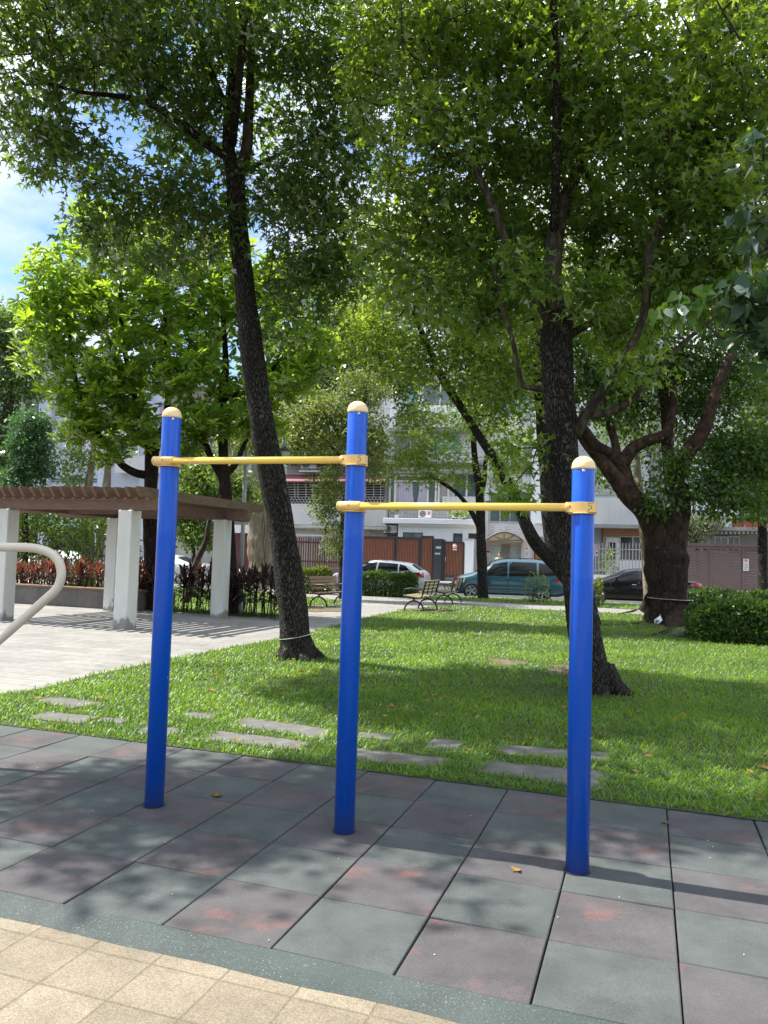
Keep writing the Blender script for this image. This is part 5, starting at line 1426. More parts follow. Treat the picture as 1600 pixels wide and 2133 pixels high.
mb = MB(); mb.lathe([(0.02, 0.02), (0.09, 0.0), (0.165, -0.09), (0.168, -0.12), (0.14, -0.125)], 22, Matrix.Translation((hd.x, 0.05, hd.z))); cp_ = mb.build('shade_cap', mat('dark_grey_cap', (0.09, 0.10, 0.11), rough=0.5), lamp)
mb = MB(); mb.lathe([(0.15, -0.122), (0.135, -0.2), (0.10, -0.36), (0.085, -0.40), (0.001, -0.41)], 22, Matrix.Translation((hd.x, 0.05, hd.z)))
mb.build('lamp_shade', mat('milky_shade', (0.55, 0.60, 0.42), (0.48, 0.54, 0.36), 0.3, 5), lamp)

# ---- pigeon by the ficus roots
pg = ground(1372, 1307)
bird = thing('pigeon', 'white and grey pigeon standing by the ficus roots', 'bird', pg, rad(50))
m_pgw = mat('white_feathers', (0.72, 0.73, 0.74), (0.5, 0.52, 0.54), 0.8, 30)
m_pgd = mat('slate_feathers', (0.10, 0.12, 0.13), (0.05, 0.06, 0.065), 0.7, 30)
mb = MB()
sp = smooth_path([(-0.20, 0, 0.09, 0.012), (-0.13, 0, 0.115, 0.035), (-0.06, 0, 0.15, 0.062), (0.02, 0, 0.185, 0.068), (0.075, 0, 0.225, 0.045), (0.095, 0, 0.265, 0.028), (0.105, 0, 0.29, 0.029), (0.122, 0, 0.30, 0.022), (0.14, 0, 0.295, 0.008), (0.155, 0, 0.288, 0.003)], 5)
mb.tube(sp[:, :3], sp[:, 3], 12)
for f_, k in zip(range(len(mb.f)), range(len(mb.f))):
    x = mb.v[mb.f[f_][0]][0]
    mb.m[f_] = 1 if (x < -0.11 or x > 0.07) else 0
mb.build('body', [m_pgw, m_pgd], bird)
for s in (-1, 1):
    mb = MB(); mb.tube([(0.0, s * 0.022, 0.14), (0.01, s * 0.024, 0.05), (0.005, s * 0.024, 0.004), (0.035, s * 0.026, 0.003)], [0.012, 0.006, 0.005, 0.004], 6)
    mb.build('leg', mat('pink_leg', (0.4, 0.14, 0.12), rough=0.6), bird)
    mb = MB(); sp = smooth_path([(0.04, s * 0.055, 0.20, 0.02), (-0.04, s * 0.062, 0.165, 0.03), (-0.13, s * 0.035, 0.115, 0.012), (-0.17, s * 0.02, 0.098, 0.004)], 4)
    mb.tube(sp[:, :3], sp[:, 3], 8, 0); mb.build('wing', m_pgw, bird)
rk = ground(1416, 1327)
mb = MB()
mb.lathe([(0.08, -0.02), (0.12, 0.03), (0.10, 0.09), (0.05, 0.12), (0.001, 0.125)], 11, Matrix.Diagonal((1.3, 0.9, 1, 1)))
o = mb.build('rock', mat('grey_stone', (0.14, 0.14, 0.135), (0.08, 0.08, 0.075), 0.9, 12)); o.location = rk; tag(o, 'small grey stone by the ficus roots at the hedge foot', 'stone')
# ================================================================== PARKED CARS
m_glass_car = mat('tinted_glass', (0.010, 0.012, 0.013), (0.008, 0.009, 0.010), 0.08, 3, spec=0.22)
m_tyre = mat('tyre_rubber', (0.018, 0.018, 0.018), rough=0.8)
m_rim = mat('alloy_rim', (0.42, 0.42, 0.42), (0.34, 0.34, 0.34), 0.35, 20, metal=0.6)
m_trim = mat('black_trim', (0.012, 0.012, 0.012), rough=0.5)
m_tail = mat('red_lens', (0.42, 0.008, 0.012), (0.34, 0.006, 0.01), 0.15, 10, coat=0.5)
m_head = mat('clear_lens', (0.55, 0.57, 0.60), (0.35, 0.36, 0.4), 0.1, 10, coat=0.5)
m_chrome = mat('chrome', (0.75, 0.75, 0.76), rough=0.12, metal=0.95)
m_plate = mat('number_plate', (0.72, 0.73, 0.70), (0.6, 0.6, 0.6), 0.4, 40)
def paint(name, c):
    return mat(name, c, tuple(x * 0.94 for x in c), 0.28, 2, coat=0.8, spec=0.5)

class CarShape:
    def __init__(s, L, W, top, belt, bot=0.20, green=0.93, tumble=0.20, r_roof=0.62, nose=0.72, tail=0.80):
        s.L, s.W, s.top, s.belt, s.bot = L, W, np.array(top, float), np.array(belt, float), bot
        s.green, s.tumble, s.rr, s.nose, s.tail = green, tumble, r_roof, nose, tail
    def hw(s, x):
        u = 2 * x / s.L
        end = s.nose if u > 0 else s.tail
        p = 5.0 if u > 0 else 6.0
        return s.W / 2 * (1 - (1 - end) * abs(u) ** p)
    def zt(s, x): return float(np.interp(x, s.top[:, 0], s.top[:, 1]))
    def zb(s, x): return min(float(np.interp(x, s.belt[:, 0], s.belt[:, 1])), s.zt(x) - 0.05)
    def z0(s, x):
        u = abs(2 * x / s.L)
        return s.bot + 0.10 * max(0, (u - 0.86) / 0.14) ** 1.5
    def section(s, x, n=9):
        hw, zt, zb, z0 = s.hw(x), s.zt(x), s.zb(x), s.z0(x)
        pts = [(0.0, z0), (hw * 0.82, z0), (hw * 0.93, z0 + 0.03), (hw * 0.965, z0 + 0.12), (hw * 0.99, z0 + 0.25 * (zb - z0) + 0.06), (hw, z0 + 0.55 * (zb - z0)), (hw * 0.99, z0 + 0.82 * (zb - z0)), (hw * 0.96, zb)]
        H = zt - zb
        for k in range(1, n + 1):
            a = math.pi / 2 * k / n
            z = zb + H * math.sin(a) ** 0.85
            y = hw * 0.955 * math.cos(a) ** s.rr * (1 - s.tumble * min(1, H / 0.45) * (z - zb) / max(H, 1e-3))
            pts.append((y if k < n else 0.0, z))
        return pts
    def y_at(s, x, z):
        P = s.section(x, 24)[1:]
        return float(np.interp(z, [p[1] for p in P], [p[0] for p in P]))
    def z_on(s, x, y):
        P = s.section(x, 24)[8:][::-1]
        return float(np.interp(abs(y), [p[0] for p in P], [p[1] for p in P]))
    def stations(s):
        e = s.L / 2
        xs = list(np.linspace(-e, -e + 0.25, 6)) + list(np.linspace(-e + 0.32, e - 0.32, 44)) + list(np.linspace(e - 0.25, e, 6))
        return xs
    def body(s, name, m, parent, wheels):
        xs = s.stations()
        rows = []
        for x in xs:
            P = s.section(x)
            full = [(x, y, z) for y, z in P] + [(x, -y, z) for y, z in reversed(P[1:-1])]
            rows.append(full)
        n = len(rows[0])
        mb = MB()
        vs = [p for r in rows for p in r]
        fs = [(i * n + j, i * n + (j + 1) % n, (i + 1) * n + (j + 1) % n, (i + 1) * n + j) for i in range(len(rows) - 1) for j in range(n)]
        mb.add(vs, fs, 0, True)
        mb.f.append(list(range(n))); mb.m.append(0); mb.s.append(False)
        mb.f.append([(len(rows) - 1) * n + j for j in range(n)]); mb.m.append(0); mb.s.append(False)
        o = mb.build(name, [m, m_trim], parent)
        # wheel arches are cut out of the solid body
        cut = MB()
        for wx, r in wheels:
            for sgn in (-1, 1):
                M = Matrix.Translation((wx, sgn * (s.W / 2 - 0.06), r)) @ Matrix.Rotation(rad(90), 4, 'X')
                cut.lathe([(r + 0.045, -0.24), (r + 0.045, 0.24)], 28, M, 0)
        c = cut.build('wheel_cutter', m_trim)
        md = o.modifiers.new('arches', 'BOOLEAN'); md.operation = 'DIFFERENCE'; md.object = c; md.solver = 'EXACT'
        try: md.material_mode = 'TRANSFER'
        except Exception: pass
        dg = bpy.context.evaluated_depsgraph_get()
        me = bpy.data.meshes.new_from_object(o.evaluated_get(dg))
        o.modifiers.clear()
        o.data = me
        bpy.data.objects.remove(c)
        return o
    def side_panel(s, mb, quad, sgn, off=0.006, n=7, m=5, mi=0):
        """quad: bl, br, tr, tl in x, z; mapped on to the body side"""
        bl, br, tr, tl = [np.array(p, float) for p in quad]
        rows = []
        for i in range(m + 1):
            t = i / m
            row = []
            for j in range(n + 1):
                u = j / n
                p = (bl * (1 - u) + br * u) * (1 - t) + (tl * (1 - u) + tr * u) * t
                row.append((p[0], sgn * (s.y_at(p[0], p[1]) + off), p[1]))
            rows.append(row)
        mb.grid(rows, mi)
    def top_panel(s, mb, x0, x1, y0, y1, off=0.008, n=8, m=8):
        """x0 lower edge with half width y0, x1 upper edge with half width y1"""
        rows = []
        for i in range(m + 1):
            t = i / m
            x = x0 + (x1 - x0) * t
            hw = y0 + (y1 - y0) * t
            rows.append([(x, hw * (2 * j / n - 1), s.z_on(x, hw * (2 * j / n - 1)) + off) for j in range(n + 1)])
        mb.grid(rows, 0)

def wheel(parent, x, y, r, w, spokes, sgn):
    M = Matrix.Translation((x, y, r)) @ Matrix.Rotation(rad(-90 * sgn), 4, 'X')
    mb = MB()
    h = w / 2
    mb.lathe([(r * 0.66, -h), (r * 0.93, -h), (r, -h * 0.7), (r, h * 0.7), (r * 0.93, h), (r * 0.70, h), (r * 0.66, h * 0.8)], 32, M, cap=False)
    wl = mb.build('wheel', m_tyre, parent)
    mb = MB()
    mb.lathe([(r * 0.67, h * 0.8), (r * 0.63, h * 0.92), (r * 0.60, h * 0.6), (r * 0.58, -h * 0.2), (r * 0.2, -h * 0.3), (r * 0.001, -h * 0.3)], 32, M, 1, cap=False)
    mb.lathe([(r * 0.685, h * 0.85), (r * 0.67, h * 0.98), (r * 0.61, h * 0.95), (r * 0.60, h * 0.7)], 32, M, 0, cap=False)
    mb.lathe([(r * 0.15, h * 0.55), (r * 0.14, h * 0.78), (r * 0.001, h * 0.8)], 16, M, 0, cap=False)
    for k in range(spokes):
        a = 2 * math.pi * k / spokes
        for da in ((-0.11, 0.11) if spokes < 9 else (0,)):
            p0 = M @ Vector((r * 0.10 * math.cos(a), r * 0.10 * math.sin(a), h * 0.66))
            p1 = M @ Vector((r * 0.63 * math.cos(a + da * 1.4), r * 0.63 * math.sin(a + da * 1.4), h * 0.80))
            mb.bar(p0, p1, r * (0.13 if spokes < 9 else 0.09), 0.02, 0, M.to_3x3() @ Vector((0, 0, 1)))
    mb.build('rim', [m_rim, m_trim], wl)
    return wl

def build_car(name, label, cat, loc, rz, sh, col, wheels, r, side_win, wscreen, rwin, doors, tail, head, spokes, chrome_q=None, rails=False, plate=None, belt_trim=None):
    o = thing(name, label, cat, loc, rz)
    sh.body('body', col, o, [(wx, r) for wx in wheels])
    for wx in wheels:
        for sgn in (-1, 1):
            wheel(o, wx, sgn * (sh.W / 2 - 0.115), r, 0.21, spokes, sgn)
    for sgn in (1, -1):
        for q in side_win:
            mb = MB(); sh.side_panel(mb, q, sgn, 0.006); mb.build('side_window', m_glass_car, o)
        for q, hx in doors:
            mb = MB(); sh.side_panel(mb, q, sgn, 0.007, 8, 6); d = mb.build('door', col, o)
            # dark shut line round the door and its handle
            s2 = MB()
            (xa, za), (xb, zb), (xc, zc), (xd, zd) = q
            for (x0, z0), (x1, z1) in (((xa, za), (xd, zd)), ((xb, zb), (xc, zc))):
                pts = [(x0 + (x1 - x0) * t, sgn * (sh.y_at(x0 + (x1 - x0) * t, z0 + (z1 - z0) * t) + 0.004), z0 + (z1 - z0) * t) for t in np.linspace(0, 1, 6)]
                s2.tube(pts, 0.0065, 5)
            s2.build('door_seam', m_trim, o)
            hz = (zc + zd) / 2 - 0.10
            hy = sh.y_at(hx, hz)
            s3 = MB(); s3.tube([(hx - 0.09, sgn * (hy + 0.004), hz), (hx - 0.07, sgn * (hy + 0.03), hz + 0.003), (hx + 0.07, sgn * (hy + 0.03), hz + 0.003), (hx + 0.09, sgn * (hy + 0.004), hz)], 0.013, 7)
            s3.build('door_handle', m_chrome if chrome_q else col, d)
        mb = MB()
        for q in (tail if isinstance(tail, list) else [tail]): sh.side_panel(mb, q, sgn, 0.010)
        mb.build('tail_light', m_tail, o)
        mb = MB(); sh.side_panel(mb, head, sgn, 0.010); mb.build('headlight', m_head, o)
        # mirror
        wx = side_win[0]
        mx = max(p[0] for p in wx) - 0.10; mz = wx[0][1] + 0.05
        my = sh.y_at(mx, mz)
        mb = MB()
        mb.lathe([(0.001, -0.10), (0.05, -0.085), (0.075, 0.0), (0.06, 0.07), (0.001, 0.09)], 10, Matrix.Translation((mx, sgn * (my + 0.13), mz + 0.05)) @ Matrix.Rotation(rad(90), 4, 'X') @ Matrix.Diagonal((0.8, 1, 1, 1)))
        mb.tube([(mx, sgn * (my - 0.01), mz), (mx, sgn * (my + 0.08), mz + 0.03)], 0.022, 6)
        mb.build('mirror', col, o)
        if chrome_q:
            mb = MB()
            for (x0, z0), (x1, z1) in zip(chrome_q[:-1], chrome_q[1:]):
                mb.tube([(x0, sgn * (sh.y_at(x0, z0) + 0.008), z0), ((x0 + x1) / 2, sgn * (sh.y_at((x0 + x1) / 2, (z0 + z1) / 2) + 0.008), (z0 + z1) / 2), (x1, sgn * (sh.y_at(x1, z1) + 0.008), z1)], 0.010, 6)
            mb.build('window_trim', m_chrome, o)
        if belt_trim:
            mb = MB(); sh.side_panel(mb, belt_trim, sgn, 0.012, 14, 1); mb.build('rub_strip', mat('side_strip', (0.25, 0.3, 0.33), rough=0.3), o)
        if rails:
            xs = np.linspace(rails[0], rails[1], 10)
            pts = [(x, sgn * (sh.y_at(x, sh.zt(x) - 0.06) - 0.05), sh.zt(x) + 0.028) for x in xs]
            pts = [(pts[0][0] + 0.06, pts[0][1], pts[0][2] - 0.06)] + pts + [(pts[-1][0] - 0.06, pts[-1][1], pts[-1][2] - 0.06)]
            mb = MB(); mb.tube(pts, 0.016, 7)
            for x in (rails[0] - 0.0, (rails[0] + rails[1]) / 2, rails[1]):
                yy = sgn * (sh.y_at(x, sh.zt(x) - 0.06) - 0.05)
                mb.tube([(x, yy, sh.zt(x) - 0.05), (x, yy, sh.zt(x) + 0.028)], 0.014, 6)
            mb.build('roof_rail', m_trim, o)
    mb = MB(); sh.top_panel(mb, *wscreen); mb.build('windscreen', m_glass_car, o)
    mb = MB(); sh.top_panel(mb, *rwin); mb.build('rear_window', m_glass_car, o)
    # bumper underside strip and rear plate
    e = sh.L / 2
    mb = MB(); mb.box(-e - 0.004, -e + 0.05, -sh.hw(-e) * 0.9, sh.hw(-e) * 0.9, 0.30, 0.40); mb.build('rear_bumper_trim', m_trim, o, bevel=0.01)
    mb = MB(); mb.box(e - 0.05, e + 0.004, -sh.hw(e) * 0.8, sh.hw(e) * 0.8, 0.30, 0.50); mb.build('front_grille', m_trim, o, bevel=0.01)
    if plate:
        mb = MB(); mb.box(-e - 0.016, -e + 0.01, -0.19, 0.19, plate, plate + 0.13); mb.build('licence_plate', m_plate, o)
    return o

RZ_CAR = math.pi + ST_A
def mpv_shape():
    return CarShape(4.70, 1.90, [(-2.35, 0.78), (-2.33, 1.02), (-2.26, 1.22), (-2.08, 1.50), (-1.85, 1.62), (-1.2, 1.69), (-0.2, 1.71), (0.3, 1.665), (0.68, 1.55), (1.38, 1.15), (1.56, 1.06), (2.0, 0.94), (2.26, 0.78), (2.35, 0.60)],
                    [(-2.35, 0.72), (-2.15, 0.98), (0.6, 0.95), (1.35, 0.92), (2.0, 0.80), (2.35, 0.52)], 0.20, tumble=0.17, nose=0.74, tail=0.84)
def hatch_shape():
    return CarShape(4.38, 1.83, [(-2.19, 0.75), (-2.16, 0.98), (-1.98, 1.08), (-1.55, 1.36), (-1.25, 1.41), (-0.6, 1.46), (0.0, 1.475), (0.35, 1.44), (1.25, 1.00), (1.45, 0.95), (1.9, 0.84), (2.12, 0.70), (2.19, 0.55)],
                    [(-2.19, 0.68), (-2.0, 0.98), (-1.2, 0.98), (0.4, 0.92), (1.2, 0.86), (1.9, 0.72), (2.19, 0.48)], 0.19, tumble=0.20, nose=0.74, tail=0.80)
def sedan_shape():
    return CarShape(4.95, 1.86, [(-2.475, 0.72), (-2.44, 0.96), (-2.35, 1.03), (-1.75, 1.08), (-1.55, 1.13), (-0.75, 1.41), (-0.2, 1.465), (0.15, 1.455), (0.45, 1.40), (1.35, 1.00), (1.6, 0.96), (2.1, 0.86), (2.38, 0.72), (2.475, 0.56)],
                    [(-2.475, 0.66), (-2.2, 0.95), (-1.2, 0.97), (0.4, 0.93), (1.3, 0.89), (2.1, 0.76), (2.475, 0.48)], 0.18, tumble=0.22, nose=0.74, tail=0.80)
blue = paint('teal_blue_paint', (0.018, 0.085, 0.130))
p = at(1046, 1240, 32.0)
build_car('parked_car', 'teal blue people carrier with roof rails, parked at the kerb', 'car', (5.3, 32.6, -0.118), math.pi + rad(-10), mpv_shape(), blue, (1.47, -1.45), 0.335,
          [((0.02, 0.99), (0.96, 0.98), (0.58, 1.47), (0.0, 1.57)), ((-1.18, 1.01), (-0.06, 0.99), (-0.08, 1.575), (-1.18, 1.57)), ((-1.98, 1.08), (-1.26, 1.02), (-1.26, 1.565), (-1.84, 1.46)), ((1.0, 0.98), (1.30, 0.99), (0.96, 1.24), (0.84, 1.30))],
          (1.35, 0.72, 0.70, 0.60), (-2.27, -2.08, 0.66, 0.58), [(((0.0, 0.34), (1.02, 0.34), (1.06, 0.94), (0.0, 0.955)), 0.16), (((-1.0, 0.34), (-0.04, 0.34), (-0.04, 0.955), (-1.2, 0.965)), -0.85)],
          ((-2.32, 0.76), (-1.95, 0.80), (-2.02, 1.08), (-2.27, 1.10)), ((1.78, 0.66), (2.22, 0.62), (2.14, 0.78), (1.72, 0.84)), 5, None, (0.7, -1.7), 0.72, ((-1.0, 0.50), (1.0, 0.50), (1.0, 0.525), (-1.0, 0.525)))
white = paint('white_paint', (0.74, 0.75, 0.75))
build_car('parked_car', 'white hatchback with red tail light, parked behind the hedge and benches', 'car', (-0.12, 34.3, -0.11), RZ_CAR, hatch_shape(), white, (1.33, -1.33), 0.32,
          [((-0.05, 0.97), (0.80, 0.95), (0.42, 1.33), (-0.05, 1.37)), ((-1.02, 1.0), (-0.12, 0.97), (-0.12, 1.37), (-0.98, 1.33)), ((-1.55, 1.06), (-1.08, 1.0), (-1.05, 1.32), (-1.32, 1.25))],
          (1.22, 0.40, 0.68, 0.56), (-1.95, -1.58, 0.62, 0.52), [(((0.0, 0.32), (0.98, 0.32), (0.95, 0.90), (0.0, 0.94)), 0.14), (((-0.85, 0.34), (-0.06, 0.32), (-0.06, 0.94), (-1.1, 0.96)), -0.85)],
          ((-2.17, 0.76), (-1.55, 0.86), (-1.62, 0.965), (-2.12, 1.0)), ((1.66, 0.64), (2.08, 0.58), (2.0, 0.72), (1.60, 0.80)), 7, None, False, 0.74)
black = mat('black_paint', (0.006, 0.006, 0.008), (0.005, 0.005, 0.007), 0.2, 2, coat=0.25, spec=0.35)
build_car('parked_car', 'black sedan with a chrome window edge, parked behind the ficus trunk', 'car', (10.3, 31.3, -0.118), RZ_CAR, sedan_shape(), black, (1.50, -1.42), 0.34,
          [((-0.05, 0.98), (0.92, 0.95), (0.50, 1.31), (-0.05, 1.38)), ((-0.95, 1.0), (-0.12, 0.98), (-0.12, 1.38), (-0.72, 1.31)), ((-1.38, 1.03), (-1.0, 1.0), (-0.80, 1.27), (-1.05, 1.18))],
          (1.30, 0.48, 0.68, 0.56), (-1.52, -0.80, 0.64, 0.54), [(((0.0, 0.32), (1.05, 0.32), (1.02, 0.90), (0.0, 0.94)), 0.14), (((-0.95, 0.34), (-0.06, 0.32), (-0.06, 0.94), (-1.1, 0.96)), -0.85)],
          ((-2.43, 0.80), (-1.95, 0.84), (-1.95, 0.95), (-2.38, 0.97)), ((1.85, 0.66), (2.36, 0.60), (2.28, 0.72), (1.78, 0.80)), 10, [(-0.9, 0.995), (-1.40, 1.02), (-1.18, 1.16), (-0.85, 1.30), (-0.70, 1.33)], False, 0.74)
silver = paint('silver_paint', (0.46, 0.49, 0.53))
SWIN = [((-0.05, 0.98), (0.92, 0.95), (0.50, 1.31), (-0.05, 1.38)), ((-0.95, 1.0), (-0.12, 0.98), (-0.12, 1.38), (-0.72, 1.31))]
def plain_car(label, loc, shape, col, r=0.33, rz=RZ_CAR, wb=(1.45, -1.4)):
    e = shape.L / 2
    return build_car('parked_car', label, 'car', loc, rz, shape, col, wb, r, SWIN, (1.25, 0.48, 0.66, 0.55), (-1.60, -0.95, 0.62, 0.52) if shape.L > 4.5 else (-1.95, -1.58, 0.6, 0.5),
                     [(((0.0, 0.32), (1.0, 0.32), (0.98, 0.90), (0.0, 0.94)), 0.14)], ((-e + 0.05, 0.78), (-e + 0.4, 0.82), (-e + 0.4, 0.92), (-e + 0.08, 0.93)), ((e - 0.5, 0.64), (e - 0.12, 0.6), (e - 0.2, 0.70), (e - 0.55, 0.78)), 7)
def st_car(s, t): 
    q = street(s, t); return (q.x, q.y, -0.115)
plain_car('pale silver car half hidden behind the leaning gum and papery trunk', st_car(-10.2, 13.9), sedan_shape(), silver)
plain_car('pale silver car just showing its roof at the right edge behind the hedge', st_car(17.9, 13.9), sedan_shape(), paint('pale_blue_silver', (0.50, 0.55, 0.60)))
plain_car('white car seen between the pergola column and the leftmost post', st_car(-16.0, 13.8), hatch_shape(), white, 0.32, RZ_CAR, (1.33, -1.33))
plain_car('dark grey car behind the red leaved plants under the pergola', st_car(-22.2, 13.7), hatch_shape(), paint('grey_paint', (0.12, 0.125, 0.13)), 0.32, RZ_CAR, (1.33, -1.33))
# ================================================================== HOUSES, FENCES, SIGNS ACROSS THE STREET
def frect(mb, x0, y0, x1, y1, ta, tb, mi=0):
    """box whose front face (plane tb) fills the photo rectangle x0..x1, y0..y1 (y0 upper); reaches back to plane ta"""
    s0 = fac(x0, (y0 + y1) / 2, tb)[0]; s1 = fac(x1, (y0 + y1) / 2, tb)[0]
    xm = (x0 + x1) / 2
    zt = fac(xm, y0, tb)[1]; zb = fac(xm, y1, tb)[1]
    mb.box(s0, s1, ta, tb, max(zb, 0.136), zt, mi, M_LOC)
    return s0, s1, zb, zt
M_LOC = M_STREET
def fpt(x, y, t):
    s, z = fac(x, y, t)
    return street(s, t, z)

class House:
    def __init__(self, name, label, x0, x1, ztop, t, back, wall_mat, cat='building'):
        self.t = t
        s0, s1 = fac(x0, 1080, t)[0], fac(x1, 1080, t)[0]
        c = street((s0 + s1) / 2, t, 0.135)
        self.o = thing(name, label, cat, c)
        self.c = c
        mb = MB(); mb.box(s0, s1, back, t, 0.136, ztop, 0, self.M()); mb.build('wall', wall_mat, self.o)
        mb = MB(); mb.box(s0 - 0.05, s1 + 0.05, back, t + 0.12, ztop + 0.002, ztop + 0.35, 0, self.M()); mb.build('roof', m_conc, self.o)
    def M(self):
        return Matrix.Translation(-self.c) @ M_STREET
    def part(self, name, rects, material, parent=None, bevel=0.0):
        """rects: (x0, y0, x1, y1, back offset, front offset) from the wall plane"""
        global M_LOC
        M_LOC = self.M()
        mb = MB()
        for (x0, y0, x1, y1, a, b) in rects: frect(mb, x0, y0, x1, y1, self.t + a, self.t + b)
        M_LOC = M_STREET
        return mb.build(name, material, parent or self.o, bevel)
    def window(self, x0, y0, x1, y1, fm, gm, n=2, fw=2.0, off=0.05, rail=None):
        f = [(x0, y0, x1, y0 + fw, 0.0, off), (x0, y1 - fw, x1, y1, 0.0, off)]
        for k in range(n + 1):
            xx = x0 + (x1 - x0 - fw) * k / n
            f.append((xx, y0 + fw, xx + fw, y1 - fw, 0.0, off))
        if rail: f.append((x0 + fw, rail, x1 - fw, rail + fw * 0.8, 0.0, off - 0.004))
        fr = self.part('window', f, fm)
        self.part('pane', [(x0 + fw * 0.5, y0 + fw * 0.5, x1 - fw * 0.5, y1 - fw * 0.5, 0.0, off * 0.35)], gm, fr)
        return fr

m_conc = mat('stained_concrete', (0.40, 0.39, 0.36), (0.27, 0.26, 0.24), 0.9, 1.2, (1, 1, 0.5), grime=0.5)
m_conc_l = mat('pale_stained_plaster', (0.72, 0.71, 0.68), (0.58, 0.57, 0.54), 0.9, 0.8, (1, 1, 0.5), grime=0.35)
m_white_w = mat('white_house_paint', (0.88, 0.88, 0.87), (0.85, 0.85, 0.84), 0.7, 0.6)
m_wtile = brick_mat('white_wall_tile', (0.80, 0.79, 0.80), (0.74, 0.73, 0.74), (0.46, 0.45, 0.46), 0.24, 0.10, 0.012, 0.5, vertical=True)
m_gtile = brick_mat('grey_wall_tile', (0.60, 0.59, 0.59), (0.53, 0.52, 0.52), (0.36, 0.35, 0.35), 0.22, 0.22, 0.014, 0.0, vertical=True)
m_btile = brick_mat('beige_wall_tile', (0.68, 0.65, 0.58), (0.62, 0.59, 0.52), (0.46, 0.43, 0.38), 0.24, 0.12, 0.01, 0.0, vertical=True)
m_blueg = mat('pale_blue_grey_panel', (0.55, 0.60, 0.67), (0.48, 0.53, 0.60), 0.8, 0.5, grime=0.2)
m_brown_b = mat('brown_wall', (0.27, 0.22, 0.18), (0.19, 0.16, 0.13), 0.9, 1.0, grime=0.3)
m_cream = mat('cream_frame', (0.70, 0.68, 0.58), (0.62, 0.60, 0.50), 0.6, 4)
m_alu = mat('aluminium_frame', (0.55, 0.57, 0.58), (0.45, 0.47, 0.48), 0.4, 4, metal=0.3)
m_dkframe = mat('dark_window_frame', (0.045, 0.047, 0.052), (0.035, 0.037, 0.04), 0.5, 6)
m_gl_dark = mat('dark_window_glass', (0.030, 0.038, 0.042), (0.05, 0.06, 0.065), 0.08, 0.7, spec=0.7)
m_gl_grey = mat('grey_window_glass', (0.13, 0.17, 0.18), (0.07, 0.10, 0.11), 0.1, 0.8, spec=0.7)
m_gl_aqua = mat('aqua_window_glass', (0.22, 0.42, 0.42), (0.16, 0.34, 0.36), 0.15, 0.8, spec=0.6)
m_curtain = mat('lilac_curtain', (0.55, 0.50, 0.58), (0.42, 0.38, 0.46), 0.9, 5, (9, 9, 0.1))
m_curtain2 = mat('patterned_curtain', (0.42, 0.36, 0.35), (0.32, 0.28, 0.28), 0.9, 6)
m_void = mat('painted_recess_shade', (0.012, 0.012, 0.012), rough=0.95)  # near-black colour standing in for the shade inside openings
m_shut = mat('pale_roller_shutter', (0.52, 0.51, 0.47), (0.45, 0.44, 0.40), 0.7, 30, (0.05, 0.05, 3))
m_grille = mat('grey_grille_paint', (0.42, 0.40, 0.38), (0.28, 0.26, 0.24), 0.7, 6)
m_rust = mat('rusty_bars', (0.18, 0.11, 0.075), (0.10, 0.065, 0.05), 0.85, 8)
m_maroon = mat('maroon_awning', (0.30, 0.12, 0.12), (0.20, 0.09, 0.09), 0.8, 3)
m_red = mat('red_shutter', (0.42, 0.018, 0.035), (0.36, 0.015, 0.03), 0.6, 3)
m_maroon_w = mat('maroon_boards', (0.11, 0.028, 0.035), (0.08, 0.02, 0.026), 0.7, 4)
m_metal_w = mat('white_metal', (0.74, 0.74, 0.73), (0.66, 0.66, 0.65), 0.5, 6)
m_wood_slat = mat('reddish_wood_slat', (0.30, 0.115, 0.06), (0.21, 0.075, 0.042), 0.55, 6, (3, 3, 0.4))
m_wood_gap = mat('dark_slat_gap', (0.035, 0.016, 0.012), rough=0.8)
m_char = mat('charcoal_metal', (0.040, 0.042, 0.048), (0.034, 0.036, 0.04), 0.5, 4)
m_oldwood = mat('old_wood_slat', (0.16, 0.085, 0.055), (0.085, 0.045, 0.03), 0.85, 10, (1, 1, 0.3))
m_brick_low = brick_mat('low_brick', (0.20, 0.13, 0.10), (0.16, 0.10, 0.08), (0.12, 0.1, 0.09), 0.22, 0.07, 0.01, 0.5, vertical=True)
m_brgate = mat('brown_metal_slat', (0.150, 0.095, 0.082), (0.125, 0.08, 0.07), 0.55, 3)

# --- old beige walk-up with grilled balconies
h = House('apartment_building', 'old beige apartment building with a grey arched window grille and stained balcony', 560, 806, 13.6, -2.5, -13, m_conc_l)
h.part('balcony_parapet', [(578, 1050, 803, 1094, 0, 0.95)], m_conc_l, bevel=0.02)
h.part('tile_ledge', [(574, 1094.5, 806, 1101, 0, 1.05)], m_btile)
h.part('ground_wall', [(574, 1101.5, 806, 1212, 0, 0.35)], m_btile)
h.part('roller_shutter', [(606, 1106, 664, 1208, 0.35, 0.40)], m_shut)
h.part('door', [(742, 1104, 770, 1208, 0.35, 0.41)], m_shut)
win = h.part('window', [(592, 1001, 801, 1050, 0, 0.06)], m_void)
gr = MB()
M = h.M()
tg = h.t + 0.80
def gp_(x, y): 
    s, z = fac(x, y, tg); return M @ Vector((s, tg, z))
yy = 1004
while yy < 1050:
    a_, b_ = gp_(592, yy), gp_(802, yy)
    gr.bar(a_, b_, 0.05, 0.045)
    yy += 5.2
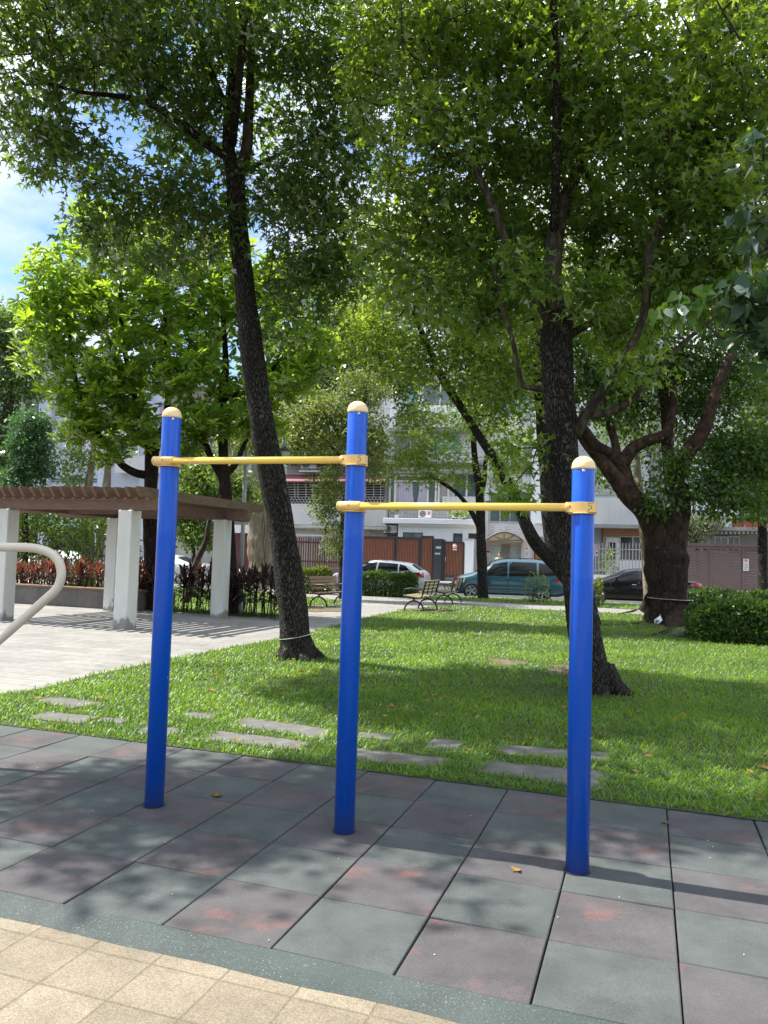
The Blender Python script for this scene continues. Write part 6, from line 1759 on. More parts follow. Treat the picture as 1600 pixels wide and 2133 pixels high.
for k in range(9):
    x0 = 597 + k * 23.5
    if k % 3 == 2:
        gr.bar(gp_(x0 + 8, 1002), gp_(x0 + 8, 1050), 0.05, 0.06, up=(0, 1, 0)); continue
    for xx in (x0, x0 + 17):
        gr.bar(gp_(xx, 1009), gp_(xx, 1036), 0.06, 0.07, up=(0, 1, 0))
    c = [gp_(x0 + 8.5 - 8.5 * math.cos(a), 1009 - 7 * math.sin(a)) for a in np.linspace(0, math.pi, 9)]
    gr.tube(c, 0.035, 6)
for k in range(30):
    for j in range(3):
        x = 594 + k * 7 + (j % 2) * 3.5; y0 = 1035 + j * 5.2
        gr.bar(gp_(x, y0), gp_(x, y0 + 5), 0.05, 0.045, up=(0, 1, 0))
gr.build('grille', m_grille, win)
mb = MB()
def fq(x, y, t): 
    s, z = fac(x, y, t); return M @ Vector((s, t, z))
pa, pb, pc, pd = fq(588, 988, h.t + 0.1), fq(804, 988, h.t + 0.1), fq(806, 1002, h.t + 1.35), fq(586, 1002, h.t + 1.35)
mb.add([pa, pb, pc, pd] + [p - Vector((0, 0, 0.06)) for p in (pa, pb, pc, pd)], [(0, 1, 2, 3), (7, 6, 5, 4), (0, 4, 5, 1), (1, 5, 6, 2), (2, 6, 7, 3), (3, 7, 4, 0)])
mb.build('awning', m_maroon, h.o)
h.part('upper_window', [(592, 900, 800, 962, 0, 0.05)], m_void)
bars = [(590, 962, 802, 966, 0, 0.9), (590, 916, 802, 918, 0.84, 0.9), (590, 938, 802, 940, 0.84, 0.9)] + [(592 + k * 6, 918, 593.4 + k * 6, 962, 0.84, 0.88) for k in range(35)]
h.part('balcony_bars', bars, m_rust)
h.part('upper_wall_panel', [(598, 967, 800, 986, 0, 0.06)], m_conc)
for y0, y1 in ((800, 850), (690, 745)):
    h.window(600, y0, 690, y1, m_alu, m_gl_dark, 3); h.window(705, y0, 795, y1, m_alu, m_gl_dark, 3)
mb = MB()
p = M @ street(*[0, 0]) if False else None
wl = thing('wall_lamp', 'black lantern on the beige wall above the old wooden fence', 'lamp', fpt(678.5, 1108, h.t + 0.46))
mb = MB(); mb.lathe([(0.001, -0.2), (0.09, -0.14), (0.12, 0.12), (0.05, 0.2), (0.001, 0.24)], 8); mb.build('lantern', m_trim, wl)
mb = MB(); mb.tube([(0, 0, 0.2), (0.02, 0.06, 0.26), (0.026, 0.10, 0.1)], 0.02, 6); mb.build('bracket', m_trim, wl)

# --- white house
h = House('white_house', 'white house with dark windows, bay window with lilac curtains and aqua glass above', 806.5, 1008, 13.2, -2.5, -13, m_conc_l)
hw_ = h
h.part('ground_block', [(828, 1092, 1006, 1212, 0, 1.3)], m_white_w)
h.part('side_block', [(806.5, 1126, 827, 1212, 0, 1.2)], m_conc)
h.part('recess_back', [(806.5, 1092, 827.5, 1125.5, 0, 0.25)], m_gl_grey)
h.part('ledge', [(798, 1080.5, 1007, 1091.5, 0, 1.75)], m_white_w, bevel=0.02)
h.part('eave_strip', [(830, 1092.2, 1006, 1097, 1.3, 1.5)], m_white_w)
def dwin(x0, y0, x1, y1, n):
    f = h.part('window', [(x0, y0, x1, y0 + 1.6, 1.3, 1.34), (x0, y1 - 1.2, x1, y1, 1.3, 1.34)] + [(x0 + (x1 - x0 - 1.5) * k / n, y0 + 1.6, x0 + (x1 - x0 - 1.5) * k / n + 1.5, y1 - 1.2, 1.3, 1.34) for k in range(n + 1)], m_dkframe)
    h.part('pane', [(x0 + 0.7, y0 + 0.7, x1 - 0.7, y1 - 0.6, 1.3, 1.315)], m_gl_grey if n == 2 else m_gl_dark, f)
dwin(839, 1109, 880, 1150, 2); dwin(944, 1111, 963, 1150, 1); dwin(976, 1111, 996, 1124, 1)
f = h.part('window', [(811, 989, 936, 992, 0.5, 0.62), (811, 1047, 936, 1051, 0.5, 0.62), (811, 992, 814, 1047, 0.5, 0.6), (821, 992, 825.5, 1047, 0.5, 0.62), (826, 1001, 906, 1003, 0.5, 0.6), (889, 1003, 893, 1047, 0.5, 0.6), (906, 992, 910, 1047, 0.5, 0.62), (912, 992, 916, 1047, 0.5, 0.62), (932, 992, 936, 1047, 0.5, 0.6)], m_cream)
h.part('bay', [(811, 987, 936, 1052, 0, 0.45)], m_conc_l)
h.part('pane', [(814, 992, 932, 1047, 0.45, 0.47)], m_gl_grey, f)
cu = MB()
M = h.M()
for (xa, xb, xa2, xb2) in ((826, 859, 826, 862), (873, 889, 869, 889)):
    rows = []
    for y, (qa, qb) in ((1003, (xa, xb)), (1024, (xa, (xb + xb2) / 2 if xa2 == xa else xb)), (1047, (xa2, xb2))):
        row = []
        for k in range(41):
            u = k / 40
            s, z = fac(qa + (qb - qa) * u, y, h.t + 0.5)
            row.append(M @ Vector((s, h.t + 0.50 + 0.022 * math.sin(u * (qb - qa) * 1.5), z)))
        rows.append(row)
    cu.grid(rows)
cu.build('curtain', m_curtain, h.o)
h.part('patterned_blind', [(916.5, 993, 931.5, 1046, 0.475, 0.49)], m_curtain2)
h.part('balcony_door', [(946, 990, 1000, 1034, 0, 0.05)], m_gl_grey)
h.part('door_frame', [(944, 988, 947, 1048, 0, 0.12), (970, 990, 974, 1048, 0.05, 0.12), (998, 988, 1001, 1048, 0, 0.12)], m_metal_w)
h.part('balcony_slats', [(922, 1035 + 4.2 * k, 998, 1037.6 + 4.2 * k, 0.86, 0.92) for k in range(4)] + [(922 + 18.3 * k, 1034, 925 + 18.3 * k, 1051, 0.80, 0.86) for k in range(5)], m_metal_w)
h.part('tiled_wall', [(810, 1052.5, 1004, 1080, 0, 0.3)], m_gtile)
h.part('floor_slab', [(808, 975, 1006, 986, 0, 0.8), (808, 962, 1006, 968, 0, 0.5)], m_conc)
h.part('aqua_window', [(900, 893, 955, 946, 0, 0.06)], m_gl_aqua)
h.part('window_frame', [(926, 893, 928, 946, 0.06, 0.1), (900, 940, 990, 942, 0.06, 0.12)], m_metal_w)
h.part('railing', [(930, 946 + 5 * k, 1002, 948 + 5 * k, 0.8, 0.86) for k in range(4)] + [(930 + 14 * k, 945, 932 + 14 * k, 963, 0.74, 0.8) for k in range(6)], m_metal_w)
h.part('parapet', [(812, 846, 1006, 890, 0, 0.7)], m_white_w)
h.part('floor_slab', [(808, 890.5, 1006, 897, 0, 0.75)], m_conc)
h.window(846, 800, 872, 846, m_metal_w, m_gl_aqua, 1); h.window(880, 800, 990, 846, m_metal_w, m_gl_grey, 3); h.window(820, 905, 890, 955, m_metal_w, m_gl_grey, 2)
mb = MB(); q = fq(830, 866, h.t + 0.705) if False else (h.M() @ Vector((fac(830, 866, h.t + 0.7)[0], h.t + 0.7, fac(830, 866, h.t + 0.7)[1])))
mb.lathe([(0.30, 0), (0.30, 0.03), (0.24, 0.04), (0.001, 0.035)], 20, Matrix.Translation(q) @ (SN.to_track_quat('Z', 'Y').to_matrix().to_4x4()))
mb.build('vent', m_grille, h.o)

# --- outdoor air conditioner units
m_acw = mat('white_casing', (0.70, 0.70, 0.68), (0.64, 0.64, 0.62), 0.5, 6)
m_acg = mat('fan_grille', (0.26, 0.26, 0.26), (0.18, 0.18, 0.18), 0.6, 40)
def ac_unit(label, x0, y0, x1, y1, t, stick=None):
    s0, zt = fac(x0, y0, t); s1, zb = fac(x1, y1, t)
    o = thing('air_conditioner', label, 'air conditioner', street((s0 + s1) / 2, t, zb), ST_A)
    W, H = s1 - s0, zt - zb
    mb = MB(); mb.box(-W / 2, W / 2, 0, 0.34, 0.05, H); mb.build('casing', m_acw, o, bevel=0.015)
    mb = MB(); mb.box(-W / 2 + 0.06, -W / 2 + 0.14, 0.02, 0.30, -0.02, 0.05); mb.box(W / 2 - 0.14, W / 2 - 0.06, 0.02, 0.30, -0.02, 0.05); mb.build('foot', m_trim, o)
    R_ = min(H * 0.40, W * 0.30)
    M = Matrix.Translation((-W * 0.17, -0.004, H * 0.53)) @ Matrix.Rotation(rad(90), 4, 'X')
    mb = MB(); mb.lathe([(R_, 0.0), (R_, 0.012), (R_ * 0.93, 0.014), (R_ * 0.9, 0.004), (R_ * 0.2, 0.004), (R_ * 0.19, 0.014), (0.001, 0.016)], 26, M)
    for k in range(14):
        a = 2 * math.pi * k / 14
        mb.bar(M @ Vector((R_ * 0.2 * math.cos(a), R_ * 0.2 * math.sin(a), 0.01)), M @ Vector((R_ * 0.92 * math.cos(a), R_ * 0.92 * math.sin(a), 0.01)), 0.012, 0.008)
    mb.build('fan_grille', m_acg, o)
    if stick:
        mb = MB(); mb.box(W * 0.24, W * 0.42, -0.006, 0.0, H * 0.42, H * 0.82); mb.build('sticker', stick, o)
    return o
m_stb = mat('blue_red_sticker', (0.30, 0.34, 0.52), (0.5, 0.16, 0.18), 0.5, 6, p0=0.48, p1=0.52)
m_str = mat('pink_red_sticker', (0.62, 0.20, 0.24), (0.6, 0.5, 0.5), 0.5, 9, p0=0.45, p1=0.55)
ac_unit('air conditioner with a blue and red sticker on the white ledge', 872, 1062.5, 898, 1080, -1.3, m_stb)
ac_unit('air conditioner with pink stickers on the white ledge, near the young gum', 942, 1063, 969, 1080.5, -1.3, m_str)
ac_unit('air conditioner set in the recess at the left end of the white house', 799.5, 1093.5, 826, 1112, -1.55, None)
ac_unit('air conditioner hung under the upper balcony of the old beige building', 627, 958, 658, 979, -1.95, None)
mb = MB(); frect(mb, 806, 1112.5, 828, 1114.5, -2.2, -1.3); o = mb.build('ac_shelf', m_dkframe); o['label'] = 'dark shelf carrying the air conditioner in the white house recess'; o['category'] = 'shelf'
mb = MB(); frect(mb, 622, 979.5, 664, 983, -2.4, -1.5); o = mb.build('ac_shelf', m_alu); o['label'] = 'grey shelf under the air conditioner of the beige building'; o['category'] = 'shelf'

# --- white tiled building with arched canopy
h = House('tiled_building', 'white tiled apartment building with an arched yellowish canopy over its entrance', 1009, 1135, 13.8, -2.3, -13, m_wtile)
h.part('pilaster', [(1109, 700, 1135, 1118, 0, 0.35)], m_white_w)
h.part('pilaster', [(1009, 980, 1018, 1130, 0, 0.12)], m_wtile)
for (x0, y0, x1, y1, n, gm) in ((1049, 914, 1108, 944, 3, m_gl_grey), (1020, 1027, 1106, 1088, 4, m_gl_grey), (1040, 960, 1107, 990, 3, m_gl_dark), (1040, 838, 1108, 866, 3, m_gl_aqua), (1040, 740, 1108, 790, 3, m_gl_grey)):
    h.window(x0, y0, x1, y1, m_alu, gm, n, 1.8, 0.06, (y0 + y1) / 2 + 3 if y1 - y0 > 50 else None)
h.part('entrance_wall', [(1012, 1128, 1112, 1215, 0, 1.6)], mat('greige_plaster', (0.50, 0.46, 0.42), (0.44, 0.40, 0.36), 0.8, 2))
m_glblock = brick_mat('glass_block', (0.46, 0.53, 0.49), (0.42, 0.49, 0.45), (0.36, 0.38, 0.36), 0.4, 0.2, 0.015, 0.0, rough=0.25, vertical=True)
h.part('glass_panel', [(1023, 1137, 1042, 1206, 1.6, 1.63), (1063, 1137, 1079, 1206, 1.6, 1.63)], m_glblock)
h.part('door', [(1044, 1134, 1061, 1208, 1.6, 1.64)], mat('brown_metal_door', (0.22, 0.19, 0.16), (0.17, 0.145, 0.12), 0.5, 4))
M = h.M()
can = MB()
tF, tB = h.t + 2.9, h.t + 1.5
prof = [(1011 + 79 * k / 14, 1133 - 25 * math.sin(math.pi * (0.08 + 0.84 * k / 14)) ** 0.9) for k in range(15)]
fr_ = [M @ Vector((fac(x, y, tF)[0], tF, fac(x, y, tF)[1])) for x, y in prof]
bk_ = [p + (M.to_3x3() @ Vector((0.0, tB - tF, 0))) for p in fr_]
can.grid([fr_, bk_], 0)
can.grid([[p - Vector((0, 0, 0.05)) for p in fr_], [p - Vector((0, 0, 0.05)) for p in bk_]], 0)
base_l, base_r = fr_[0], fr_[-1]
nn = M.to_3x3() @ Vector((0, 0.01, 0))
can.add([p - nn * 3 for p in fr_], [tuple(range(15))], 0)
cobj = can.build('canopy', mat('yellowed_plastic', (0.56, 0.48, 0.31), (0.48, 0.40, 0.25), 0.4, 3), h.o, fix=False)
cf = MB()
cf.tube(fr_, 0.045, 6); cf.tube([fr_[0], fr_[-1]], 0.05, 6)
for k in (3, 7, 11): cf.tube([(fr_[0] + fr_[-1]) / 2, fr_[k]], 0.025, 5)
cf.build('canopy_frame', mat('brown_canopy_frame', (0.20, 0.15, 0.10), rough=0.6), cobj)
h.part('wall_pier', [(1086, 1112, 1107, 1214, 1.6, 2.1)], mat('pinkish_plaster', (0.56, 0.52, 0.48), (0.50, 0.46, 0.42), 0.8, 2))
h.part('window_cage', [(1116 + 2.6 * k, 1090, 1117 + 2.6 * k, 1116, 0.8, 0.85) for k in range(6)] + [(1114, 1089, 1132, 1091, 0.35, 0.9), (1114, 1115, 1132, 1118, 0.35, 0.9)], m_metal_w)
h.part('dark_gap', [(1108, 1120, 1114, 1214, 0.35, 1.2)], m_void)
h.part('orange_door', [(1114.5, 1132, 1140, 1214, 0.35, 1.3)], mat('orange_varnished_wood', (0.45, 0.18, 0.06), (0.36, 0.13, 0.045), 0.4, 5, (1, 1, 0.3)))

# --- low house behind the metal fence
h = House('low_house', 'pale low house with brown header and white door behind the metal bar fence', 1140, 1352, 12.5, -3.0, -13, m_conc_l)
h.part('balcony_parapet', [(1150, 1044, 1352, 1092, 0, 1.0)], m_conc_l)
h.part('eave', [(1150, 1092.5, 1352, 1099, 0, 1.5)], m_conc)
h.part('upper_wall', [(1150, 900, 1352, 1030, 0, 0.2)], m_gtile)
h.part('grey_panel', [(1150, 1100, 1253, 1214, 0, 0.3)], mat('grey_metal_panel', (0.27, 0.29, 0.30), (0.23, 0.25, 0.26), 0.6, 2))
h.part('header', [(1256, 1100, 1352, 1116, 0, 0.35)], mat('brown_header', (0.34, 0.17, 0.085), (0.28, 0.14, 0.07), 0.6, 2))
h.part('post', [(1253, 1100, 1256, 1214, 0, 0.38)], m_oldwood)
fd = h.part('door', [(1262, 1120, 1290, 1212, 0, 0.15)], m_metal_w)
h.part('pane', [(1267, 1130, 1284, 1166, 0.15, 0.17)], m_gl_dark, fd)
h.window(1291, 1117, 1346, 1168, m_metal_w, m_gl_dark, 2, 1.8, 0.12)
h.part('white_base', [(1291, 1168.5, 1352, 1214, 0, 0.2)], m_white_w)
h.part('railing', [(1150, 1038, 1352, 1040, 0.9, 0.95)] + [(1150 + 10 * k, 1040, 1151 + 10 * k, 1044, 0.9, 0.94) for k in range(20)], m_metal_w)
for (x0, x1) in ((1180, 1240), (1260, 1330)): h.window(x0, 960, x1, 1010, m_alu, m_gl_grey, 3, 2, 0.3)

# --- grey concrete house on the right
h = House('concrete_house', 'grey concrete house with white windows and red flower boxes at the right edge', 1352.5, 1760, 12.8, -4.5, -13, m_conc)
h.part('eave', [(1480, 1099, 1760, 1107, 0, 1.9)], m_conc)
h.part('eave_tooth', [(1484 + 9 * k, 1107.5, 1488 + 9 * k, 1112, 1.5, 1.85) for k in range(30)], m_conc)
for (x0, y0, x1, y1, n) in ((1462, 1117, 1516, 1150, 4), (1516.5, 1117, 1541, 1150, 2)): h.window(x0, y0, x1, y1, m_metal_w, m_gl_grey if n == 4 else m_gl_dark, n, 2.0, 0.12)
h.part('upper_block', [(1548, 1040, 1760, 1085, 0, 0.4)], mat('slate_panel', (0.30, 0.32, 0.34), (0.26, 0.28, 0.30), 0.7, 2))
h.part('white_panel', [(1400, 860, 1545, 1098, 0, 0.1)], m_white_w)
wf = h.window(1470, 872, 1530, 930, m_metal_w, m_gl_dark, 2, 2.0, 0.2)
h.part('window_bars', [(1470, 874 + 6 * k, 1530, 875.5 + 6 * k, 0.6, 0.64) for k in range(10)] + [(1474 + 9 * k, 872, 1475.5 + 9 * k, 932, 0.55, 0.6) for k in range(7)], m_metal_w, wf)
h.window(1440, 960, 1520, 1020, m_metal_w, m_gl_grey, 3, 2, 0.2)
m_redpot = mat('red_flower_box', (0.42, 0.085, 0.05), (0.34, 0.07, 0.04), 0.7, 3)
for k in range(4):
    x0 = 1527 + k * 21
    s0, zt = fac(x0, 1086, -2.75); s1, zb = fac(x0 + 19.5, 1098.5, -2.75)
    o = thing('flower_box', 'red flower box with leafy plants on the eave of the grey house', 'flower box', street((s0 + s1) / 2, -2.75, zb), ST_A, 'red flower boxes on the grey house')
    mb = MB(); mb.box(-(s1 - s0) / 2, (s1 - s0) / 2, 0, 0.4, 0, zt - zb); mb.build('box', m_redpot, o, bevel=0.02)
    r = np.random.default_rng(k)
    n = 220
    pos = np.stack([r.uniform(-0.28, 0.28, n), r.uniform(0.0, 0.4, n), (zt - zb) + np.abs(r.normal(size=n)) * 0.2], 1)
    V, F = place_leaves(pos, r.normal(size=(n, 3)) + np.array([0, 0, 0.5]), r.normal(size=(n, 3)), r.uniform(0.08, 0.16, n), T_OVAL)
    np_mesh('plants', V, F, m_shrub, o)

# --- brown building and blue grey building on the left
h = House('brown_building', 'brownish apartment building with barred balconies behind the bright green trees', 334, 559, 13.0, -2.5, -13, m_brown_b)
wn = h.part('window', [(352, 898, 414, 952, 0, 0.06)], m_gl_dark)
h.part('window_bars', [(352 + 4.4 * k, 896, 353.3 + 4.4 * k, 954, 0.5, 0.54) for k in range(15)] + [(350, 894, 416, 897, 0, 0.56), (350, 953, 416, 957, 0, 0.56)], m_grille, wn)
h.part('balcony_parapet', [(336, 956, 556, 985, 0, 0.7)], m_conc)
h.part('balcony_parapet', [(336, 860, 556, 890, 0, 0.7)], m_conc_l)
h.window(440, 1000, 540, 1050, m_alu, m_gl_dark, 4); h.window(430, 900, 540, 950, m_alu, m_gl_grey, 4)
h.part('red_shutter', [(548, 1112, 590, 1214, 0, 0.5)], m_red)
h.part('shutter_header', [(486, 1094, 592, 1111, 0, 0.7)], m_metal_w)
h.part('boards', [(470, 1112, 546, 1214, 0, 0.45)], m_maroon_w)
h.part('ground_front', [(336, 1060, 468, 1214, 0, 0.3)], m_conc)
h = House('grey_blue_building', 'pale blue grey building on columns at the far left, with a dark parking space below', -160, 333.5, 14.5, -2.5, -13, m_blueg)
h.part('parking_shade_panel', [(-100, 1098, 200, 1214, 0, 0.02)], m_void)  # flat black panel, shade of the open parking space put into its colour
h.part('pillar', [(x, 700, x + 13, 1214, 0, 0.5) for x in (-60, 26, 88, 205, 292)], m_blueg)
h.part('balcony_parapet', [(234, 836, 333, 868, 0, 0.9)], mat('lilac_corrugated', (0.50, 0.50, 0.60), (0.40, 0.40, 0.5), 0.6, 26, (5, 5, 0.02)))
h.part('balcony_parapet', [(240, 950, 333, 985, 0, 0.9)], m_conc_l)
h.part('balcony_brace', [(244 + 22 * k, 905, 246 + 22 * k, 950, 0.7, 0.75) for k in range(5)] + [(240, 902, 333, 905, 0.7, 0.78)], m_metal_w)
for (x0, y0, x1, y1) in ((40, 806, 84, 868), (104, 806, 200, 868), (40, 930, 84, 1000), (104, 1010, 200, 1060), (220, 880, 290, 945), (40, 690, 84, 750)): h.window(x0, y0, x1, y1, m_metal_w, m_gl_grey, 2, 2, 0.06, (y0 + y1) / 2)
h.part('conduit', [(104, 997, 204, 999, 0, 0.08), (104, 1002, 204, 1003.5, 0, 0.08)], m_dkframe)

# ================================================================== FENCES AND GATES ALONG THE FAR SIDEWALK
def fence_thing(name, label, cat, x0, x1, t):
    s0, s1 = fac(x0, 1160, t)[0], fac(x1, 1160, t)[0]
    c = street((s0 + s1) / 2, t, 0.135)
    return thing(name, label, cat, c), Matrix.Translation(-c) @ M_STREET
def fpart(o, M, name, rects, m, parent=None, bevel=0.0):
    global M_LOC
    M_LOC = M
    mb = MB()
    for (x0, y0, x1, y1, a, b) in rects: frect(mb, x0, y0, x1, y1, a, b)
    M_LOC = M_STREET
    return mb.build(name, m, parent or o, bevel)
o, M = fence_thing('wooden_fence', 'old reddish brown wooden slat fence on a low brick wall, with white flowering creeper', 'fence', 580, 716, 0)
fpart(o, M, 'brick_base', [(560, 1183, 740, 1220, -0.2, 0.0)], m_brick_low)
rs = random.Random(2)
fpart(o, M, 'slats', [(562 + k * 4.9, 1119 + rs.uniform(-1, 1), 565 + k * 4.9 + rs.uniform(-0.4, 0.5), 1182.5, -0.12, -0.09) for k in range(36)], m_oldwood)
fpart(o, M, 'rail', [(560, 1128, 740, 1131.5, -0.09, -0.03), (560, 1168, 740, 1171, -0.09, -0.03)], m_maroon_w)
fpart(o, M, 'pipe_frame', [(600, 1113.5, 672, 1115.5, -0.25, -0.18), (670, 1115.5, 672.5, 1183, -0.25, -0.18)], m_metal_w)
cr = thing('creeper', 'pale flowering creeper climbing the old wooden fence', 'plant', fpt(676, 1180, 0.02))
r = np.random.default_rng(3)
pts = []
for (x0, y0, x1, y1, n) in ((672, 1122, 664, 1155, 60), (672, 1140, 684, 1128, 40), (684, 1135, 682, 1168, 60), (666, 1138, 684, 1140, 30), (676, 1118, 700, 1120, 30)):
    for k in range(n):
        u = r.random()
        pts.append(np.array(fpt(x0 + (x1 - x0) * u + r.normal() * 1.6, y0 + (y1 - y0) * u + r.normal() * 1.6, 0.03)) - np.array(cr.location))
pts = np.array(pts); n = len(pts)
V, F = place_leaves(pts, r.normal(size=(n, 3)), np.array(SN) + r.normal(size=(n, 3)) * 0.5, r.uniform(0.08, 0.15, n), T_OVAL)
np_mesh('foliage', V, F, leaf_mat('creeper_leaf', (0.10, 0.17, 0.05), (0.62, 0.62, 0.50), (0.2, 0.3, 0.05), (0.5, 0.5, 0.3), 0.3), cr)
mb = MB(); mb.tube([Vector(fpt(676, 1182, 0.0)) - cr.location, Vector(fpt(674, 1150, 0.02)) - cr.location, Vector(fpt(672, 1122, 0.0)) - cr.location], 0.015, 5); mb.build('stem', m_twig, cr)

o, M = fence_thing('panel_fence', 'modern fence of upright reddish wood slats in charcoal frames, left of the charcoal pillar', 'fence', 742, 903, 0)
for (x0, x1, yt) in ((741, 823, 1117), (824, 874.5, 1118.5), (875.5, 903, 1116)):
    pn = fpart(o, M, 'frame', [(x0, yt, x1, yt + 4, -0.12, 0.04), (x0, 1205, x1, 1212, -0.12, 0.04), (x0, yt + 4, x0 + 2.5, 1205, -0.12, 0.04), (x1 - 2.5, yt + 4, x1, 1205, -0.12, 0.04)], m_char)
    k = int((x1 - x0 - 5) / 3.1)
    w = (x1 - x0 - 5) / k
    fpart(o, M, 'slats', [(x0 + 2.6 + q * w, yt + 4.1, x0 + 2.6 + q * w + w * 0.66, 1204.8, -0.03, 0.0) for q in range(k)], m_wood_slat, pn)
    fpart(o, M, 'backing', [(x0 + 2.5, yt + 4, x1 - 2.5, 1205, -0.10, -0.06)], m_wood_gap, pn)
o, M = fence_thing('gate_pillar', 'charcoal gate pillar with two small grey plates', 'pillar', 903, 925, 0)
fpart(o, M, 'pillar', [(903.5, 1122, 919.5, 1213, -0.5, 0.25)], m_char, bevel=0.02)
fpart(o, M, 'plate', [(908, 1138, 919, 1143, 0.25, 0.27), (906, 1151.5, 917, 1155, 0.25, 0.27)], m_alu)
fpart(o, M, 'side_post', [(920, 1124, 925, 1213, -0.4, 0.1)], m_char)
o, M = fence_thing('wooden_gate', 'single reddish slatted gate leaf with a round sticker, right of the charcoal pillar', 'gate', 926, 967, 0)
fpart(o, M, 'frame', [(925.5, 1128, 967, 1131.5, -0.1, 0.02), (925.5, 1199, 967, 1203, -0.1, 0.02), (925.5, 1131.5, 928, 1199, -0.1, 0.02), (964.5, 1131.5, 967, 1199, -0.1, 0.02)], m_char)
fpart(o, M, 'slats', [(928.1 + q * 3.03, 1131.6, 928.1 + q * 3.03 + 2.0, 1198.9, -0.04, -0.01) for q in range(12)], m_wood_slat)
fpart(o, M, 'backing', [(928, 1131.5, 964.5, 1199, -0.1, -0.06)], m_wood_gap)
fpart(o, M, 'handle', [(927.2, 1160, 928.6, 1168, 0.02, 0.05)], m_alu)
o, M = fence_thing('white_wall', 'short white wall between the slatted gate and the young gum', 'wall', 967, 990, 0)
fpart(o, M, 'wall', [(967.5, 1124, 986, 1214, -0.4, 0.0)], m_white_w, bevel=0.02)
fpart(o, M, 'cap', [(966.5, 1122, 987, 1123.8, -0.45, 0.06)], m_conc_l)
fpart(o, M, 'stained_end', [(986.2, 1126, 1010, 1214, -1.0, -0.3)], m_conc)

o, M = fence_thing('metal_fence', 'grey metal bar fence on a low concrete wall right of the right post', 'fence', 1226, 1348, 0)
fpart(o, M, 'base_wall', [(1140, 1197, 1352, 1222, -0.25, 0.0)], m_conc_l)
fpart(o, M, 'bars', [(1142 + 7.0 * k, 1131 + (k % 2) * 0.6, 1143.8 + 7.0 * k, 1197, -0.14, -0.09) for k in range(30)], m_grille)
fpart(o, M, 'rail', [(1140, 1142, 1352, 1144, -0.09, -0.06), (1140, 1187, 1352, 1189, -0.09, -0.06)], m_grille)

o, M = fence_thing('slatted_gate', 'wide brown gate of level metal slats with light gaps, right of the ficus', 'gate', 1400, 1700, 0)
fpart(o, M, 'top_rail', [(1353, 1133, 1700, 1138.5, -0.25, 0.12), (1353, 1139, 1700, 1144.5, -0.2, 0.05)], m_brgate)
fpart(o, M, 'post', [(x, 1145, x + 5, 1238, -0.15, 0.03) for x in (1354, 1478, 1546, 1622, 1690)], m_brgate)
rows = []
rs = random.Random(9)
for (xa, xb) in ((1359, 1478), (1483, 1546), (1551, 1622), (1627, 1690)):
    y = 1145.5
    while y < 1238:
        gap = 0.5 if xa == 1359 else rs.choice((0.3, 0.5, 0.8, 1.4))
        rows.append((xa, y, xb, y + 5.9 - gap, -0.11, -0.02)); y += 6.0
fpart(o, M, 'slats', rows, m_brgate)

# ================================================================== SIGNS
def text_mesh(name, body, size, material, M, parent, spacing=1.0):
    cu = bpy.data.curves.new(name, 'FONT')
    cu.body = body; cu.size = size; cu.align_x = 'CENTER'; cu.align_y = 'CENTER'; cu.extrude = 0.001; cu.space_line = spacing
    tmp = bpy.data.objects.new(name, cu); COL.objects.link(tmp)
    dg = bpy.context.evaluated_depsgraph_get()
    me = bpy.data.meshes.new_from_object(tmp.evaluated_get(dg))
    bpy.data.objects.remove(tmp)
    o = bpy.data.objects.new(name, me)
    me.materials.clear(); me.materials.append(material)
    COL.objects.link(o)
    o.parent = parent
    o.matrix_local = M
    return o
m_sign_w = mat('white_sign_board', (0.78, 0.78, 0.76), (0.70, 0.70, 0.68), 0.5, 10)
m_sign_r = mat('red_sign_paint', (0.55, 0.03, 0.03), rough=0.5)
m_sign_k = mat('black_sign_paint', (0.02, 0.02, 0.02), rough=0.5)
m_sign_p = mat('pink_sign_paper', (0.62, 0.30, 0.45), (0.55, 0.25, 0.40), 0.7, 10)
def sign(label, x0, y0, x1, y1, t):
    s0, zt = fac(x0, (y0 + y1) / 2, t)[0], fac((x0 + x1) / 2, y0, t)[1]
    s1, zb = fac(x1, (y0 + y1) / 2, t)[0], fac((x0 + x1) / 2, y1, t)[1]
    o = thing('sign', label, 'sign', street((s0 + s1) / 2, t, (zb + zt) / 2), ST_A)
    W, H = s1 - s0, zt - zb
    mb = MB(); mb.box(-W / 2, W / 2, -0.012, 0.0, -H / 2, H / 2); mb.build('board', m_sign_w, o)
    return o, W, H
UPR = Matrix.Rotation(rad(90), 4, 'X')
def no_parking(label, x0, y0, x1, y1, t):
    o, W, H = sign(label, x0, y0, x1, y1, t)
    # red ring with a small car and a bar across it
    rr = W * 0.36
    M = Matrix.Translation((0, -0.014, H * 0.34)) @ UPR
    mb = MB()
    mb.lathe([(rr, 0), (rr, 0.003), (rr * 0.76, 0.003), (rr * 0.76, 0)], 24, M, cap=False)
    mb.bar(M @ Vector((-rr * 0.62, rr * 0.62, 0.002)), M @ Vector((rr * 0.62, -rr * 0.62, 0.002)), rr * 0.2, 0.003, up=(0, 1, 0))
    mb.build('prohibition_ring', m_sign_r, o)
    mb = MB()
    mb.prism([(-rr * 0.5, -rr * 0.25), (rr * 0.5, -rr * 0.25), (rr * 0.5, 0.0), (rr * 0.28, rr * 0.28), (-rr * 0.28, rr * 0.28), (-rr * 0.5, 0.0)], 0.0, 0.002, M)
    mb.build('car_symbol', m_sign_k, o)
    for x, txt in ((W * 0.2, '車\n庫\n門\n前'), (-W * 0.2, '請\n勿\n停\n車')):
        text_mesh('lettering', txt, W * 0.34, m_sign_k, Matrix.Translation((x, -0.014, -H * 0.17)) @ UPR, o, 1.0)
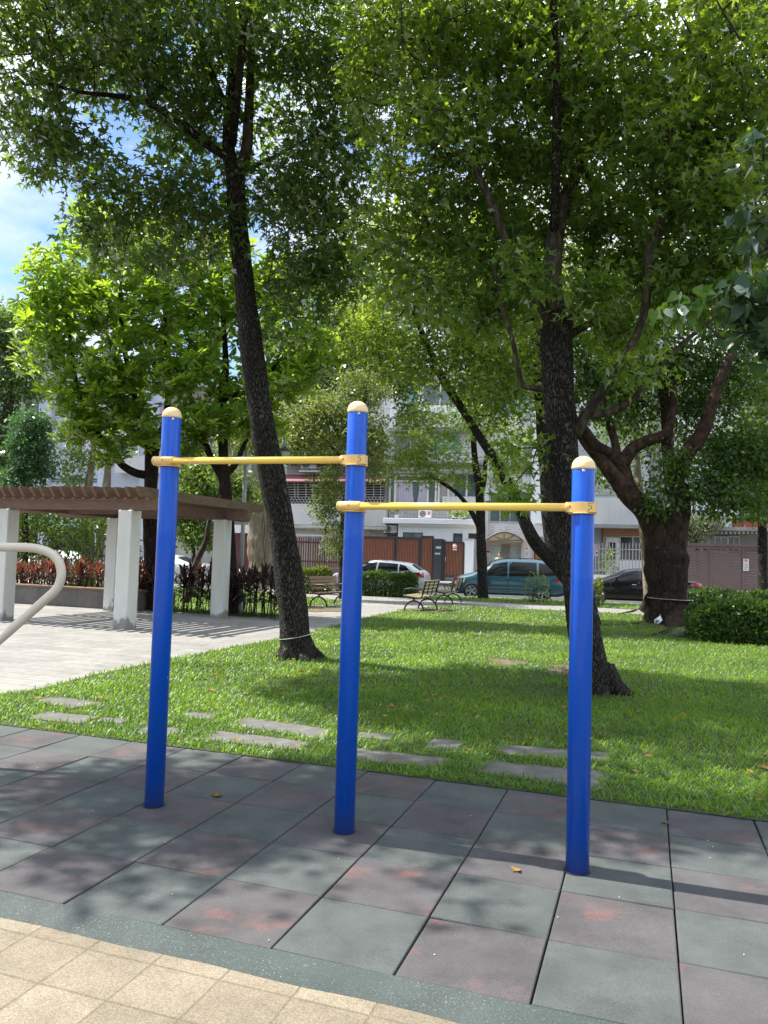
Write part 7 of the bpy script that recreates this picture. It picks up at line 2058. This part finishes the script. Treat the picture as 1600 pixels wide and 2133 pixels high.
no_parking('tall white no parking sign on the pinkish wall by the arched canopy', 1092.5, 1139, 1101.5, 1162, -0.17)
no_parking('tall white no parking sign hung on the brown slatted gate', 1548.5, 1164, 1560, 1189, 0.06)
o, W, H = sign('white notice with a red top by the arched canopy, left of the glass blocks', 1012.5, 1145.5, 1022, 1159, -0.66)
mb = MB(); mb.box(-W * 0.44, W * 0.44, -0.015, -0.012, H * 0.06, H * 0.42); mb.build('red_band', m_sign_r, o)
mb = MB()
for k in range(2): mb.box(-W * 0.38, W * 0.38, -0.015, -0.012, -H * 0.16 - k * H * 0.16, -H * 0.09 - k * H * 0.16)
mb.build('text_line', m_acg, o)
o, W, H = sign('pink and white notices on the grey panel right of the right post', 1233.5, 1134.5, 1246, 1158, -2.68)
mb = MB(); mb.box(-W * 0.5, -W * 0.08, -0.015, -0.012, -H * 0.48, H * 0.48); mb.box(0, W * 0.46, -0.015, -0.012, H * 0.05, H * 0.45); mb.build('pink_sheet', m_sign_p, o)
mb = MB(); mb.box(W * 0.15, W * 0.4, -0.015, -0.012, -H * 0.32, -H * 0.12); mb.build('black_mark', m_sign_k, o)
s_, z_ = fac(947.5, 1139.5, 0.02)
o = thing('sticker', 'round red and white paper sticker on the slatted gate leaf', 'sticker', street(s_, 0.02, z_), ST_A)
mb = MB(); mb.lathe([(0.17, 0.0), (0.17, 0.004), (0.001, 0.004)], 9, Matrix.Translation((0, -0.006, 0.03)) @ UPR); mb.box(-0.12, 0.12, -0.012, -0.004, -0.2, 0.0); mb.build('paper', m_sign_w, o)
mb = MB(); mb.lathe([(0.165, 0.0), (0.165, 0.002), (0.12, 0.002), (0.12, 0.0)], 9, cap=False, M=Matrix.Translation((0, -0.011, 0.03)) @ UPR); mb.bar((-0.06, -0.014, 0.09), (0.05, -0.014, -0.04), 0.03, 0.004, up=(0, 1, 0)); mb.build('red_print', m_sign_r, o)

# potted plants
def pot_plant(label, x, y, t, h, n, lm, seed, spread=0.25, pot=True):
    p = fpt(x, y, t)
    o = thing('potted_plant', label, 'plant', p)
    r = np.random.default_rng(seed)
    mb = MB(); mb.lathe([(0.10, 0.0), (0.15, 0.24), (0.16, 0.25), (0.13, 0.25), (0.12, 0.22), (0.001, 0.22)], 14); mb.build('pot', m_metal_w if pot else m_redpot, o)
    pos = np.stack([r.normal(size=n) * spread, r.normal(size=n) * spread, 0.25 + r.random(n) * h], 1)
    V, F = place_leaves(pos, r.normal(size=(n, 3)) + np.array([0, 0, 0.6]), r.normal(size=(n, 3)), r.uniform(0.15, 0.32, n), T_LANCE)
    np_mesh('foliage', V, F, lm, o)
pot_plant('leafy potted plant on the left end of the white ledge', 826, 1080.2, -1.2, 0.45, 60, m_shrub, 1)
pot_plant('white pot with a small plant on the rusty balcony beside the middle post', 787, 961, -1.5, 0.2, 30, m_shrub, 2, 0.1)
pot_plant('tall light green plant growing behind the metal bar fence', 1268, 1200, -0.9, 1.3, 130, m_shrub, 3, 0.22)
pot_plant('bushy plant with trailing green shoots over the white ledge beneath the right air conditioner', 960, 1081, -0.85, 0.12, 150, m_shrub, 4, 0.4)

# ================================================================== PERSON ACROSS THE STREET
def person(loc, rz, H):
    k = H / 1.72
    J = {'pel': (0, 0, 0.93), 'sp1': (0, 0.0, 1.08), 'sp2': (0, 0.01, 1.24), 'ch': (0, 0.0, 1.36), 'nk': (0, 0.0, 1.455), 'hd0': (0, -0.015, 1.53), 'hd1': (0, -0.02, 1.62), 'hd2': (0, -0.01, 1.685)}
    R_ = {'pel': (0.165, 0.12), 'sp1': (0.14, 0.105), 'sp2': (0.155, 0.11), 'ch': (0.15, 0.11), 'nk': (0.052, 0.055), 'hd0': (0.068, 0.08), 'hd1': (0.077, 0.095), 'hd2': (0.055, 0.07)}
    E_ = [('pel', 'sp1'), ('sp1', 'sp2'), ('sp2', 'ch'), ('ch', 'nk'), ('nk', 'hd0'), ('hd0', 'hd1'), ('hd1', 'hd2')]
    for s, n in ((-1, 'l'), (1, 'r')):
        add = {'sh': ((s * 0.175, 0, 1.385), 0.062), 'el': ((s * 0.235, -0.02, 1.12), 0.043), 'wr': ((s * 0.20, -0.20, 0.96), 0.028), 'pm': ((s * 0.18, -0.265, 0.95), 0.03),
               'hp': ((s * 0.095, 0, 0.86), 0.095), 'kn': ((s * 0.10, -0.01, 0.48), 0.058), 'an': ((s * 0.10, 0.02, 0.09), 0.038), 'to': ((s * 0.11, -0.15, 0.035), 0.032)}
        for f in range(4): add['f%d' % f] = ((s * (0.205 - f * 0.018), -0.335 - 0.012 * (f in (1, 2)), 0.925), 0.0085); add['g%d' % f] = ((s * (0.205 - f * 0.018), -0.36 - 0.012 * (f in (1, 2)), 0.895), 0.008)
        add['t0'] = ((s * 0.14, -0.255, 0.935), 0.011); add['t1'] = ((s * 0.125, -0.295, 0.915), 0.009)
        for q, (p, r) in add.items(): J[q + n] = p; R_[q + n] = (r, r)
        E_ += [('ch', 'sh' + n), ('sh' + n, 'el' + n), ('el' + n, 'wr' + n), ('wr' + n, 'pm' + n), ('pel', 'hp' + n), ('hp' + n, 'kn' + n), ('kn' + n, 'an' + n), ('an' + n, 'to' + n), ('pm' + n, 't0' + n), ('t0' + n, 't1' + n)]
        for f in range(4): E_ += [('pm' + n, 'f%d' % f + n), ('f%d' % f + n, 'g%d' % f + n)]
    names = list(J)
    me = bpy.data.meshes.new('body')
    me.from_pydata([tuple(c * k for c in J[n]) for n in names], [(names.index(a), names.index(b)) for a, b in E_], [])
    root = thing('person', 'dark haired person in a pale patterned top standing behind the blue people carrier', 'person', loc, rz)
    o = bpy.data.objects.new('body', me); COL.objects.link(o)
    sk = o.modifiers.new('skin', 'SKIN')
    for i, n in enumerate(names):
        v = me.skin_vertices[0].data[i]; v.radius = (R_[n][0] * k, R_[n][1] * k); v.use_root = n == 'pel'
    o.modifiers.new('sub', 'SUBSURF').levels = 2
    o.modifiers['sub'].render_levels = 2
    dg = bpy.context.evaluated_depsgraph_get()
    me2 = bpy.data.meshes.new_from_object(o.evaluated_get(dg))
    o.modifiers.clear(); o.data = me2; o.parent = root
    m_skin = mat('skin', (0.50, 0.32, 0.24), (0.46, 0.29, 0.22), 0.6, 20)
    m_topc = mat('patterned_top', (0.66, 0.68, 0.60), (0.25, 0.34, 0.26), 0.8, 18, p0=0.42, p1=0.55)
    m_pants = mat('dark_trousers', (0.05, 0.055, 0.07), rough=0.8)
    me2.materials.clear()
    for m in (m_skin, m_topc, m_pants): me2.materials.append(m)
    for p in me2.polygons:
        p.use_smooth = True
        z, x, y = p.center.z / k, abs(p.center.x) / k, p.center.y / k
        if z > 1.43 or (z < 1.1 and x > 0.15 and y < -0.06) or z < 0.06: p.material_index = 0
        elif z > 0.92 and not (x > 0.15 and z < 1.08): p.material_index = 1
        elif x > 0.16 and z > 0.9: p.material_index = 0
        else: p.material_index = 2
    hb = MB()
    prof = [(0.001, 0.145), (0.055, 0.135), (0.088, 0.10), (0.10, 0.05), (0.10, -0.01), (0.095, -0.05), (0.075, -0.07)]
    hb.lathe([(r * k, z * k) for r, z in prof], 18, Matrix.Translation((0, 0.026 * k, 1.612 * k)) @ Matrix.Rotation(rad(-16), 4, 'X') @ Matrix.Diagonal((0.92, 1.05, 1, 1)))
    hb.build('hair', mat('dark_hair', (0.018, 0.013, 0.011), (0.03, 0.02, 0.016), 0.6, 30), root)
    fb = MB()
    for s in (-1, 1): fb.lathe([(0.001, -0.008), (0.010, 0), (0.001, 0.008)], 8, Matrix.Translation((s * 0.03 * k, -0.108 * k, 1.595 * k)))
    fb.build('eyes', m_dark, root)
    fb = MB(); fb.lathe([(0.012, -0.02), (0.008, 0.012), (0.001, 0.03)], 8, Matrix.Translation((0, -0.112 * k, 1.565 * k))); fb.bar((-0.022 * k, -0.098 * k, 1.527 * k), (0.022 * k, -0.098 * k, 1.527 * k), 0.006, 0.008); fb.build('nose_mouth', mat('lip', (0.42, 0.2, 0.17), rough=0.6), root)
    for s in (-1, 1):
        fb = MB(); fb.lathe([(0.001, -0.03), (0.014, -0.01), (0.016, 0.012), (0.001, 0.03)], 8, Matrix.Translation((s * 0.082 * k, -0.01 * k, 1.585 * k))); fb.build('ear', m_skin, root)
pp = fpt(1040, 1160, 1.3)
person((pp.x, pp.y, 0.135), rad(-10), 1.80)

# overhead cable slung along the facades
mb = MB()
pts = []
for k in range(25):
    x = 570 + k * 20
    pts.append(fpt(x, 972 + 3 * math.sin(k * 0.55) + 0.014 * (x - 570), -1.2))
mb.tube(pts, 0.028, 6)
tag(mb.build('overhead_cable', m_trim), 'black cable slung along the fronts of the buildings', 'cable')
